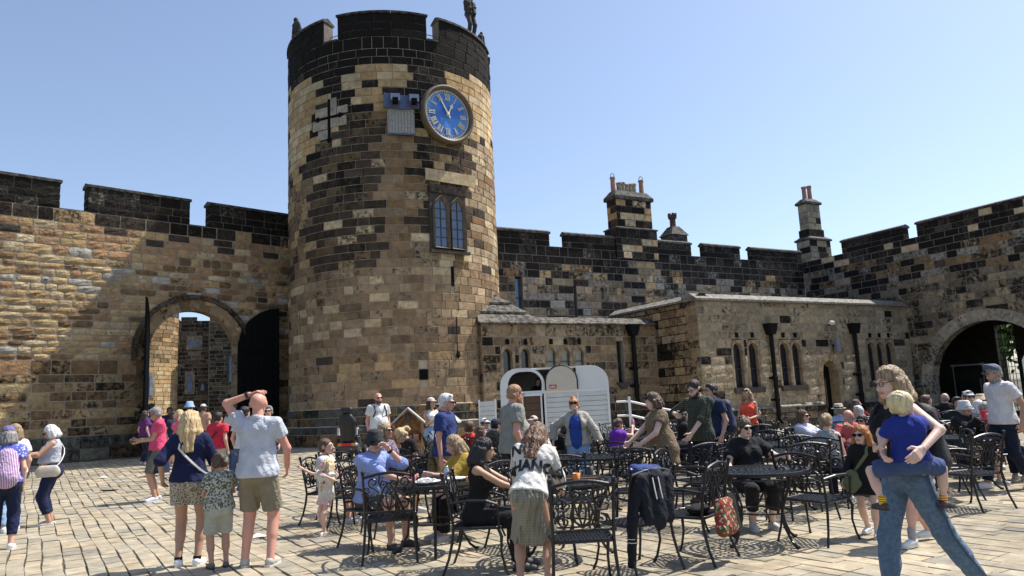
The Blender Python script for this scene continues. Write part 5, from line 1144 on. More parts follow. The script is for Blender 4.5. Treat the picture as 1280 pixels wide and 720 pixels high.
# ================================================================ garden furniture and fittings
def spiral(cx, cz, r, a0, turns, sgn=1, n=14, r1=.25):
    return [(cx+(r*(1-(1-r1)*i/n))*math.cos(a0+sgn*2*math.pi*turns*i/n), cz+(r*(1-(1-r1)*i/n))*math.sin(a0+sgn*2*math.pi*turns*i/n)) for i in range(n+1)]
def make_chair(arms=True):
    c = empty('garden_chair', (0, 0, 0)); yb = lambda z: .20+.09*((z-.42)/.46)**1.2 if z > .42 else .20+.11*((.42-z)/.42)**1.6
    q = MB(); N = 9
    rim = [(-.20, -.235), (.20, -.235), (.255, -.20), (.245, .19), (.20, .215), (-.20, .215), (-.245, .19), (-.255, -.20)]
    q.tube([(x, y, .415) for x, y in rim+[rim[0]]], (.014), 6)
    q.build('seat_rim', M_CHAIR, c)
    q = MB()
    for i in range(-7, 8):
        k = i*.058
        for sg in (1, -1):
            t0, t1 = -.24, .24; p = []
            for t in (t0, t1): p.append((sg*t+k, t))
            (xa, ya), (xb, yb_) = p; pts = []
            for f_ in [j/12 for j in range(13)]:
                x, y = xa+(xb-xa)*f_, ya+(yb_-ya)*f_
                if abs(x) < .245 and -.225 < y < .205: pts.append((x, y))
            if len(pts) > 1: q.tube([(pts[0][0], pts[0][1], .418), (pts[-1][0], pts[-1][1], .418)], ((.005, .011)), 4, flat=(0, 0, 1)) if False else q.tube([(pts[0][0], pts[0][1], .418), (pts[-1][0], pts[-1][1], .418)], .0095, 4)
    q.build('seat', M_CHAIR, c)
    for sx in (-1, 1):
        q = MB(); q.tube([(sx*.245, .20, .44), (sx*.25, .215, .30), (sx*.26, .25, .15), (sx*.275, .31, .0)], [.014, .015, .013, .013], 6); q.build('leg', M_CHAIR, c)
        q = MB(); q.tube([(sx*.245, -.21, .42), (sx*.262, -.245, .34), (sx*.25, -.235, .2), (sx*.262, -.27, .06), (sx*.275, -.30, .0)], [.017, .017, .012, .012, .015], 6); q.build('leg', M_CHAIR, c)
        q = MB(); q.tube([(sx*(.245+.025*(z-.42)), yb(z), z) for z in (.42, .55, .7, .84, .89)], [.014, .014, .013, .013, .017], 6); q.lathe([(.001, .885), (.02, .895), (.02, .915), (.001, .93)], 6, (sx*.257, yb(.9), 0)); q.build('back_post', M_CHAIR, c)
        if arms:
            q = MB(); q.tube([(sx*.25, yb(.64), .64), (sx*.285, .06, .665), (sx*.295, -.12, .66), (sx*.29, -.21, .63), (sx*.275, -.22, .55), (sx*.262, -.225, .42)], [.012, .013, .015, .015, .012, .012], 6); q.build('armrest', M_CHAIR, c)
    q = MB(); q.tube([(x, yb(.85+.045*math.cos(x*6))+.0, .85+.045*math.cos(x*6)) for x in [-.25+.05*i for i in range(11)]], .014, 6); q.build('top_rail', M_CHAIR, c); q = MB(); q.tube([(-.245, yb(.5), .5), (.245, yb(.5), .5)], .012, 6); q.build('lower_rail', M_CHAIR, c)
    q = MB(); W = lambda L_, r=.0095: q.tube([(x, yb(z), z) for x, z in L_], r, 5)
    for s in (-1, 1):
        m_ = lambda L_: [(s*x, z) for x, z in L_]
        W(m_([(0, .52), (.06, .57), (.085, .65), (.06, .72), (.03, .76), (0, .80)]), .011); W(m_([(0, .52), (.025, .60), (.03, .68), (0, .74)]))
        W(m_(spiral(.155, .80, .055, -1.6, 1.2, 1))); W(m_(spiral(.15, .575, .055, 1.6, 1.2, -1))); W(m_([(.15, .745), (.10, .70), (.13, .66), (.20, .66), (.215, .70), (.185, .715)]))
        W(m_([(.15, .63), (.20, .62), (.225, .56)])); W(m_(spiral(.055, .79, .032, 3.1, 1.0, -1, 9))); W(m_([(.09, .87), (.10, .80), (.07, .74)])); W(m_([(.10, .51), (.08, .56), (.10, .61), (.085, .66)])); W(m_(spiral(.215, .735, .022, 0, 1, 1, 8)), .007)
    q.build('back_scrollwork', M_CHAIR, c); return c
def make_table(R=.52):
    t = empty('garden_table', (0, 0, 0)); q = MB(); q.lathe([(R-.03, .70), (R-.005, .70), (R, .715), (R-.005, .735), (R-.04, .735), (R-.04, .725), (R-.03, .70)], 40); q.build('table_rim', M_CHAIR, t)
    q = MB(); rr = [.035, .10, .17, .24, .31, .38, .45, R-.03]
    for i, r in enumerate(rr[:-1]): q.lathe([(r-.013, .722), (r+.013, .722), (r+.013, .732), (r-.013, .732), (r-.013, .722)], 16 if r < .15 else 36)
    for i in range(len(rr)-1):
        n = (8, 12, 16, 24, 28, 34, 40)[i]
        for k in range(n):
            a = 2*math.pi*(k+.5*(i % 2))/n; b = a+.35/n*2; r0_, r1_ = rr[i]+.01, rr[i+1]-.008; w_ = .014
            p0, p1 = Vector((r0_*math.cos(a), r0_*math.sin(a), .7225)), Vector((r1_*math.cos(b), r1_*math.sin(b), .7225)); d = (p1-p0).normalized(); nn = Vector((-d.y, d.x, 0))*w_/2
            q.add([p0-nn, p0+nn, p1+nn*1.5, p1-nn*1.5]+[v_+Vector((0, 0, .0085)) for v_ in (p0-nn, p0+nn, p1+nn*1.5, p1-nn*1.5)], [(0, 1, 2, 3), (7, 6, 5, 4), (0, 4, 5, 1), (1, 5, 6, 2), (2, 6, 7, 3), (3, 7, 4, 0)])
    q.build('table_top', M_CHAIR, t)
    for k in range(4):
        a = math.pi/4+k*math.pi/2; q = MB(); ca, sa = math.cos(a), math.sin(a); q.tube([(r*ca, r*sa, z) for r, z in ((.42, .70), (.41, .62), (.34, .48), (.28, .34), (.29, .2), (.37, .06), (.43, .015), (.46, .02))], [.016, .018, .015, .014, .014, .015, .017, .014], 6); q.build('leg', M_CHAIR, t)
    q = MB(); q.tube([(.285*math.cos(i*math.pi/12), .285*math.sin(i*math.pi/12), .32) for i in range(25)], .010, 5); q.build('ring_brace', M_CHAIR, t); q = MB(); q.tube([(.41*math.cos(i*math.pi/12), .41*math.sin(i*math.pi/12), .66) for i in range(25)], .010, 5); q.build('apron_ring', M_CHAIR, t); return t
CH0, TB0, CH1 = make_chair(True), make_table(), make_chair(False); used = {0: 0, 1: 0, 2: 0}
def chair(x, y, face, lab, arms=True):
    k = 0 if arms else 2; o = (CH0 if arms else CH1) if not used[k] else copy_tree(CH0 if arms else CH1); used[k] = 1
    o.location = (x, y, gz(x, y)+.004); o.rotation_euler = (0, 0, R_(face)); tag(o, lab, 'chair', 'black ornamental garden chairs on the courtyard'); CHS.append((x, y)); return o
def table(x, y, rz, lab, sc=1.0):
    o = TB0 if not used[1] else copy_tree(TB0); used[1] = 1; o.location = (x, y, gz(x, y)+.004); o.rotation_euler = (0, 0, R_(rz)); o.scale = (sc, sc, 1); tag(o, lab, 'table', 'black ornamental garden tables on the courtyard'); return o
CHS = []
# ================================================================ who stands and sits where
D0 = dict
def wear(nm, c, *a): return (nm, c)+a
PPL = {}
GRP = 'visitors in the castle courtyard'
def pp(key, lab, x, y, face, H=1.72, **k):
    k.setdefault('group', GRP); PPL[key] = person(lab, x, y, face, H, **k); return PPL[key]
WHT_, BLK, NVY, DNM, LDN = (.62, .62, .62), (.012, .012, .013), (.012, .018, .05), (.06, .10, .19), (.22, .33, .50)
BEI, GRN = (.36, .31, .22), (.10, .115, .055)
# -- near left
pp('s1', 'person in blue and purple patterned top and navy trousers, cut by the left picture edge', -6.60, 9.75, -150, 1.58, fem=True, build=1.15, hair=('bob', 'grey'), hat=('cap', 'mauve', (.16, .13, .3)), top=('tee', 'bluepat', (.10, .12, .42), 'floral', (.5, .5, .7), .8), bottom=('capri', 'navycot', NVY), shoes=(.65, .65, .65), vox=.013, lean=.12)
pp('s2', 'grey-blonde woman in white tee and pale blue jeans at the left edge', -7.55, 11.3, -120, 1.6, fem=True, build=1.1, hair=('bob', 'dblonde'), top=('tee', 'white_b', WHT_), bottom=('jeans', 'lightdenim', LDN), shoes=(.7, .7, .7), vox=.014)
p = pp('s3', 'white-haired woman in striped vest and navy capri trousers reading a leaflet', -7.3, 11.85, -68, 1.56, fem=True, build=1.22, skin_='tan', hair=('bob', 'white'), shades=True, top=('vest', 'stripe_w', (.6, .6, .62), 'hstripe', (.18, .2, .3), 1.5), bottom=('capri', 'navycot', NVY), shoes=(.68, .66, .6), sandal=True, vox=.013, head=(-8, 24), hL=(.10, -.36, 1.05), hR=(-.10, -.38, 1.08), eL=(.8, .2, -.6), eR=(-.8, .2, -.6))
pp('s4', 'grey-haired man in pink polo with navy jacket round his waist, looking at his phone', -6.75, 14.15, -62, 1.76, hair=('short', 'grey'), shades=True, skin_='tan', top=('polo', 'pink', (.62, .07, .16)), bottom=('shorts', 'olive', (.13, .13, .09), None, None, 1, .98), shoes=(.6, .62, .75), vox=.014, head=(-5, 26), hL=(.03, -.33, 1.10), hR=(-.10, -.35, 1.12), fL=(.13, -.04, .085, .5), fR=(-.12, .02, .085, -.1))
pp('s5', 'blonde woman seen from behind in navy sweater, patterned shorts and white bag strap', -3.55, 8.16, -172, 1.66, fem=True, build=1.08, skin_='tan', hair=('long', 'blonde'), glasses=True, top=('sweater', 'navyknit', (.012, .016, .055), None, None, 1, -.0, 1.1), bottom=('shorts', 'leopard', (.50, .45, .36), 'spots', (.10, .085, .07), 1.1, .0, .50)[:6]+(.50,), shoes=(.75, .75, .75), sock=('blacksock', BLK), sockh=.03, vox=.011, head=(32, 8), hL=(.27, .02, .93), hR=(-.20, -.22, .88), eR=(-.9, .3, -.3))
pp('s6', 'small boy in patterned shirt and pale shorts between the blonde woman and the bald man', -3.16, 8.0, -150, 1.24, child=True, skin_='tan', hair=('buzz', 'brown'), top=('tee', 'camo', (.42, .43, .36), 'camo', (.09, .10, .08), 2.2, -.04), bottom=('shorts', 'pale_sage', (.36, .38, .33), None, None, 1, .9), shoes=(.12, .11, .1), vox=.011, head=(10, 30), hL=(.10, -.22, .78), hR=(-.12, -.24, .76))
pp('s7', 'bald man in pale grey-blue polo and khaki shorts with one hand on his head', -2.76, 8.0, 180, 1.82, build=1.08, skin_='red', hair=('none', 'brown'), top=('polo', 'paleblue', (.46, .48, .53), None, None, 1, -.06), bottom=('shorts', 'khaki', (.21, .185, .13), None, None, 1, .86), shoes=(.42, .40, .36), vox=.010, head=(8, 6), hL=(.10, -.02, 1.76), eL=(1, -.1, .35), hR=(-.23, -.26, .98), eR=(-1, .5, -.2), watch='L', fL=(.13, .0, .085, .25), fR=(-.14, .02, .085, -.15), curl=.25)
pp('t1', 'blonde toddler girl in cream printed tee and pink striped shorts with hands raised', -2.50, 9.8, -32, .99, child=True, fem=True, skin_='pale', hair=('bob', 'fairh'), top=('tee', 'cream', (.62, .59, .50), None, None, 1, -.10), bottom=('skirt', 'pinkstripe', (.62, .36, .34), 'vstripe', (.7, .62, .58), 1.6, .22), shoes=(.6, .5, .45), vox=.010, head=(-10, -16), hL=(.17, -.17, .74), hR=(-.30, -.12, .82), eL=(1, .1, -.6), eR=(-1, .1, -.6), fL=(.04, -.08, .05), fR=(-.05, .02, .05))
# -- by the gate
g = dict(vox=.021, eyes=False)
pp('g1', 'person in red polo with dark shoulder strap, behind the blonde woman', -6.05, 15.2, 165, 1.58, top=('polo', 'red', (.55, .03, .06)), bottom=('shorts', 'paleshort', (.4, .42, .38)), hair=('short', 'dark'), build=1.1, **g)
pp('g2', 'person with pale blue bucket hat and teal backpack walking to the gate', -8.9, 20.4, 175, 1.80, hat=('bucket', 'skyhat', (.30, .42, .62)), hair=('short', 'brown'), top=('tee', 'whiteg', WHT_), bottom=('shorts', 'redsh', (.4, .05, .08)), **g)
pp('g3', 'blonde woman in pink top and navy shorts near the gate', -8.55, 19.0, -60, 1.62, fem=True, hair=('mid', 'blonde'), top=('tee', 'rose', (.6, .12, .2)), bottom=('shorts', 'navysh', NVY), **g)
pp('g4', 'dark-haired man in navy top under the gate arch', -10.6, 22.9, 20, 1.66, hair=('short', 'black'), skin_='brown', top=('tee', 'navyg', NVY), **g)
pp('g5', 'tall man in bright blue tee beside the open gate door', -11.4, 23.4, 150, 1.80, hair=('short', 'black'), skin_='brown', top=('tee', 'royal', (.02, .05, .40)), **g)
pp('g6', 'person in purple top close to the left gate door', -10.9, 22.0, 150, 1.60, fem=True, hair=('mid', 'dark'), top=('tee', 'plum', (.12, .03, .14)), **g)
pp('g7', 'dark-haired man in white top behind the bald man', -5.15, 14.2, 160, 1.68, hair=('short', 'black'), top=('tee', 'whiteh', (.55, .55, .55)), bottom=('jeans', 'denimg', DNM), **g)
pp('g8', 'person in black top and blue jeans behind the boy', -5.75, 15.4, 190, 1.50, hair=('short', 'brown'), top=('tee', 'blackg', BLK), bottom=('jeans', 'denimh', (.09, .14, .27)), **g)
pp('g9', 'grey-haired man just showing over the bald man\'s right shoulder', -5.1, 15.4, 10, 1.66, hair=('short', 'grey'), shades=True, top=('tee', 'slateg', (.08, .09, .13)), **g)
pp('g10', 'person in white cap near the gate, facing away', -9.4, 22.5, 170, 1.70, hat=('cap', 'whitecap', WHT_), hair=('short', 'brown'), top=('tee', 'orangeg', (.5, .3, .2)), **g)
pp('g11', 'woman in pale top and red skirt in the gate crowd', -8.0, 21.0, 150, 1.60, fem=True, hair=('mid', 'brown'), top=('tee', 'paleg', (.5, .5, .52)), bottom=('skirt', 'redskirt', (.35, .03, .05), None, None, 1, .5), **g)
pp('g12', 'stooping woman in dark dress among the gate crowd', -9.7, 21.2, 60, 1.55, fem=True, hair=('bob', 'dark'), top=('tee', 'inkg', (.03, .03, .06)), bottom=('skirt', 'inkskirt', (.03, .03, .06), None, None, 1, .6), **g)
# -- by the tower
pp('s8', 'bald bearded man in white tee and beige shorts standing by the tower', -3.2, 17.3, 28, 1.82, build=1.15, skin_='red', hair=('none', 'brown'), beard=('brown', ), shades=True, top=('tee', 'whitet', (.64, .64, .62)), bottom=('shorts', 'beiget', (.42, .34, .22)), shoes=(.5, .5, .5), vox=.017)
pp('s9', 'woman in pale cap, white vest and denim shorts with straw bag by the wooden boxes', -1.95, 17.0, 40, 1.66, fem=True, skin_='tan', hair=('verylong', 'dark'), hat=('cap', 'palecap', (.6, .5, .47)), top=('vest', 'whitev', (.64, .64, .6)), bottom=('shorts', 'denims', (.25, .36, .52), None, None, 1, .5), shoes=(.65, .65, .65), vox=.016, hL=(.16, -.26, 1.05), hR=(-.1, -.3, 1.1))
pp('s10', 'white-haired man in navy short-sleeved shirt walking right past the small tables', -1.0, 10.4, 75, 1.74, build=1.08, skin_='red', hair=('short', 'white'), shades=True, top=('shirt', 'navysh2', (.03, .05, .16), None, None, 1, -.06, .62), bottom=('shorts', 'brownkhaki', (.24, .19, .11), None, None, 1, .95), shoes=(.3, .22, .16), vox=.013, hR=(-.22, .0, .82), hL=(.25, -.1, .85), fL=(.1, -.2, .085), fR=(-.1, .2, .10), head=(0, 8))
pp('s11', 'stout ginger-bearded man in grey tee standing near the catering trailer', -.06, 10.1, 112, 1.82, build=1.32, skin_='red', hair=('buzz', 'sandy'), beard=('ginger', 1), glasses=True, top=('tee', 'heather', (.25, .255, .22), None, None, 1, -.08, .6), bottom=('trousers', 'blacktr', BLK), shoes=(.05, .05, .05), vox=.012, head=(8, 14))
pp('s12', 'woman in oatmeal cardigan, blue top and jeans walking between the tables', .93, 12.0, -14, 1.58, fem=True, build=1.12, skin_='pale', hair=('bun', 'ginger'), shades='up', top=('cardigan', 'oatmeal', (.40, .37, .31), 'knit', (.35, .32, .27), 1), bottom=('jeans', 'midblue', (.20, .31, .50)), shoes=(.5, .5, .5), vox=.013, head=(5, 16), hL=(.36, -.05, .84), hR=(-.40, .0, .90), eL=(1, .3, 0), eR=(-1, .3, 0), fL=(.1, -.16, .085), fR=(-.1, .18, .1), side=-.05)
pp('s13', 'short-haired woman in brown knitted tunic leaning over a chair back', 1.90, 10.0, -82, 1.63, fem=True, build=1.3, skin_='pale', hair=('curlybob', 'brown'), shades='up', top=('dress', 'brownknit', (.15, .105, .065), 'knit', (.22, .165, .105), 1.6, -.24, .45), bottom=('leggings', 'blackleg', BLK), shoes=(.05, .05, .05), vox=.012, lean=.14, head=(0, 10), hR=(-.14, -.44, .93), hL=(.16, -.36, .94), eL=(1, .5, -.4), eR=(-1, .5, -.4))
pp('s14', 'man in dark green checked shirt with glasses and beard resting a hand on a chair', 2.62, 10.95, -48, 1.79, skin_='pale', hair=('buzz', 'dark'), glasses=True, beard=('dark', ), top=('shirt', 'darkplaid', (.022, .03, .02), 'plaid', (.09, .10, .07), 1.5, -.08, 1.15), bottom=('jeans', 'inkjeans', (.012, .018, .035)), shoes=(.09, .05, .03), vox=.012, head=(-12, 26), hL=(.05, -.36, .93), eL=(1, .5, -.2), hR=(-.26, -.20, 1.25), eR=(-1, .3, -.3))
pp('s15', 'curly dark-haired man with navy backpack standing behind the man in checked shirt', 3.15, 12.2, -70, 1.72, hair=('short', 'dark'), glasses=True, skin_='fair', top=('tee', 'darkblue', (.02, .03, .07)), bottom=('jeans', 'inkjeans', (.012, .018, .035)), vox=.014)
pp('s16', 'long-haired woman in coral red sleeveless top standing before the stone range', 4.75, 15.6, -35, 1.62, fem=True, skin_='tan', hair=('verylong', 'dblonde'), shades='up', top=('vest', 'coral', (.75, .10, .055), None, None, 1, -.02), bottom=('trousers', 'blacktr2', BLK), vox=.015, hL=(.10, -.22, .98), hR=(-.12, -.26, 1.0))
# -- foreground right
pp('s17', 'long-haired girl in white printed sweatshirt and pleated skirt bending over the table', .08, 6.50, 172, 1.55, fem=True, build=.88, skin_='tan', hair=('long', 'ombre'), top=('sweater', 'whiteprint', (.60, .58, .54), None, None, 1, -.0, 1.9), bottom=('pleated', 'checkskirt', (.26, .245, .19), 'plaid', (.19, .18, .14), 2, .40), shoes=(.5, .5, .5), vox=.011, pel=(.02, .03, .76), lean=.55, side=-.10, head=(-30, 10), hL=(.20, -.50, .76), hR=(-.22, -.48, .76), fL=(.12, .05, .085), fR=(-.12, .14, .085))
pp('s18', 'red-haired child in black dress and big sunglasses with green bag strap', 3.62, 8.05, -38, 1.20, child=True, fem=True, skin_='pale', hair=('mid', 'ginger'), shades=True, top=('long', 'blackdress', BLK, None, None, 1, -.06), bottom=('skirt', 'blackdress', BLK, None, None, 1, .26), shoes=(.6, .6, .6), sock=('whitesock', (.6, .6, .6)), vox=.010, head=(-10, 4), fL=(.07, -.10, .06), fR=(-.07, .12, .07), hR=(-.24, -.06, .50), hL=(.2, -.08, .52))
pp('s19', 'woman with glasses and black backpack carrying a small child on her hip', 2.66, 5.32, -78, 1.67, fem=True, build=.92, skin_='pale', hair=('mid', 'dblonde'), glasses=True, top=('tank', 'blacktank', BLK, None, None, 1, .03), bottom=('jeans', 'washed', (.11, .17, .25), 'spots', (.085, .135, .20), .5), shoes=(.5, .5, .5), vox=.009, lean=-.03, side=-.04, head=(4, 12), pel=(0, 0, .93), hL=(.43, -.19, 1.13), hR=(.26, -.36, 1.04), eL=(1.0, .6, -.3), eR=(-.2, -.6, -.9), fL=(.12, .44, .12, .1, -.4), fR=(-.10, -.14, .09, -.1), curl=.3)
pp('c19', 'fair-haired toddler in blue tee and denim shorts carried on the woman\'s hip', 2.58, 5.08, 172, .97, child=True, skin_='pale', hair=('crop', 'fairh'), z0=.90, pel=(.0, .04, .14), top=('tee', 'royalchild', (.02, .035, .22), None, None, 1, .0), bottom=('shorts', 'denimchild', (.05, .08, .18), None, None, 1, .85), shoes=(.05, .042, .03), sockh=.09, sock=('rainbow', (.55, .05, .04), 'hstripe', (.7, .6, .05), 1.5), vox=.009, head=(-62, 4), side=.06, fL=(.19, -.02, -.13, .4), fR=(-.22, -.10, -.14, -1.0, -.1), kL=(.9, -.8, .6), kR=(-1.2, -.7, .5), hL=(.16, -.12, .22), hR=(-.20, -.20, .38))
pp('s20', 'person with bare legs and striped socks hidden behind the woman with the child', 3.86, 7.55, -70, 1.50, fem=True, hair=('mid', 'dark'), top=('tee', 'blackz', BLK), bottom=('shorts', 'blackz', BLK, None, None, 1, .5), shoes=(.6, .6, .6), sockh=.12, sock=('ringsock', (.6, .6, .6), 'hstripe', (.03, .03, .03), 2.2), vox=.014, fL=(.10, -.22, .085), fR=(-.10, .22, .10))
pp('s21', 'bearded man in grey flat cap, white tee and jeans at the right edge', 6.95, 10.9, -85, 1.80, build=1.05, skin_='tan', hair=('short', 'grey'), hat=('flat', 'slatecap', (.10, .12, .16)), beard=('grey', ), top=('tee', 'whitem', (.64, .61, .60), None, None, 1, -.05, .6), bottom=('jeans', 'darkjeans', (.012, .016, .035)), shoes=(.68, .62, .62), vox=.012, head=(0, 20), fL=(.10, .26, .12, .0, -.35), fR=(-.10, -.30, .09, 0), hL=(.24, .10, .92))
# -- seated
sg = dict(pose='sit', seat=.425, lean=-.02)
def st_(key, lab, x, y, face, H=1.66, ch=True, arms=True, **k):
    q = dict(sg); q.update(k); q.setdefault('vox', .018); q.setdefault('eyes', y < 12)
    pp(key, lab, x, y, face, H, **q)
    if ch: chair(x, y, face, 'black garden chair under the ' + ' '.join(lab.split(' with ')[0].split(',')[0].split()[:11]), arms)
st_('p1', 'man in black bucket hat and pale blue shirt with hand to mouth, near left table', -1.72, 8.85, 52, 1.74, build=1.15, hair=('short', 'dark'), hat=('bucket', 'blackbucket', (.03, .035, .04)), shades=True, top=('shirt', 'skyshirt', (.25, .32, .60), None, None, 1, -.02, 1.0), bottom=('shorts', 'darkgrey', (.06, .065, .06), None, None, 1, .85), shoes=(.03, .03, .03), vox=.011, lean=.10, head=(-30, 4), hL=(.03, -.25, 1.08), eL=(.8, -.7, -.9), hR=(-.02, -.48, .75), watch='L')
st_('p2', 'blonde woman in sunglasses and flowered blouse behind the man in the bucket hat', -2.0, 11.4, 62, 1.78, fem=True, hair=('bob', 'dblonde'), shades=True, skin_='tan', top=('tee', 'flowers', (.10, .08, .13), 'floral', (.5, .35, .35), 1.5), bottom=('skirt', 'flowers2', (.1, .08, .13), None, None, 1, .6), vox=.013)
st_('p3', 'blonde ponytailed woman in black tee bending forward beside a pushchair', -1.75, 12.9, -60, 1.66, fem=True, build=1.15, hair=('ponytail', 'blonde'), glasses=True, top=('tee', 'blacktee', BLK), bottom=('jeans', 'blueknee', DNM), vox=.014, lean=.42, head=(0, 25))
st_('p4', 'tattooed woman in black vest top with black hair facing right at the table', -.42, 7.35, 84, 1.60, fem=True, build=.92, skin_='olive', hair=('mid', 'black'), top=('tank', 'blackvest', BLK, None, None, 1, -.04), bottom=('wide', 'blackwide', BLK), shoes=(.05, .05, .05), vox=.010, lean=.12, head=(4, 8), hR=(-.02, -.48, .70), hL=(.10, -.50, .71))
st_('p5', 'long-haired woman in mustard top leaning on the near left table', -.62, 9.15, -62, 1.60, fem=True, hair=('long', 'dblonde'), top=('long', 'mustard', (.42, .27, .045), None, None, 1, -.02, 1.1), bottom=('trousers', 'blacktr3', BLK), vox=.012, lean=.30, head=(-5, 10), hR=(-.05, -.5, .76), hL=(.1, -.5, .76))
st_('t2', 'small boy in white tee seated at the table by the mobility scooter', -2.72, 10.75, 80, 1.45, child=True, hair=('buzz', 'brown'), top=('tee', 'whiteboy', (.6, .58, .6)), bottom=('shorts', 'greyboy', (.2, .2, .22)), vox=.013, head=(0, 0))
st_('p6', 'brown-haired boy in red tee with his back turned, near the trailer', -.92, 14.4, 160, 1.5, child=True, hair=('short', 'brown'), top=('tee', 'redboy', (.65, .05, .03)))
st_('p7', 'man in white cap and sunglasses beside the boy in red', -.66, 15.2, 40, 1.52, hair=('short', 'dark'), hat=('cap', 'whitecap2', WHT_), shades=True, top=('tee', 'navyp', NVY))
st_('p8', 'person in navy cap and grey-green jacket left of the grey-shirted man', -.42, 14.2, 150, 1.55, hair=('short', 'black'), hat=('cap', 'navycap', (.015, .02, .07)), top=('jacket', 'moss', (.06, .065, .05)))
st_('p9', 'person in pale pink top low behind the boy in red', -.64, 13.4, 100, 1.40, fem=True, hair=('bob', 'brown'), top=('tee', 'palepink', (.6, .35, .38)), bottom=('trousers', 'blacktr4', BLK))
st_('p10', 'person in pale pink cap behind the girl and the blonde woman with glasses', .27, 14.6, -40, 1.58, hair=('short', 'brown'), hat=('cap', 'pinkcap', (.6, .47, .42)), top=('tee', 'grey2', (.3, .3, .3)))
st_('p11', 'dark-haired girl beside the blonde woman with glasses', .10, 12.8, 20, 1.42, fem=True, hair=('tied', 'dark'), top=('tee', 'whitegirl', WHT_))
st_('p12', 'blonde older woman with glasses and pale scarf, near the trailer', .34, 12.5, 35, 1.52, fem=True, build=1.1, hair=('bob', 'fairh'), glasses=True, skin_='tan', top=('long', 'palesc', (.45, .5, .45), 'floral', (.6, .4, .3), 1))
st_('p13', 'person in black hooded top left of the woman in cardigan', .80, 13.3, -140, 1.45, hair=('bob', 'black'), top=('jacket', 'blackhood', BLK), bottom=('trousers', 'blacktr5', BLK))
st_('p14', 'brown-haired woman in purple tee drinking beside the white ramp', 1.70, 13.6, 105, 1.46, fem=True, build=1.1, hair=('tied', 'brown'), top=('tee', 'purple', (.17, .035, .38)), lean=.2, head=(10, 0), hR=(-.02, -.36, .98), hL=(.08, -.36, .92), vox=.015)
st_('p15', 'dark-haired man in black tee sitting beyond the woman in brown', 2.95, 15.4, 120, 1.48, hair=('short', 'black'), top=('tee', 'blackk', BLK))
st_('p16', 'woman in black jacket and bright pink top eating, left of the man in checked shirt', 3.22, 14.7, 85, 1.56, fem=True, build=1.15, hair=('curlybob', 'dark'), top=('jacket', 'blackjk', BLK), head=(0, 5), hL=(.02, -.32, 1.0))
st_('p17', 'dark figure in black jacket seated behind the woman in coral', 5.25, 16.6, 90, 1.48, hair=('short', 'black'), top=('jacket', 'blackjk2', (.015, .017, .022)))
st_('p18', 'woman in black tee and sunglasses, hair tied up, sitting alone at the middle table', 2.66, 8.92, 4, 1.60, fem=True, build=1.3, skin_='pale', hair=('bun', 'brown'), shades=True, top=('tee', 'blackp18', (.010, .011, .012), None, None, 1, -.02, .7), bottom=('trousers', 'charcoal', (.02, .02, .022), None, None, 1, 1.6), shoes=(.5, .5, .48), sock=('blacksock2', BLK), vox=.011, head=(6, 6), hL=(.30, -.36, .80), hR=(-.32, -.30, .66), fL=(.11, -.26, .085), fR=(-.11, -.26, .085))
st_('p19', 'long brown-haired woman in white top and sunglasses, back of the right-hand tables', 4.72, 12.5, 35, 1.52, fem=True, hair=('long', 'brown'), shades=True, top=('long', 'whitep', (.5, .52, .62)), vox=.015, hL=(.1, -.4, .76), hR=(-.1, -.4, .76))
st_('p20', 'woman with pinned-up blonde hair and striped vest seen from behind', 4.12, 10.2, 140, 1.54, fem=True, build=1.15, skin_='pale', hair=('tied', 'dblonde'), top=('vest', 'stripev', (.5, .5, .46), 'hstripe', (.1, .1, .11), 1.6), vox=.013, lean=.12)
st_('p21', 'older balding man in salmon polo shirt leaning on his arms', 4.98, 11.35, -35, 1.60, build=1.1, skin_='red', hair=('fringe_back', 'grey'), top=('polo', 'salmon', (.62, .13, .12)), vox=.014, lean=.25, head=(-10, 15), hL=(.12, -.45, .76), hR=(-.1, -.45, .76))
st_('p22', 'person in straw trilby and blue checked shirt with back turned', 6.1, 14.4, 160, 1.55, build=1.1, hair=('short', 'grey'), hat=('trilby', 'strawtrilby', (.55, .48, .36)), top=('shirt', 'bluecheck', (.22, .33, .55), 'plaid', (.5, .55, .65), 1.5))
st_('p23', 'white-haired person right of the straw trilby', 6.0, 13.4, -60, 1.52, hair=('short', 'white'), top=('tee', 'palew', (.5, .5, .5)))
st_('p24', 'dark-haired woman in sunglasses behind the red-haired child', 4.95, 10.95, -50, 1.40, fem=True, hair=('tied', 'dark'), shades=True, skin_='tan', top=('vest', 'darkv', (.05, .05, .06)), vox=.014, hL=(.0, -.34, .98))
st_('p25', 'grey-haired person in pale lilac top left of the woman carrying a child', 5.85, 12.4, -80, 1.48, hair=('short', 'grey'), top=('tee', 'lilac', (.45, .45, .58)))
st_('p26', 'man in white cap and sunglasses with dark waistcoat over white, by the dark archway', 9.15, 15.3, -10, 1.80, hair=('short', 'dark'), hat=('cap', 'whitecap3', WHT_), shades=True, top=('long', 'whitesh', (.5, .52, .55)))
st_('p27', 'dark-haired man in black tee behind the old man in white hat', 7.62, 13.1, -20, 1.68, hair=('short', 'black'), skin_='tan', top=('tee', 'blackl', (.015, .02, .02)))
st_('p28', 'old man in white sun hat holding a red cup, beside the black backpack', 6.95, 11.75, 5, 1.60, hair=('short', 'white'), hat=('bucket', 'whitesun', (.6, .58, .54)), glasses=True, top=('jacket', 'blackgilet', (.015, .015, .017)), bottom=('shorts', 'beigeold', BEI, None, None, 1, .8), vox=.014, hR=(-.05, -.34, .97))
st_('p29', 'white-haired person behind the grey-haired man in orange', 7.65, 12.6, 170, 1.58, hair=('bob', 'white'), top=('tee', 'greyp', (.3, .3, .33)))
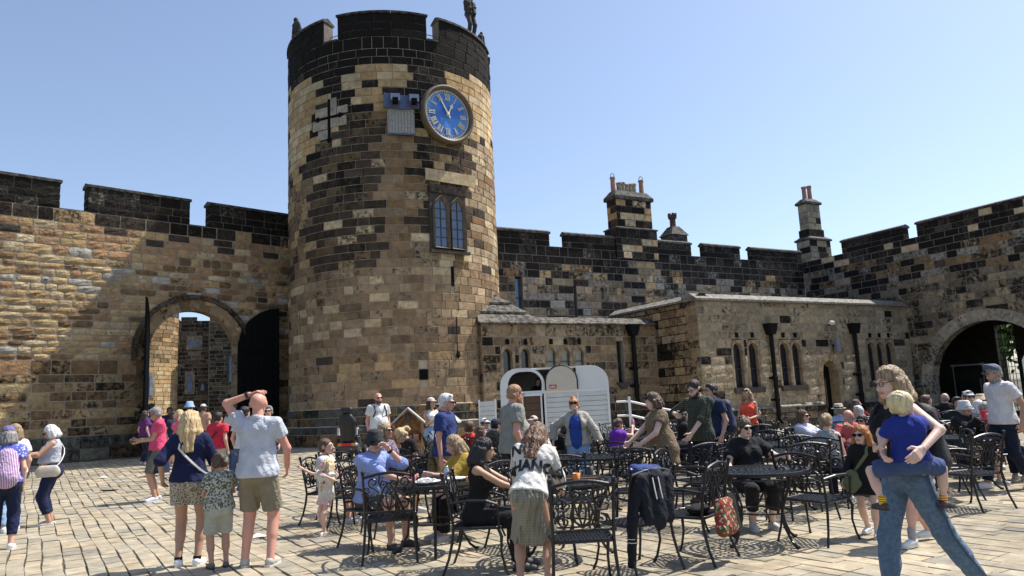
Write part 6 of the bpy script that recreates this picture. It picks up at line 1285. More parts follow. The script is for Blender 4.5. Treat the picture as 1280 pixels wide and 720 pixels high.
st_('p30', 'woman in wide straw sun hat eating at the back right', 8.4, 13.7, -25, 1.70, fem=True, hair=('bob', 'brown'), hat=('sun', 'strawsun', (.5, .42, .28)), shades=True, top=('long', 'whitecd', (.5, .45, .42)), hL=(.05, -.35, 1.0))
st_('p31', 'grey-haired man in orange and navy striped shirt, left of the man in flat cap', 7.25, 11.7, 95, 1.55, build=1.1, skin_='tan', hair=('short', 'grey'), glasses=True, top=('tee', 'orangestripe', (.5, .12, .05), 'hstripe', (.03, .04, .12), .6), vox=.014, hR=(-.05, -.45, .76))
st_('p32', 'dark-haired man in charcoal tee in the shade of the archway', 9.75, 15.6, -80, 1.85, hair=('short', 'black'), top=('tee', 'charc', (.06, .06, .065)))
st_('p33', 'brown-haired person at the far table beside the archway jamb', 8.4, 15.5, 100, 1.72, hair=('short', 'brown'), top=('tee', 'dk33', (.06, .03, .03)))
st_('p34', 'balding man in black suit jacket with back turned near the archway', 9.6, 17.0, 170, 1.72, hair=('fringe_back', 'grey'), top=('jacket', 'bk34', BLK))
st_('p35', 'man in blue shirt seated left of the archway, facing away', 10.2, 17.2, 200, 1.74, hair=('short', 'grey'), top=('tee', 'bl35', (.08, .12, .2)))
st_('p36', 'woman in dark red top far back between the tables', 8.0, 17.8, 60, 1.6, fem=True, hair=('mid', 'brown'), top=('tee', 'wine', (.2, .03, .04)))
st_('p37', 'woman in pale pink blouse beside the table of the old man in white hat', 8.6, 12.2, -95, 1.6, fem=True, hair=('bob', 'grey'), top=('long', 'pinkb', (.5, .3, .3)))
pp('tr', 'dark-haired woman in black top serving inside the white trailer', .62, 21.5, 6, 1.64, fem=True, z0=.60, hair=('tied', 'dark'), skin_='tan', top=('tee', 'blacktr9', BLK), bottom=('trousers', 'blacktr9', BLK), vox=.018, eyes=False)
# -- statues on the tower parapet
M_STAT = mat('statue_stone', (.05, .045, .04), .9, bump=.4, bs=30, var=.4, vs=6)
def statue(deg, H, z, lab, r=TR-.3, **k):
    t = R_(deg); person(lab, TC[0]+r*math.sin(t), TC[1]-r*math.cos(t), deg*.6, H, z0=z, cat='statue', stonem=M_STAT, vox=.024, top=('jacket', 'x', DRK), bottom=('trousers', 'x', DRK), hair=('bob', 'dark'), eyes=False, group=None, **k)
statue(66, 1.95, 16.06, 'dark stone figure standing on the right merlon of the clock tower', hR=(-.05, -.22, 1.2), hL=(.1, -.2, .9))
statue(88, 1.1, 16.0, 'small dark stone figure at the right rim of the clock tower', r=TR-.25)
statue(-72, 1.55, 16.02, 'small dark stone figure at the left rim of the clock tower')
# ================================================================ tables and chairs
near = [(-.95, 8.3, 'black garden table with plates beside the man in the bucket hat'), (.45, 7.75, 'black garden table where the girl in the pleated skirt leans'), (2.46, 7.95, 'black garden table in front of the woman in black and sunglasses'),
        (.95, 10.75, 'black garden table right in front of the woman in the cardigan'), (-2.0, 10.95, 'black garden table beside the small boy in white'), (5.0, 10.35, 'black garden table between the blonde woman and the man in salmon'), (6.45, 11.15, 'black garden table in front of the old man in the white hat')]
for x, y, l in near: table(x, y, rnd.uniform(0, 90), l)
chair(-1.38, 8.05+.0, 186, 'black garden chair seen from behind at the near left table', True)
chair(.47, 6.42, 182, 'black garden chair seen square from behind in the foreground, right of the bending girl', False)
chair(1.02, 7.05, -148, 'black garden chair with a navy hooded jacket hung over it', True)
chair(1.62, 7.35, -128, 'black garden chair with a flowery bag hanging on its back', True)
chair(3.02, 7.95, 128, 'black garden chair right of the middle table, seen from behind', True)
chair(.55, 8.70, 8, 'black garden chair facing us behind the table with the orange cup', True)
chair(-.02, 8.35, 40, 'black garden chair between the tattooed woman and the bending girl', True)
chair(1.40, 9.35, -10, 'black garden chair whose back the woman in brown holds', True)
chair(1.95, 9.05, 60, 'empty black garden chair left of the woman in black and sunglasses', True)
chair(2.35, 10.15, -160, 'black garden chair under the hand of the man in the checked shirt', True)
chair(5.55, 9.45, 200, 'black garden chair seen from behind next to the black backpack', True)
chair(-1.62, 10.4, -150, 'black garden chair behind the man in the bucket hat', True)
chair(.35, 10.1, 150, 'black garden chair left of the grey-shirted man\'s table', True)
far = [(2.55, 12.7, 'first empty black table behind the man with the navy backpack'), (4.35, 13.3, 'black garden table beside the long-haired woman in white'), (1.9, 14.6, 'black garden table of the woman in purple'), (3.9, 15.2, 'black garden table in front of the woman in the black jacket'), (.35, 13.55, 'black garden table of the older blonde woman'),
       (-.75, 14.3+.5, 'black garden table of the boy in red'), (5.9, 15.5, 'black garden table behind the straw trilby'), (6.9, 13.6, 'black garden table behind the white-haired people'), (8.4, 14.7, 'black garden table by the man in the white cap'), (9.3, 16.3, 'black garden table nearest the archway'), (7.3, 16.8, 'black garden table far back right of centre'), (3.7, 11.6, 'empty black garden table behind the woman in black and sunglasses'), (4.9, 18.2, 'black garden table close to the stone range'), (-1.1, 12.6, 'black garden table beside the pushchair'), (8.9, 11.8, 'black garden table beyond the man in the flat cap'), (2.6, 17.0, 'black garden table close to the ramp rail'), (8.3, 9.6, 'black garden table at the right picture edge')]
PX = [(q['root'].location.x, q['root'].location.y) for q in PPL.values()]
fi_ = 0
far += [(3.45, 10.15, 'empty black garden table between the woman in black and the checked shirt'), (.1, 11.9, 'empty black garden table left of the woman in the cardigan'), (1.75, 11.9+.1, 'empty black garden table right of the woman in the cardigan'), (5.9, 12.9+.1, 'black garden table behind the salmon polo')]
ring = [(x, y, l) for x, y, l in near if y > 10]
far = far+ring
for x, y, l in far:
    if (x, y, l) not in ring: table(x, y, rnd.uniform(0, 90), l)
    a0 = rnd.uniform(0, 360)
    nm = l.replace('empty ', '').replace('black garden table', 'table').replace('black table', 'table').replace('table in front of', 'table before').replace('the woman in black and sunglasses', 'woman in black').replace('between the woman in black and the checked shirt', 'near the checked shirt')
    for k in range(4):
        a = R_(a0+90*k+rnd.uniform(-18, 18)); r = rnd.uniform(.72, .92); cx, cy = x+math.sin(a)*r, y-math.cos(a)*r
        if any((cx-u)**2+(cy-v)**2 < .36 for u, v in CHS) or any((cx-u)**2+(cy-v)**2 < .2 for u, v in PX) or any((cx-tx)**2+(cy-ty)**2 < .45 for tx, ty, _ in near+far if (tx, ty) != (x, y)): continue
        side_ = ('near', 'near right', 'right', 'far right', 'far', 'far left', 'left', 'near left')[int(((math.degrees(a)+22.5) % 360)//45)]
        chair(cx, cy, math.degrees(a)+180+rnd.uniform(-20, 20), 'empty chair, %s side of the %s' % (side_, nm), rnd.random() < .85)
# ---- things on the tables
def thing1(name, x, y, z, mb, m_, lab, cat, smooth=False, rz=0, group=None):
    o = mb.build(name, m_, None, smooth); o.location = (x, y, z); o.rotation_euler = (0, 0, rz); return tag(o, lab, cat, group)
TZ = .742
def plate(x, y, lab, r=.13): thing1('plate', x, y, gz(x, y)+TZ, MB().lathe([(.001, .006), (r*.6, .006), (r, .022), (r, .028), (r*.6, .012), (.001, .012)], 20), mat('china', (.72, .72, .7), .25), lab, 'plate', True, group='crockery')
def cup(x, y, lab, c=(.75, .74, .7), h=.11, r=.04): thing1('cup', x, y, gz(x, y)+TZ, MB().lathe([(r*.75, 0), (r, h), (r*.93, h), (r*.7, .01), (.001, .01)], 14), mat('cup_%d' % int(c[0]*99+c[1]*9), c, .4), lab, 'cup', True)
plate(-1.0, 8.08, 'white plate with food scraps on the near left table', .15); plate(-.72, 8.3, 'white plate on the near left table, right of the other')
q = MB(); [q.box((rnd.uniform(-.08, .08), rnd.uniform(-.08, .08), .03+rnd.uniform(0, .02)), (.05, .04, .012), rz=rnd.uniform(0, 3), rx=rnd.uniform(-.4, .4)) for _ in range(12)]; thing1('crumpled_napkin', -1.0, 8.08, TZ, q, mat('paper_white', (.72, .72, .68)), 'crumpled paper napkins on the plate beside the man in the bucket hat', 'napkin')
thing1('glass_jar', -.83, 8.52, TZ, MB().lathe([(.03, 0), (.032, .1), (.02, .12), (.022, .135), (.001, .137)], 12), mat('steel_shaker', (.45, .45, .47), .25, metal=.7), 'steel-topped shaker on the near left table', 'shaker', True)
cup(-1.18, 8.4, 'small pink cup on the near left table', (.6, .1, .2), .07, .03); cup(-.55, 8.0, 'small orange drink near the hand of the woman in mustard', (.7, .3, .1), .06, .03); cup(.72, 7.95, 'black takeaway coffee cup on the table of the bending girl', (.03, .03, .03)); cup(.55, 7.6, 'orange paper cup on the table of the bending girl', (.75, .25, .04), .08)
q = MB(); q.bbox(-.16, .16, -.11, .11, 0, .012); q.bbox(-.17, .17, -.12, -.11, 0, .03).bbox(-.17, .17, .11, .12, 0, .03); thing1('serving_tray', .62, 7.72, TZ, q, mat('tray_brown', (.16, .10, .06), .5), 'brown serving tray on the table of the bending girl', 'tray')
q = MB(); q.box((0, 0, .05), (.11, .02, .12), rx=.3); q.box((.02, .06, .03), (.14, .1, .05), rz=.4); thing1('paper_wrapper', .16, 7.55, TZ-.0, q, mat('paper_white', (.72, .72, .68)), 'crumpled white food wrapper near the tattooed woman\'s hands', 'wrapper')
P = PPL['p28']; M_ = P['root'].matrix_basis
def at_hand(key, side, name, mb, m_, lab, cat, off=(0, 0, 0)):
    Q = PPL[key]; w_ = Q['wr'+side]; el = Q['elb'+side]; d = nrm(w_-el); p = w_+d*.09+V3(*off); o = mb.build(name, m_, None, False); c, s = math.cos(Q['root'].rotation_euler.z), math.sin(Q['root'].rotation_euler.z); L_ = Q['root'].location
    o.location = (L_.x+p[0]*c-p[1]*s, L_.y+p[0]*s+p[1]*c, L_.z+p[2]); o.rotation_euler = (0, 0, Q['root'].rotation_euler.z); return tag(o, lab, cat)
at_hand('p28', 'R', 'cup', MB().lathe([(.033, -.06), (.042, .06), (.001, .06)], 12), mat('cup_red', (.8, .03, .10), .4), 'bright red cup held by the old man in the white hat', 'cup')
at_hand('p14', 'R', 'drink_bottle', MB().lathe([(.03, -.08), (.032, .04), (.012, .09), (.012, .11), (.001, .11)], 10), mat('pink_bottle', (.7, .3, .4), .3), 'pink drink bottle held by the woman in purple', 'bottle')
at_hand('s4', 'L', 'mobile_phone', MB().box((0, 0, 0), (.07, .15, .01)), mat('phone_black', (.01, .01, .01), .2), 'black mobile phone held by the man in the pink polo', 'phone', (0, -.02, .01))
q = MB(); v = [(-.17, -.1, 0), (0, -.12, .03), (.17, -.1, 0), (-.17, .1, .03), (0, .1, .08), (.17, .1, .03)]; q.add(v+[(a, b, c-.004) for a, b, c in v], [(0, 1, 4, 3), (1, 2, 5, 4), (9, 10, 7, 6), (10, 11, 8, 7)]); at_hand('s3', 'L', 'leaflet', q, mat('leaflet', (.7, .7, .72), .6, col2=(.35, .4, .45), vs=28), 'folded map leaflet read by the white-haired woman', 'leaflet', (-.08, -.04, .02))
# ---- bags : straps follow the wearer
def bagroot(key, name, lab, cat):
    r = PPL[key]['root']; e_ = empty(name, tuple(r.location), r.rotation_euler.z, lab, cat); return e_
def sdfpart(parent, name, S_, m_, h=.012, noise=0): p, q_ = S_.mesh(h, noise); return link(name, npmesh(name, [(p, q_)], [m_]), parent)
def strap(parent, Q, side, low, m_, r=.012, back=True, o=.03, front=True):
    """from one shoulder diagonally round the body to a low point on the other hip"""
    T, s, bw = Q['T'], Q['s'], Q['bw']; pts = []
    for i in range(17):
        a = math.pi*2*i/16; x = -side*math.cos(a); # x=+side at top
        zz = .46+(low-.46)*(.5+.5*math.cos(a)) if False else None
        f_ = .5-.5*math.cos(a); z = low+(.505-low)*f_; k = .10+(.045 if .2 < z < .45 else .03); w_ = .19*bw if z < .4 else .14
        px = side*(-1+2*f_)*(w_ if f_ < .8 else .10); py = (-1 if i <= 8 else 1)*math.sin(math.pi*f_)**.5*(.135*bw+.02) if 0 < i < 16 else 0
        pts.append(tuple(T(px*1.05, py, z)))
    b = MB(); b.tube(pts, [(r*.35, r)]*len(pts) if False else r, 5); b.build('strap', m_, parent)
M_WSTR = mat('white_leather', (.66, .64, .6), .5); M_CRM = mat('cream_leather', (.50, .45, .36), .5, bump=.1); M_BLKF = mat('black_nylon', (.012, .012, .014), .7, bump=.3, bs=40)
e_ = bagroot('s5', 'shoulder_bag', 'white-strapped bag worn across the blonde woman\'s navy sweater', 'bag'); strap(e_, PPL['s5'], 1, .06, M_WSTR, .013); S_ = SDF(.01); S_.cap(PPL['s5']['T'](-.20, -.12, .03), PPL['s5']['T'](-.20, -.12, -.05), .05, .06); sdfpart(e_, 'pouch', S_, M_WSTR)
e_ = bagroot('s3', 'handbag', 'cream handbag slung at the waist of the white-haired woman', 'bag'); strap(e_, PPL['s3'], -1, .02, M_WSTR, .008); T = PPL['s3']['T']; S_ = SDF(.03); S_.cap(T(.21, -.14, -.03), T(.21, .08, -.03), .075, .075, V3(1, 0, 0), .5); S_.cap(T(.21, -.13, .03), T(.21, .07, .03), .05, .05, V3(1, 0, 0), .5); sdfpart(e_, 'bag_body', S_, M_CRM)
e_ = bagroot('s3', 'tote_bag', 'patterned tote bag hanging from the white-haired woman\'s arm', 'bag'); w_ = PPL['s3']['wrR']; b = MB(); b.tube([tuple(w_+V3(0, .02, .02)), tuple(w_+V3(-.0, -.02, -.12))], .008, 5); b.build('handle', M_CRM, e_); S_ = SDF(.03); S_.cap(w_+V3(0, -.02, -.16), w_+V3(0, -.02, -.30), .06, .085, V3(1, 0, 0), .5); sdfpart(e_, 'bag_body', S_, cloth('totepat', (.45, .35, .3), 'floral', (.2, .05, .06), .8))
e_ = bagroot('s1', 'rucksack', 'purple and white striped rucksack on the person at the left edge', 'backpack'); T = PPL['s1']['T']; S_ = SDF(.04); S_.cap(T(-.02, .20, .32), T(-.02, .24, .06), .12, .15, V3(0, 1, 0), .7); sdfpart(e_, 'bag_body', S_, cloth('stripebag', (.20, .04, .26), 'vstripe', (.7, .6, .65), 1.3, .8, (.5, .1, .15)))
for sd_ in (-1, 1): b = MB(); b.tube([tuple(T(.10*sd_, .14, .30)), tuple(T(.12*sd_, .06, .50)), tuple(T(.12*sd_, -.10, .44)), tuple(T(.15*sd_, -.08, .2)), tuple(T(.13*sd_, .16, .08))], .015, 5); b.build('strap', M_WSTR, e_)
def backpack(key, lab, m_, sc=1.0):
    e_ = bagroot(key, 'backpack', lab, 'backpack'); Q = PPL[key]; T = Q['T']; y0 = .13*Q['bw']+.06; S_ = SDF(.05); S_.cap(T(0, y0+.05, .40), T(0, y0+.07, .10), .12*sc, .15*sc, Q['ta'], .75); S_.cap(T(0, y0+.15, .18), T(0, y0+.15, .08), .08*sc, .09*sc, Q['ta'], .6); sdfpart(e_, 'bag_body', S_, m_, .014, .003)
    for q_ in (-1, 1): b = MB(); b.tube([tuple(T(.09*q_, y0, .44)), tuple(T(.11*q_, .05, .535)), tuple(T(.115*q_, -.08, .49)), tuple(T(.12*q_, -.135*Q['bw']-.03, .38)), tuple(T(.16*q_, -.06, .22)), tuple(T(.14*q_, y0-.02, .1))], .017, 6); b.build('strap', M_BLKF, e_)
    b = MB(); b.tube([tuple(T(-.1, y0+.16, .34)), tuple(T(0, y0+.185, .37)), tuple(T(.1, y0+.16, .34))], .006, 4); b.build('zip', mat('grey_zip', (.2, .2, .2), .4), e_)
backpack('s19', 'big black backpack worn by the woman carrying the child', M_BLKF, .85); backpack('s15', 'navy backpack on the curly-haired man', mat('navy_nylon', (.02, .03, .07), .7, bump=.3, bs=40)); backpack('g2', 'teal backpack under the pale blue bucket hat', mat('teal_nylon', (.03, .09, .14), .7)); backpack('s8', 'black backpack of the bald bearded man', M_BLKF)
e_ = bagroot('s18', 'crossbody_bag', 'olive green bag worn across the red-haired child\'s black dress', 'bag'); M_OLV = mat('olive_canvas', (.13, .15, .07), .8, bump=.3); strap(e_, PPL['s18'], 1, .02, M_OLV, .018); T = PPL['s18']['T']; S_ = SDF(.02); S_.cap(T(-.17, -.14, .03), T(-.17, -.14, -.08), .07, .10, V3(0, 1, 0), .5); sdfpart(e_, 'bag_body', S_, M_OLV)
e_ = bagroot('g1', 'crossbody_bag', 'dark strap and pouch over the red polo by the gate', 'bag'); strap(e_, PPL['g1'], -1, .05, M_BLKF, .014)
e_ = bagroot('s9', 'straw_bag', 'round straw bag hanging at the hip of the woman in the cap', 'bag'); T = PPL['s9']['T']; strap(e_, PPL['s9'], 1, .1, M_BLKF, .01); S_ = SDF(.02); S_.cap(T(.22, -.12, -.05), T(.22, -.12, -.14), .10, .13, V3(0, 1, 0), .6); sdfpart(e_, 'bag_body', S_, mat('woven_straw', (.42, .30, .15), .8, col2=(.25, .16, .07), vs=40, bump=.5))
e_ = bagroot('s10', 'satchel', 'leafy patterned satchel at the back of the white-haired man', 'bag'); T = PPL['s10']['T']; S_ = SDF(.03); S_.cap(T(-.02, .2, -.02), T(.0, .2, -.16), .10, .13, V3(0, 1, 0), .6); sdfpart(e_, 'bag_body', S_, cloth('leafy', (.20, .16, .09), 'floral', (.06, .05, .03), .9)); strap(e_, PPL['s10'], 1, .0, M_BLKF, .01)
# navy jacket tied round the waist of the man in pink
Q = PPL['s4']; T = Q['T']; S_ = SDF(.03); S_.cap(T(0, .0, .06), T(0, -.0, -.46), .165, .235, Q['ta'], .9); S_.plane(T(0, 0, -.43), Q['RT'] @ V3(0, 0, -1)); S_.plane(T(0, 0, .12), Q['RT'] @ V3(0, 0, 1)); p_, f_ = S_.mesh(.014, .008, 34, (1, 1, .2)); o = link('tied_jacket', npmesh('tied_jacket', [(p_, f_)], [cloth('navyjkt', (.014, .022, .06), None, None, 1, .6)]), Q['root'])
# cardigan opening : blue top strip of the walking woman ; pink scarf of the seated woman
Q = PPL['s12']; T = Q['T']; S_ = SDF(.03); S_.cap(T(0, -.035, .38), T(0, -.03, .05), .13, .15, Q['ta'], .8); [S_.ell(T(.065*q_, -.095, .335), V3(.085, .08, .085)*Q['s']) for q_ in (-1, 1)]; sdfpart(Q['root'], 'blue_top', S_, cloth('bluecami', (.03, .07, .30)), .012)
Q = PPL['p16']; T = Q['T']; S_ = SDF(.03); S_.cap(T(0, -.09, .40), T(0, -.12, .12), .045, .06); sdfpart(Q['root'], 'pink_top', S_, cloth('hotpink', (.65, .05, .22)), .014)
Q = PPL['p26']; T = Q['T']; S_ = SDF(.03); S_.cap(T(0, .0, .38), T(0, .0, .05), .165, .165, Q['ta'], .85); sdfpart(Q['root'], 'waistcoat', S_, cloth('waistc', (.02, .025, .04)), .018)
# ---- lettering on the sweatshirt and the toddler's tee
from mathutils.bvhtree import BVHTree
def print_on(Q, text, size, cx, cz, col, front=False, rows_=None, tilt=0.0, bold=.0):
    ob = Q['top']; dg = bpy.context.evaluated_depsgraph_get(); bvh = BVHTree.FromPolygons([v_.co for v_ in ob.data.vertices], [tuple(p_.vertices) for p_ in ob.data.polygons])
    cu = bpy.data.curves.new('lettering', 'FONT'); cu.body = text; cu.size = size; cu.align_x = 'CENTER'; cu.offset = bold; cu.resolution_u = 3; tmp = bpy.data.objects.new('lettering', cu); COL.objects.link(tmp); bpy.context.view_layer.update(); me = bpy.data.meshes.new_from_object(tmp.evaluated_get(bpy.context.evaluated_depsgraph_get())); bpy.data.objects.remove(tmp)
    T, RT = Q['T'], Q['RT']; sg = -1 if front else 1; d = Vector(RT @ V3(0, -sg, 0)); ok = []
    import bmesh
    bm = bmesh.new(); bm.from_mesh(me); 
    for _ in range(2): bmesh.ops.subdivide_edges(bm, edges=[e2 for e2 in bm.edges if e2.calc_length() > size*.12], cuts=1); 
    bmesh.ops.triangulate(bm, faces=bm.faces)
    for v_ in bm.verts:
        x, z = v_.co.x, v_.co.y; x, z = x*math.cos(tilt)-z*math.sin(tilt), x*math.sin(tilt)+z*math.cos(tilt); x *= (1 if front else -1)
        o_ = Vector(T((cx+x)/Q['s'], sg*.5, (cz+z)/Q['s'])); h_ = bvh.ray_cast(o_, d); v_.co = (h_[0]-d*.006) if h_[0] else (o_+d*.4)
    bm.to_mesh(me); bm.free(); me.materials.append(col); o = link('lettering', me, Q['root']); return o
INK = mat('black_print', (.012, .012, .012), .7); RINK = mat('red_print', (.45, .07, .07), .7)
print_on(PPL['s17'], 'NO', .135, .085, .33, INK, bold=.006, tilt=.0); print_on(PPL['s17'], 'CHANGE', .125, .0, .19, INK, bold=.006); print_on(PPL['s17'], 'MATTERS'[:0]+'IN THE', .05, .0, .04, INK, bold=.002) if False else None
o = print_on(PPL['t1'], 'BIMBO', .05, .0, .20, RINK, True, bold=.0015) if False else None
# plain blotches stand in for the toddler's picture print
Q = PPL['t1']; 
for i, (c_, dx, dz, r_) in enumerate((((.45, .07, .07), .03, .11, .022), ((.55, .32, .12), .0, .06, .026), ((.1, .1, .1), -.015, .10, .010), ((.55, .35, .15), .005, .02, .02))):
    cu = MB(); cu.prismz([(r_*math.cos(a), r_*math.sin(a)) for a in [k*math.pi/5 for k in range(10)]], 0, .003)
    ob = Q['top']; bvh = BVHTree.FromPolygons([v_.co for v_ in ob.data.vertices], [tuple(p_.vertices) for p_ in ob.data.polygons]); o_ = Vector(Q['T'](dx/Q['s'], -.5, (.05+dz)/Q['s'])); h_ = bvh.ray_cast(o_, Vector(Q['RT'] @ V3(0, 1, 0)))
    if h_[0]: b = cu.build('print_patch', mat('patch_%d' % i, c_), Q['root']); b.matrix_local = Matrix.Translation(h_[0]) @ h_[1].to_track_quat('Z', 'Y').to_matrix().to_4x4()
for nm_ in ('s19',):
    Q = PPL[nm_]
    for hp_, kn_, an_, sg_ in ((Q['hipL'], Q['kneeL'], Q['ankL'], 1), (Q['hipR'], Q['kneeR'], Q['ankR'], -1)):
        pts_ = [hp_+V3(.115*sg_, 0, .06), hp_+(kn_-hp_)*.3+V3(.108*sg_, 0, 0), hp_+(kn_-hp_)*.65+V3(.094*sg_, 0, 0), kn_+V3(.082*sg_, 0, 0), kn_+(an_-kn_)*.5+V3(.078*sg_, 0, 0), an_+V3(.072*sg_, 0, .03)]
        MB().tube([tuple(p_) for p_ in pts_], .006, 5).build('jeans_seam', mat('seam_navy', (.03, .05, .09)), Q['root'])
# ---- jacket and flowery bag on the chairs
e_ = empty('hooded_jacket', (1.02, 7.05, 0), R_(-148), 'navy hooded jacket with white drawstrings draped over a garden chair', 'jacket'); e_.scale = (.82, 1, 1); NJ = cloth('navyhood', (.008, .010, .018), None, None, 1, .7)
S_ = SDF(.03); S_.cap(V3(-.2, .27, .84), V3(.2, .27, .84), .05, .05); S_.cap(V3(-.17, .31, .8), V3(-.15, .33, .5), .07, .07, V3(0, 1, 0), .5); S_.cap(V3(.17, .31, .8), V3(.15, .33, .5), .07, .07, V3(0, 1, 0), .5); S_.cap(V3(0, .31, .8), V3(0, .34, .48), .11, .10, V3(0, 1, 0), .45); S_.cap(V3(.24, .27, .8), V3(.30, .26, .5), .055, .05); S_.cap(V3(.30, .26, .5), V3(.31, .22, .12), .05, .045); S_.cap(V3(-.24, .27, .8), V3(-.28, .2, .5), .055, .05); sdfpart(e_, 'jacket_body', S_, NJ, .013, .006)
S_ = SDF(.03); S_.ell(V3(.05, .20, .88), V3(.17, .10, .06)); S_.cap(V3(-.1, .25, .87), V3(.18, .22, .88), .06, .07); sdfpart(e_, 'hood', S_, cloth('hoodblue', (.035, .06, .18)), .013, .006)
for x in (.02, .10): b = MB(); b.tube([(x, .37, .84), (x+.01, .40, .74), (x, .41, .66)], .006, 5); b.build('drawstring', M_WSTR, e_)
for z_ in (.30, .33): b = MB(); b.tube([(.305+.053*math.cos(t), .235+.053*math.sin(t), z_) for t in [i*math.pi/5 for i in range(11)]], .004, 4); b.build('sleeve_stripe', M_WSTR, e_)
e_ = empty('flowery_bag', (1.62, 7.35, 0), R_(-128), 'red, green and white flowery cloth bag hung on a garden chair', 'bag'); e_.scale = (.8, 1, .9); S_ = SDF(.03); [S_.cap(V3(x_, .35, .60), V3(x_*1.15, .37, .36), .055, .075, V3(0, 1, 0), .8) for x_ in (-.02, .06, .14, .22)]; sdfpart(e_, 'bag_body', S_, cloth('florabag', (.30, .04, .035), 'camo', (.04, .09, .025), 1.0, .8, (.5, .42, .32)), .012, .006); b = MB(); b.tube([(.05, .33, .66), (.1, .28, .86), (.17, .33, .66)], .01, 5); b.build('handle', M_BLKF, e_)
S_ = SDF(.03); S_.cap(V3(-.12, .33, .52), V3(-.12, .36, .30), .09, .10, V3(0, 1, 0), .45); e2_ = empty('black_coat', (1.62, 7.35, 0), R_(-128), 'folded black coat hanging from the chair with the flowery bag', 'coat'); S_.cap(V3(-.05, .05, .47), V3(.1, .1, .47), .10, .10, V3(0, 0, 1), .4); sdfpart(e2_, 'coat_body', S_, cloth('blackcoat', BLK), .013, .004)
# ---- mobility scooter
e_ = empty('mobility_scooter', (-4.62, 20.7, gz(-4.6, 20.7)), R_(176), 'empty black mobility scooter seen from behind by the tower', 'mobility scooter'); BV = mat('black_vinyl', (.012, .012, .012), .5, bump=.1)
S_ = SDF(.03); S_.cap(V3(0, .22, .62), V3(0, .30, 1.05), .20, .21, V3(0, 1, 0), .38); S_.cap(V3(-.1, .25, 1.0), V3(.1, .25, 1.0), .16, .16, V3(0, 1, 0), .4); sdfpart(e_, 'seat_back', S_, BV, .02); S_ = SDF(.02); S_.cap(V3(-.08, .31, 1.33), V3(.08, .31, 1.33), .085, .085, V3(0, 1, 0), .6); sdfpart(e_, 'headrest', S_, BV, .015); MB().tube([(-.05, .3, 1.15), (-.05, .31, 1.3)], .012, 6).tube([(.05, .3, 1.15), (.05, .31, 1.3)], .012, 6).build('headrest_post', mat('chrome', (.6, .6, .6), .2, metal=1), e_)
S_ = SDF(.03); S_.cap(V3(-.14, -.05, .58), V3(.14, -.05, .58), .14, .14, V3(0, 0, 1), .5); S_.cap(V3(-.1, -.2, .57), V3(.1, -.2, .57), .12, .12, V3(0, 0, 1), .5); sdfpart(e_, 'seat_cushion', S_, BV, .02)
for q_ in (-1, 1): MB().tube([(q_*.28, .2, .62), (q_*.29, .18, .78), (q_*.29, -.15, .78)], .028, 8).build('armrest', BV, e_); MB().bbox(q_*.26-.02, q_*.26+.02, .1, .26, .66, .86).build('side_reflector', mat('silver_grey', (.4, .4, .4), .4), e_)
S_ = SDF(.04); S_.cap(V3(-.17, .18, .33), V3(.17, .18, .33), .15, .15); S_.cap(V3(-.1, -.1, .3), V3(.1, -.1, .3), .14, .14); S_.cap(V3(0, -.1, .2), V3(0, -.8, .16), .12, .14, V3(0, 0, 1), .5); S_.cap(V3(0, -.8, .2), V3(0, -.72, .6), .12, .07); sdfpart(e_, 'body_shell', S_, mat('scooter_grey', (.05, .05, .055), .35), .02)
MB().tube([(0, -.74, .55), (0, -.62, .98)], .03, 8).tube([(-.26, -.6, .98), (.26, -.6, .98)], .018, 6).build('tiller', BV, e_)
MB().bbox(-.13, .13, .325, .35, .38, .45).build('tail_light', mat('red_lens', (.55, .02, .02), .2), e_); 
for q_ in (-1, 1): MB().bbox(q_*.19-.055, q_*.19+.055, .315, .34, .38, .45).build('indicator', mat('amber_lens', (.7, .25, .02), .2), e_)
for x, y in ((-.27, .15), (.27, .15), (-.22, -.75), (.22, -.75)):
    b = MB(); b.lathe([(.07, -.05), (.16, -.055), (.18, -.03), (.18, .03), (.16, .055), (.07, .05)], 18); o = b.build('wheel', mat('tyre_black', (.015, .015, .015), .8), e_, True); o.rotation_euler = (0, R_(90), 0); o.location = (x, y, .18)
    b = MB(); b.lathe([(.001, -.052), (.09, -.05), (.09, .05), (.001, .052)], 12); b.build('wheel_hub', mat('silver_grey'), o) if False else b.build('wheel_hub', MATS['silver_grey'], o)
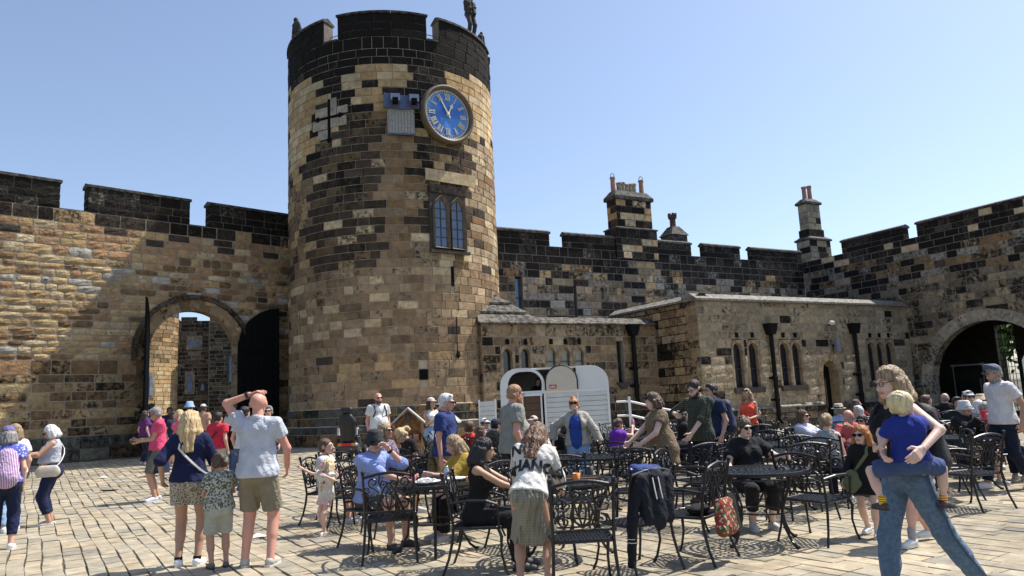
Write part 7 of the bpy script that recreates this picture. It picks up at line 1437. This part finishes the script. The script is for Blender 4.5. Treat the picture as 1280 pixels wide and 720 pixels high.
# ---- two little wooden display houses
WD = mat('oiled_timber', (.34, .18, .07), .6, col2=(.20, .10, .04), vs=10, bump=.2)
def house(x, y, rz, lab):
    e_ = empty('wooden_display_house', (x, y, gz(x, y)), rz, lab, 'display case', 'little wooden display houses by the tower'); hw = .36
    MB().prism([(-hw+.03, .55), (hw-.03, .55), (hw-.03, .98), (0, 1.30), (-hw+.03, .98)], .30, .32).build('back_board', WD, e_)
    for q_ in (-1, 1): MB().bbox(q_*hw-.035, q_*hw+.035, -.035, .035, 0, 1.0).build('post', WD, e_); MB().bbox(q_*(hw-.02)-.012, q_*(hw-.02)+.012, .0, .32, .5, 1.0).build('side_panel', WD, e_)
    for q_ in (-1, 1): MB().add([(q_*(hw+.09), -.09, .94), (0, -.09, 1.34), (0, .40, 1.34), (q_*(hw+.09), .40, .94), (q_*(hw+.09), -.09, .98), (0, -.09, 1.385), (0, .40, 1.385), (q_*(hw+.09), .40, .98)], [(0, 1, 2, 3), (7, 6, 5, 4), (0, 4, 5, 1), (3, 2, 6, 7), (0, 3, 7, 4)]).build('roof_panel', mat('pale_roof_board', (.42, .40, .36), .7), e_)
    for i in range(5): MB().bbox(-hw+.04+i*.13, -hw+.16+i*.13, .0, .03, .12, .52).build('board', WD, e_)
    MB().bbox(-hw+.04, hw-.04, .0, .3, .5, .53).build('shelf', WD, e_); MB().prism([(-.05, 1.0), (.05, 1.0), (.1, 1.1), (0, 1.22), (-.1, 1.1)], .1, .2).build('hanging_lantern', mat('dark_lantern', (.05, .05, .05), .4), e_)
    for x0 in (-.24, -.06, .12): MB().bbox(x0, x0+.14, .1, .2, .53, .53+.2+.05*math.sin(x0*30)).build('display_box', mat('box_%d' % int(abs(x0)*100), (.3+abs(x0), .2, .1)), e_)
house(-2.78, 19.0, R_(4), 'left of the two little pitched wooden display houses by the tower'); house(-1.98, 19.3, R_(-8), 'right-hand little pitched wooden display house, half behind the woman in the cap')
# ---- pushchair
e_ = empty('pushchair', (-1.35, 13.6, gz(-1.3, 13.6)), R_(70), 'grey folded-hood pushchair behind the woman bending forward', 'pushchair'); GF = mat('grey_mesh', (.12, .125, .13), .7, col2=(.3, .3, .3), vs=30)
S_ = SDF(.03); S_.cap(V3(-.13, .1, .85), V3(.13, .1, .85), .16, .16, V3(0, 1, 0), .7); S_.cap(V3(0, .1, .75), V3(0, .05, .45), .19, .18, V3(0, 1, 0), .5); sdfpart(e_, 'hood', S_, GF, .018, .003)
for q_ in (-1, 1): MB().tube([(q_*.2, -.35, .1), (q_*.2, .0, .45), (q_*.2, .3, .95), (q_*.18, .38, 1.05)], .012, 6).tube([(q_*.2, .3, .1), (q_*.2, .0, .45)], .012, 6).build('frame', M_IRON, e_)
for x, y in ((-.2, -.35), (.2, -.35), (-.2, .3), (.2, .3)): o = MB().lathe([(.03, -.02), (.1, -.02), (.1, .02), (.03, .02)], 14).build('wheel', MATS['tyre_black'], e_); o.rotation_euler = (0, R_(90), 0); o.location = (x, y, .1)
# ---- catering trailer (converted horse box)
tz = gz(.5, 21); e_ = empty('catering_trailer', (-.46, 20.85, tz), R_(-1.5), 'white converted horse trailer serving drinks, hatch open, in front of the low range', 'trailer'); L_ = 3.0
def outl(x0, x1, z0, z1, rl, rr):
    p = [(x0, z0)]
    p += [(x0+rl-rl*math.cos(a), z1-rl+rl*math.sin(a)) for a in [i*math.pi/2/6 for i in range(7)]] if rl else [(x0, z1)]
    p += [(x1-rr+rr*math.sin(a), z1-rr+rr*math.cos(a)) for a in [i*math.pi/2/6 for i in range(7)]] if rr else [(x1, z1)]
    return p+[(x1, z0)]
TWm = mat('trailer_white', (.70, .70, .67), .35, var=.05, vs=2); TIn = mat('trailer_inside', (.32, .30, .27), .8)
def shell(name, o_, i_, y0, y1, m_):
    n = len(o_); b = MB(); v = [(x, y0, z) for x, z in o_]+[(x, y0, z) for x, z in i_]+[(x, y1, z) for x, z in o_]+[(x, y1, z) for x, z in i_]; f = []
    for k in range(n-1): f += [(k, n+k, n+k+1, k+1), (2*n+k, 2*n+k+1, 3*n+k+1, 3*n+k), (k, k+1, 2*n+k+1, 2*n+k), (n+k, 3*n+k, 3*n+k+1, n+k+1)]
    b.add(v, f).build(name, m_, e_, False)
shell('roof_shell', outl(0, L_, 1.62, 2.33, .5, .45), outl(.05, L_-.05, 1.62, 2.28, .48, .43), 0.0, 1.7, TWm)
MB().prism(outl(.05, L_-.05, .45, 2.28, .48, .43), 1.62, 1.68).build('back_panel', TIn, e_); MB().bbox(.04, L_-.04, .02, 1.62, .38, .45).build('floor', TIn, e_)
for x in (0, L_-.05): MB().bbox(x, x+.05, 0, 1.7, .38, 1.62).build('end_panel', TWm, e_)
# front : plank by plank
for i in range(9):
    z = .42+i*.135; MB().bbox(1.24, L_-.02, -.03+.004*(i % 2), .02, z, z+.125).build('plank', mat('white_boarding', (.58, .60, .57), .5, var=.08, vs=4), e_)
for x in (1.2, 2.1, L_-.06): MB().bbox(x, x+.06, -.055, -.0, .40, 1.66).build('corner_strip', TWm, e_)
MB().bbox(0, L_, -.05, .0, 1.62, 1.70).build('waist_rail', TWm, e_)
MB().prism([(1.28, 1.70)]+[(1.28+.42-.42*math.cos(a), 1.95+.40*math.sin(a)) for a in [i*math.pi/8 for i in range(5)]]+[(2.12-.42+.42*math.sin(a), 1.95+.40*math.cos(a)) for a in [i*math.pi/8 for i in range(5)]]+[(2.12, 1.70)], -.10, -.05).build('hatch_panel', mat('cream_hatch', (.56, .50, .40), .5, var=.05), e_)
b = MB(); b.tube([(1.26, -.08, 1.70)]+[(1.28+.42-.44*math.cos(a), -.08, 1.95+.42*math.sin(a)) for a in [i*math.pi/8 for i in range(5)]]+[(2.12-.42+.44*math.sin(a), -.08, 1.95+.42*math.cos(a)) for a in [i*math.pi/8 for i in range(5)]]+[(2.14, -.08, 1.70)], .02, 6); b.build('hatch_seal', MATS['black_vinyl'], e_)
MB().bbox(1.36, 1.56, -.115, -.105, 1.74, 1.84).build('red_badge', mat('red_badge', (.5, .03, .04), .4), e_)
cu = bpy.data.curves.new('badge_lettering', 'FONT'); cu.body = 'Rice'; 
bpy.data.curves.remove(cu)
for k in range(3): MB().bbox(1.39+.05*k, 1.42+.05*k, -.119, -.116, 1.765, 1.765+.04+.012*(k % 2)).build('badge_mark', M_WHITE, e_)
MB().prism([(2.12, 1.70), (L_, 1.70)]+[(L_-.44+.44*math.cos(a), 1.88+.44*math.sin(a)) for a in [i*math.pi/12 for i in range(7)]]+[(2.12, 2.32)], -.03, .0).build('side_panel', TWm, e_)
b = MB(); arc = lambda r, x0, x1, zt: [(x0+r-r*math.cos(a), zt-r+r*math.sin(a)) for a in [i*math.pi/12 for i in range(7)]]+[(x1-r+r*math.sin(a), zt-r+r*math.cos(a)) for a in [i*math.pi/12 for i in range(7)]]
shell('hatch_frame', [(.0, 1.66)]+arc(.48, .0, 1.24, 2.34)+[(1.24, 1.66)], [(.22, 1.66)]+arc(.36, .22, 1.16, 2.24)+[(1.14, 1.66)], -.045, .0, TWm)
MB().bbox(.0, .30, -.03, .02, .40, 1.62).build('front_panel', TWm, e_); MB().bbox(.30, 1.16, -.12, .25, 1.56, 1.62).build('serving_counter', TWm, e_)
for i in range(6): MB().bbox(.34, 1.14, -.005, .03, .42+i*.19, .60+i*.19).build('brown_board', mat('brown_boarding', (.10, .055, .03), .7, bump=.2), e_)
for x in (.30, .58, 1.10): MB().bbox(x, x+.045, -.045, .0, .40, 1.56).build('door_frame', TWm, e_)
for x in (1.55, 2.35):
    o = MB().lathe([(.12, -.08), (.28, -.085), (.31, -.05), (.31, .05), (.28, .085), (.12, .08)], 20).build('wheel', MATS['tyre_black'], e_, True); o.rotation_euler = (R_(90), 0, 0); o.location = (x, .12, .31)
# ---- sign board, ramp rails, rope posts, glass door, tube frame
b = empty('slatted_sign', (-.80, 20.4, gz(-.8, 20.4)), 0, 'white slatted board standing left of the trailer', 'board')
for i in range(7): MB().bbox(-.22, .18, -.02, .02, .55+i*.13, .67+i*.13).build('slat', mat('white_boarding'), b)
for x in (-.24, .2): MB().bbox(x-.02, x+.02, -.03, .03, 0, 1.5).build('post', M_WHITE, b)
b = empty('ramp_railing', (2.75, 20.2, 0), R_(2), 'white two-bar ramp railing right of the trailer', 'railing')
for x, zt in ((.25, 1.55), (1.05, 1.30), (1.9, 1.1)): MB().bbox(x-.03, x+.03, -.03, .03, 0, zt).build('post', M_WHITE, b)
for dz in (-.08, -.45, -.8): MB().tube([(-.1, 0, 1.50+dz), (.25, 0, 1.50+dz), (1.05, 0, 1.28+dz), (1.9, 0, 1.08+dz)], .028, 6).build('rail', M_WHITE, b)
MB().bbox(-.2, 2.0, .1, 1.2, 0, .12).build('ramp_deck', mat('ramp_grey', (.3, .3, .3)), b)
BRS = mat('brass', (.62, .50, .26), .3, metal=.7)
for i, x in enumerate((10.45, 11.45)):
    b = empty('rope_post', (x, 23.2, 0), 0, ('left' if i == 0 else 'right')+' brass rope barrier post by the arched door', 'barrier post'); MB().lathe([(.16, 0), (.15, .03), (.03, .05), (.03, .92), (.055, .95), (.05, 1.0), (.001, 1.03)], 12).build('stem', BRS, b, True)
b = MB().tube([(10.45+i*.1, 23.2, .92-.35*math.sin(math.pi*i/10)) for i in range(11)], .025, 6).build('barrier_rope', mat('red_rope', (.35, .02, .03), .8), None); tag(b, 'dark red rope sagging between the two brass posts', 'rope')
gd = empty('glass_door', (*P2(RP, RZR, .64, 2.0), 0), RZR, 'glass screen door with thin steel frame inside the right-hand archway', 'glass door'); STL = mat('brushed_steel')
MB().bbox(0, 1.4, 0, .03, 2.22, 2.27).bbox(0, .03, 0, .03, 0, 2.22).bbox(1.37, 1.4, 0, .03, 0, 2.22).bbox(-.06, .12, -.02, .05, 2.2, 2.30).bbox(1.3, 1.45, -.02, .05, 2.2, 2.30).build('frame', mat('grey_frame', (.25, .26, .27), .4), gd)
gm, n_, b_, N_2, L_2 = newmat('clear_glass'); b_.inputs['Transmission Weight'].default_value = 1; b_.inputs['Roughness'].default_value = .02; b_.inputs['IOR'].default_value = 1.1; b_.inputs['Base Color'].default_value = (.9, .95, .93, 1)
MB().bbox(.03, 1.37, .01, .02, .02, 2.2).build('pane', gm, gd)
for x in (1.25, 1.62): MB().tube([(x, -.06, .1), (x, -.06, 1.6)], .022, 6).tube([(x+.09, -.06, .1), (x+.09, -.06, 1.6)], .012, 6).build('pull_handle', STL, gd)
b = empty('tube_frame', (9.15, 13.0, 0), R_(-30), 'white tubular arched frame at the right picture edge', 'metal frame'); MB().tube([(-.3, 0, 0), (-.3, 0, 1.85), (-.22, 0, 2.0), (0, 0, 2.05), (.22, 0, 2.0), (.3, 0, 1.85), (.3, 0, 0)], .022, 8).build('hoop', M_WHITE, b); MB().tube([(-.3, 0, 1.75), (.3, 0, 1.75)], .015, 6).tube([(-.3, 0, 1.5), (.3, 0, 1.5)], .015, 6).build('cross_bar', M_WHITE, b)
# ---- litter
for i, (x, y, l) in enumerate(((-10.3, 18.8, 'scrap of white paper on the paving near the left wall'), (-3.35, 9.75, 'scrap of white paper on the paving behind the bald man\'s heel'))):
    b = MB(); b.add([(-.09, -.06, .0), (.08, -.07, .02), (.1, .06, .0), (-.06, .07, .04), (0, 0, .05)], [(0, 1, 4), (1, 2, 4), (2, 3, 4), (3, 0, 4)]); thing1('paper_scrap', x, y, gz(x, y)+.012, b, mat('paper_white'), l, 'litter')
b = MB(); b.bbox(-.16, .16, -.07, .07, 0, .015); thing1('drain_cover', -8.7, 16.1, gz(-8.7, 16.1)+.006, b, M_IRON, 'small iron drain cover in the paving between the two women and the gate', 'drain cover')
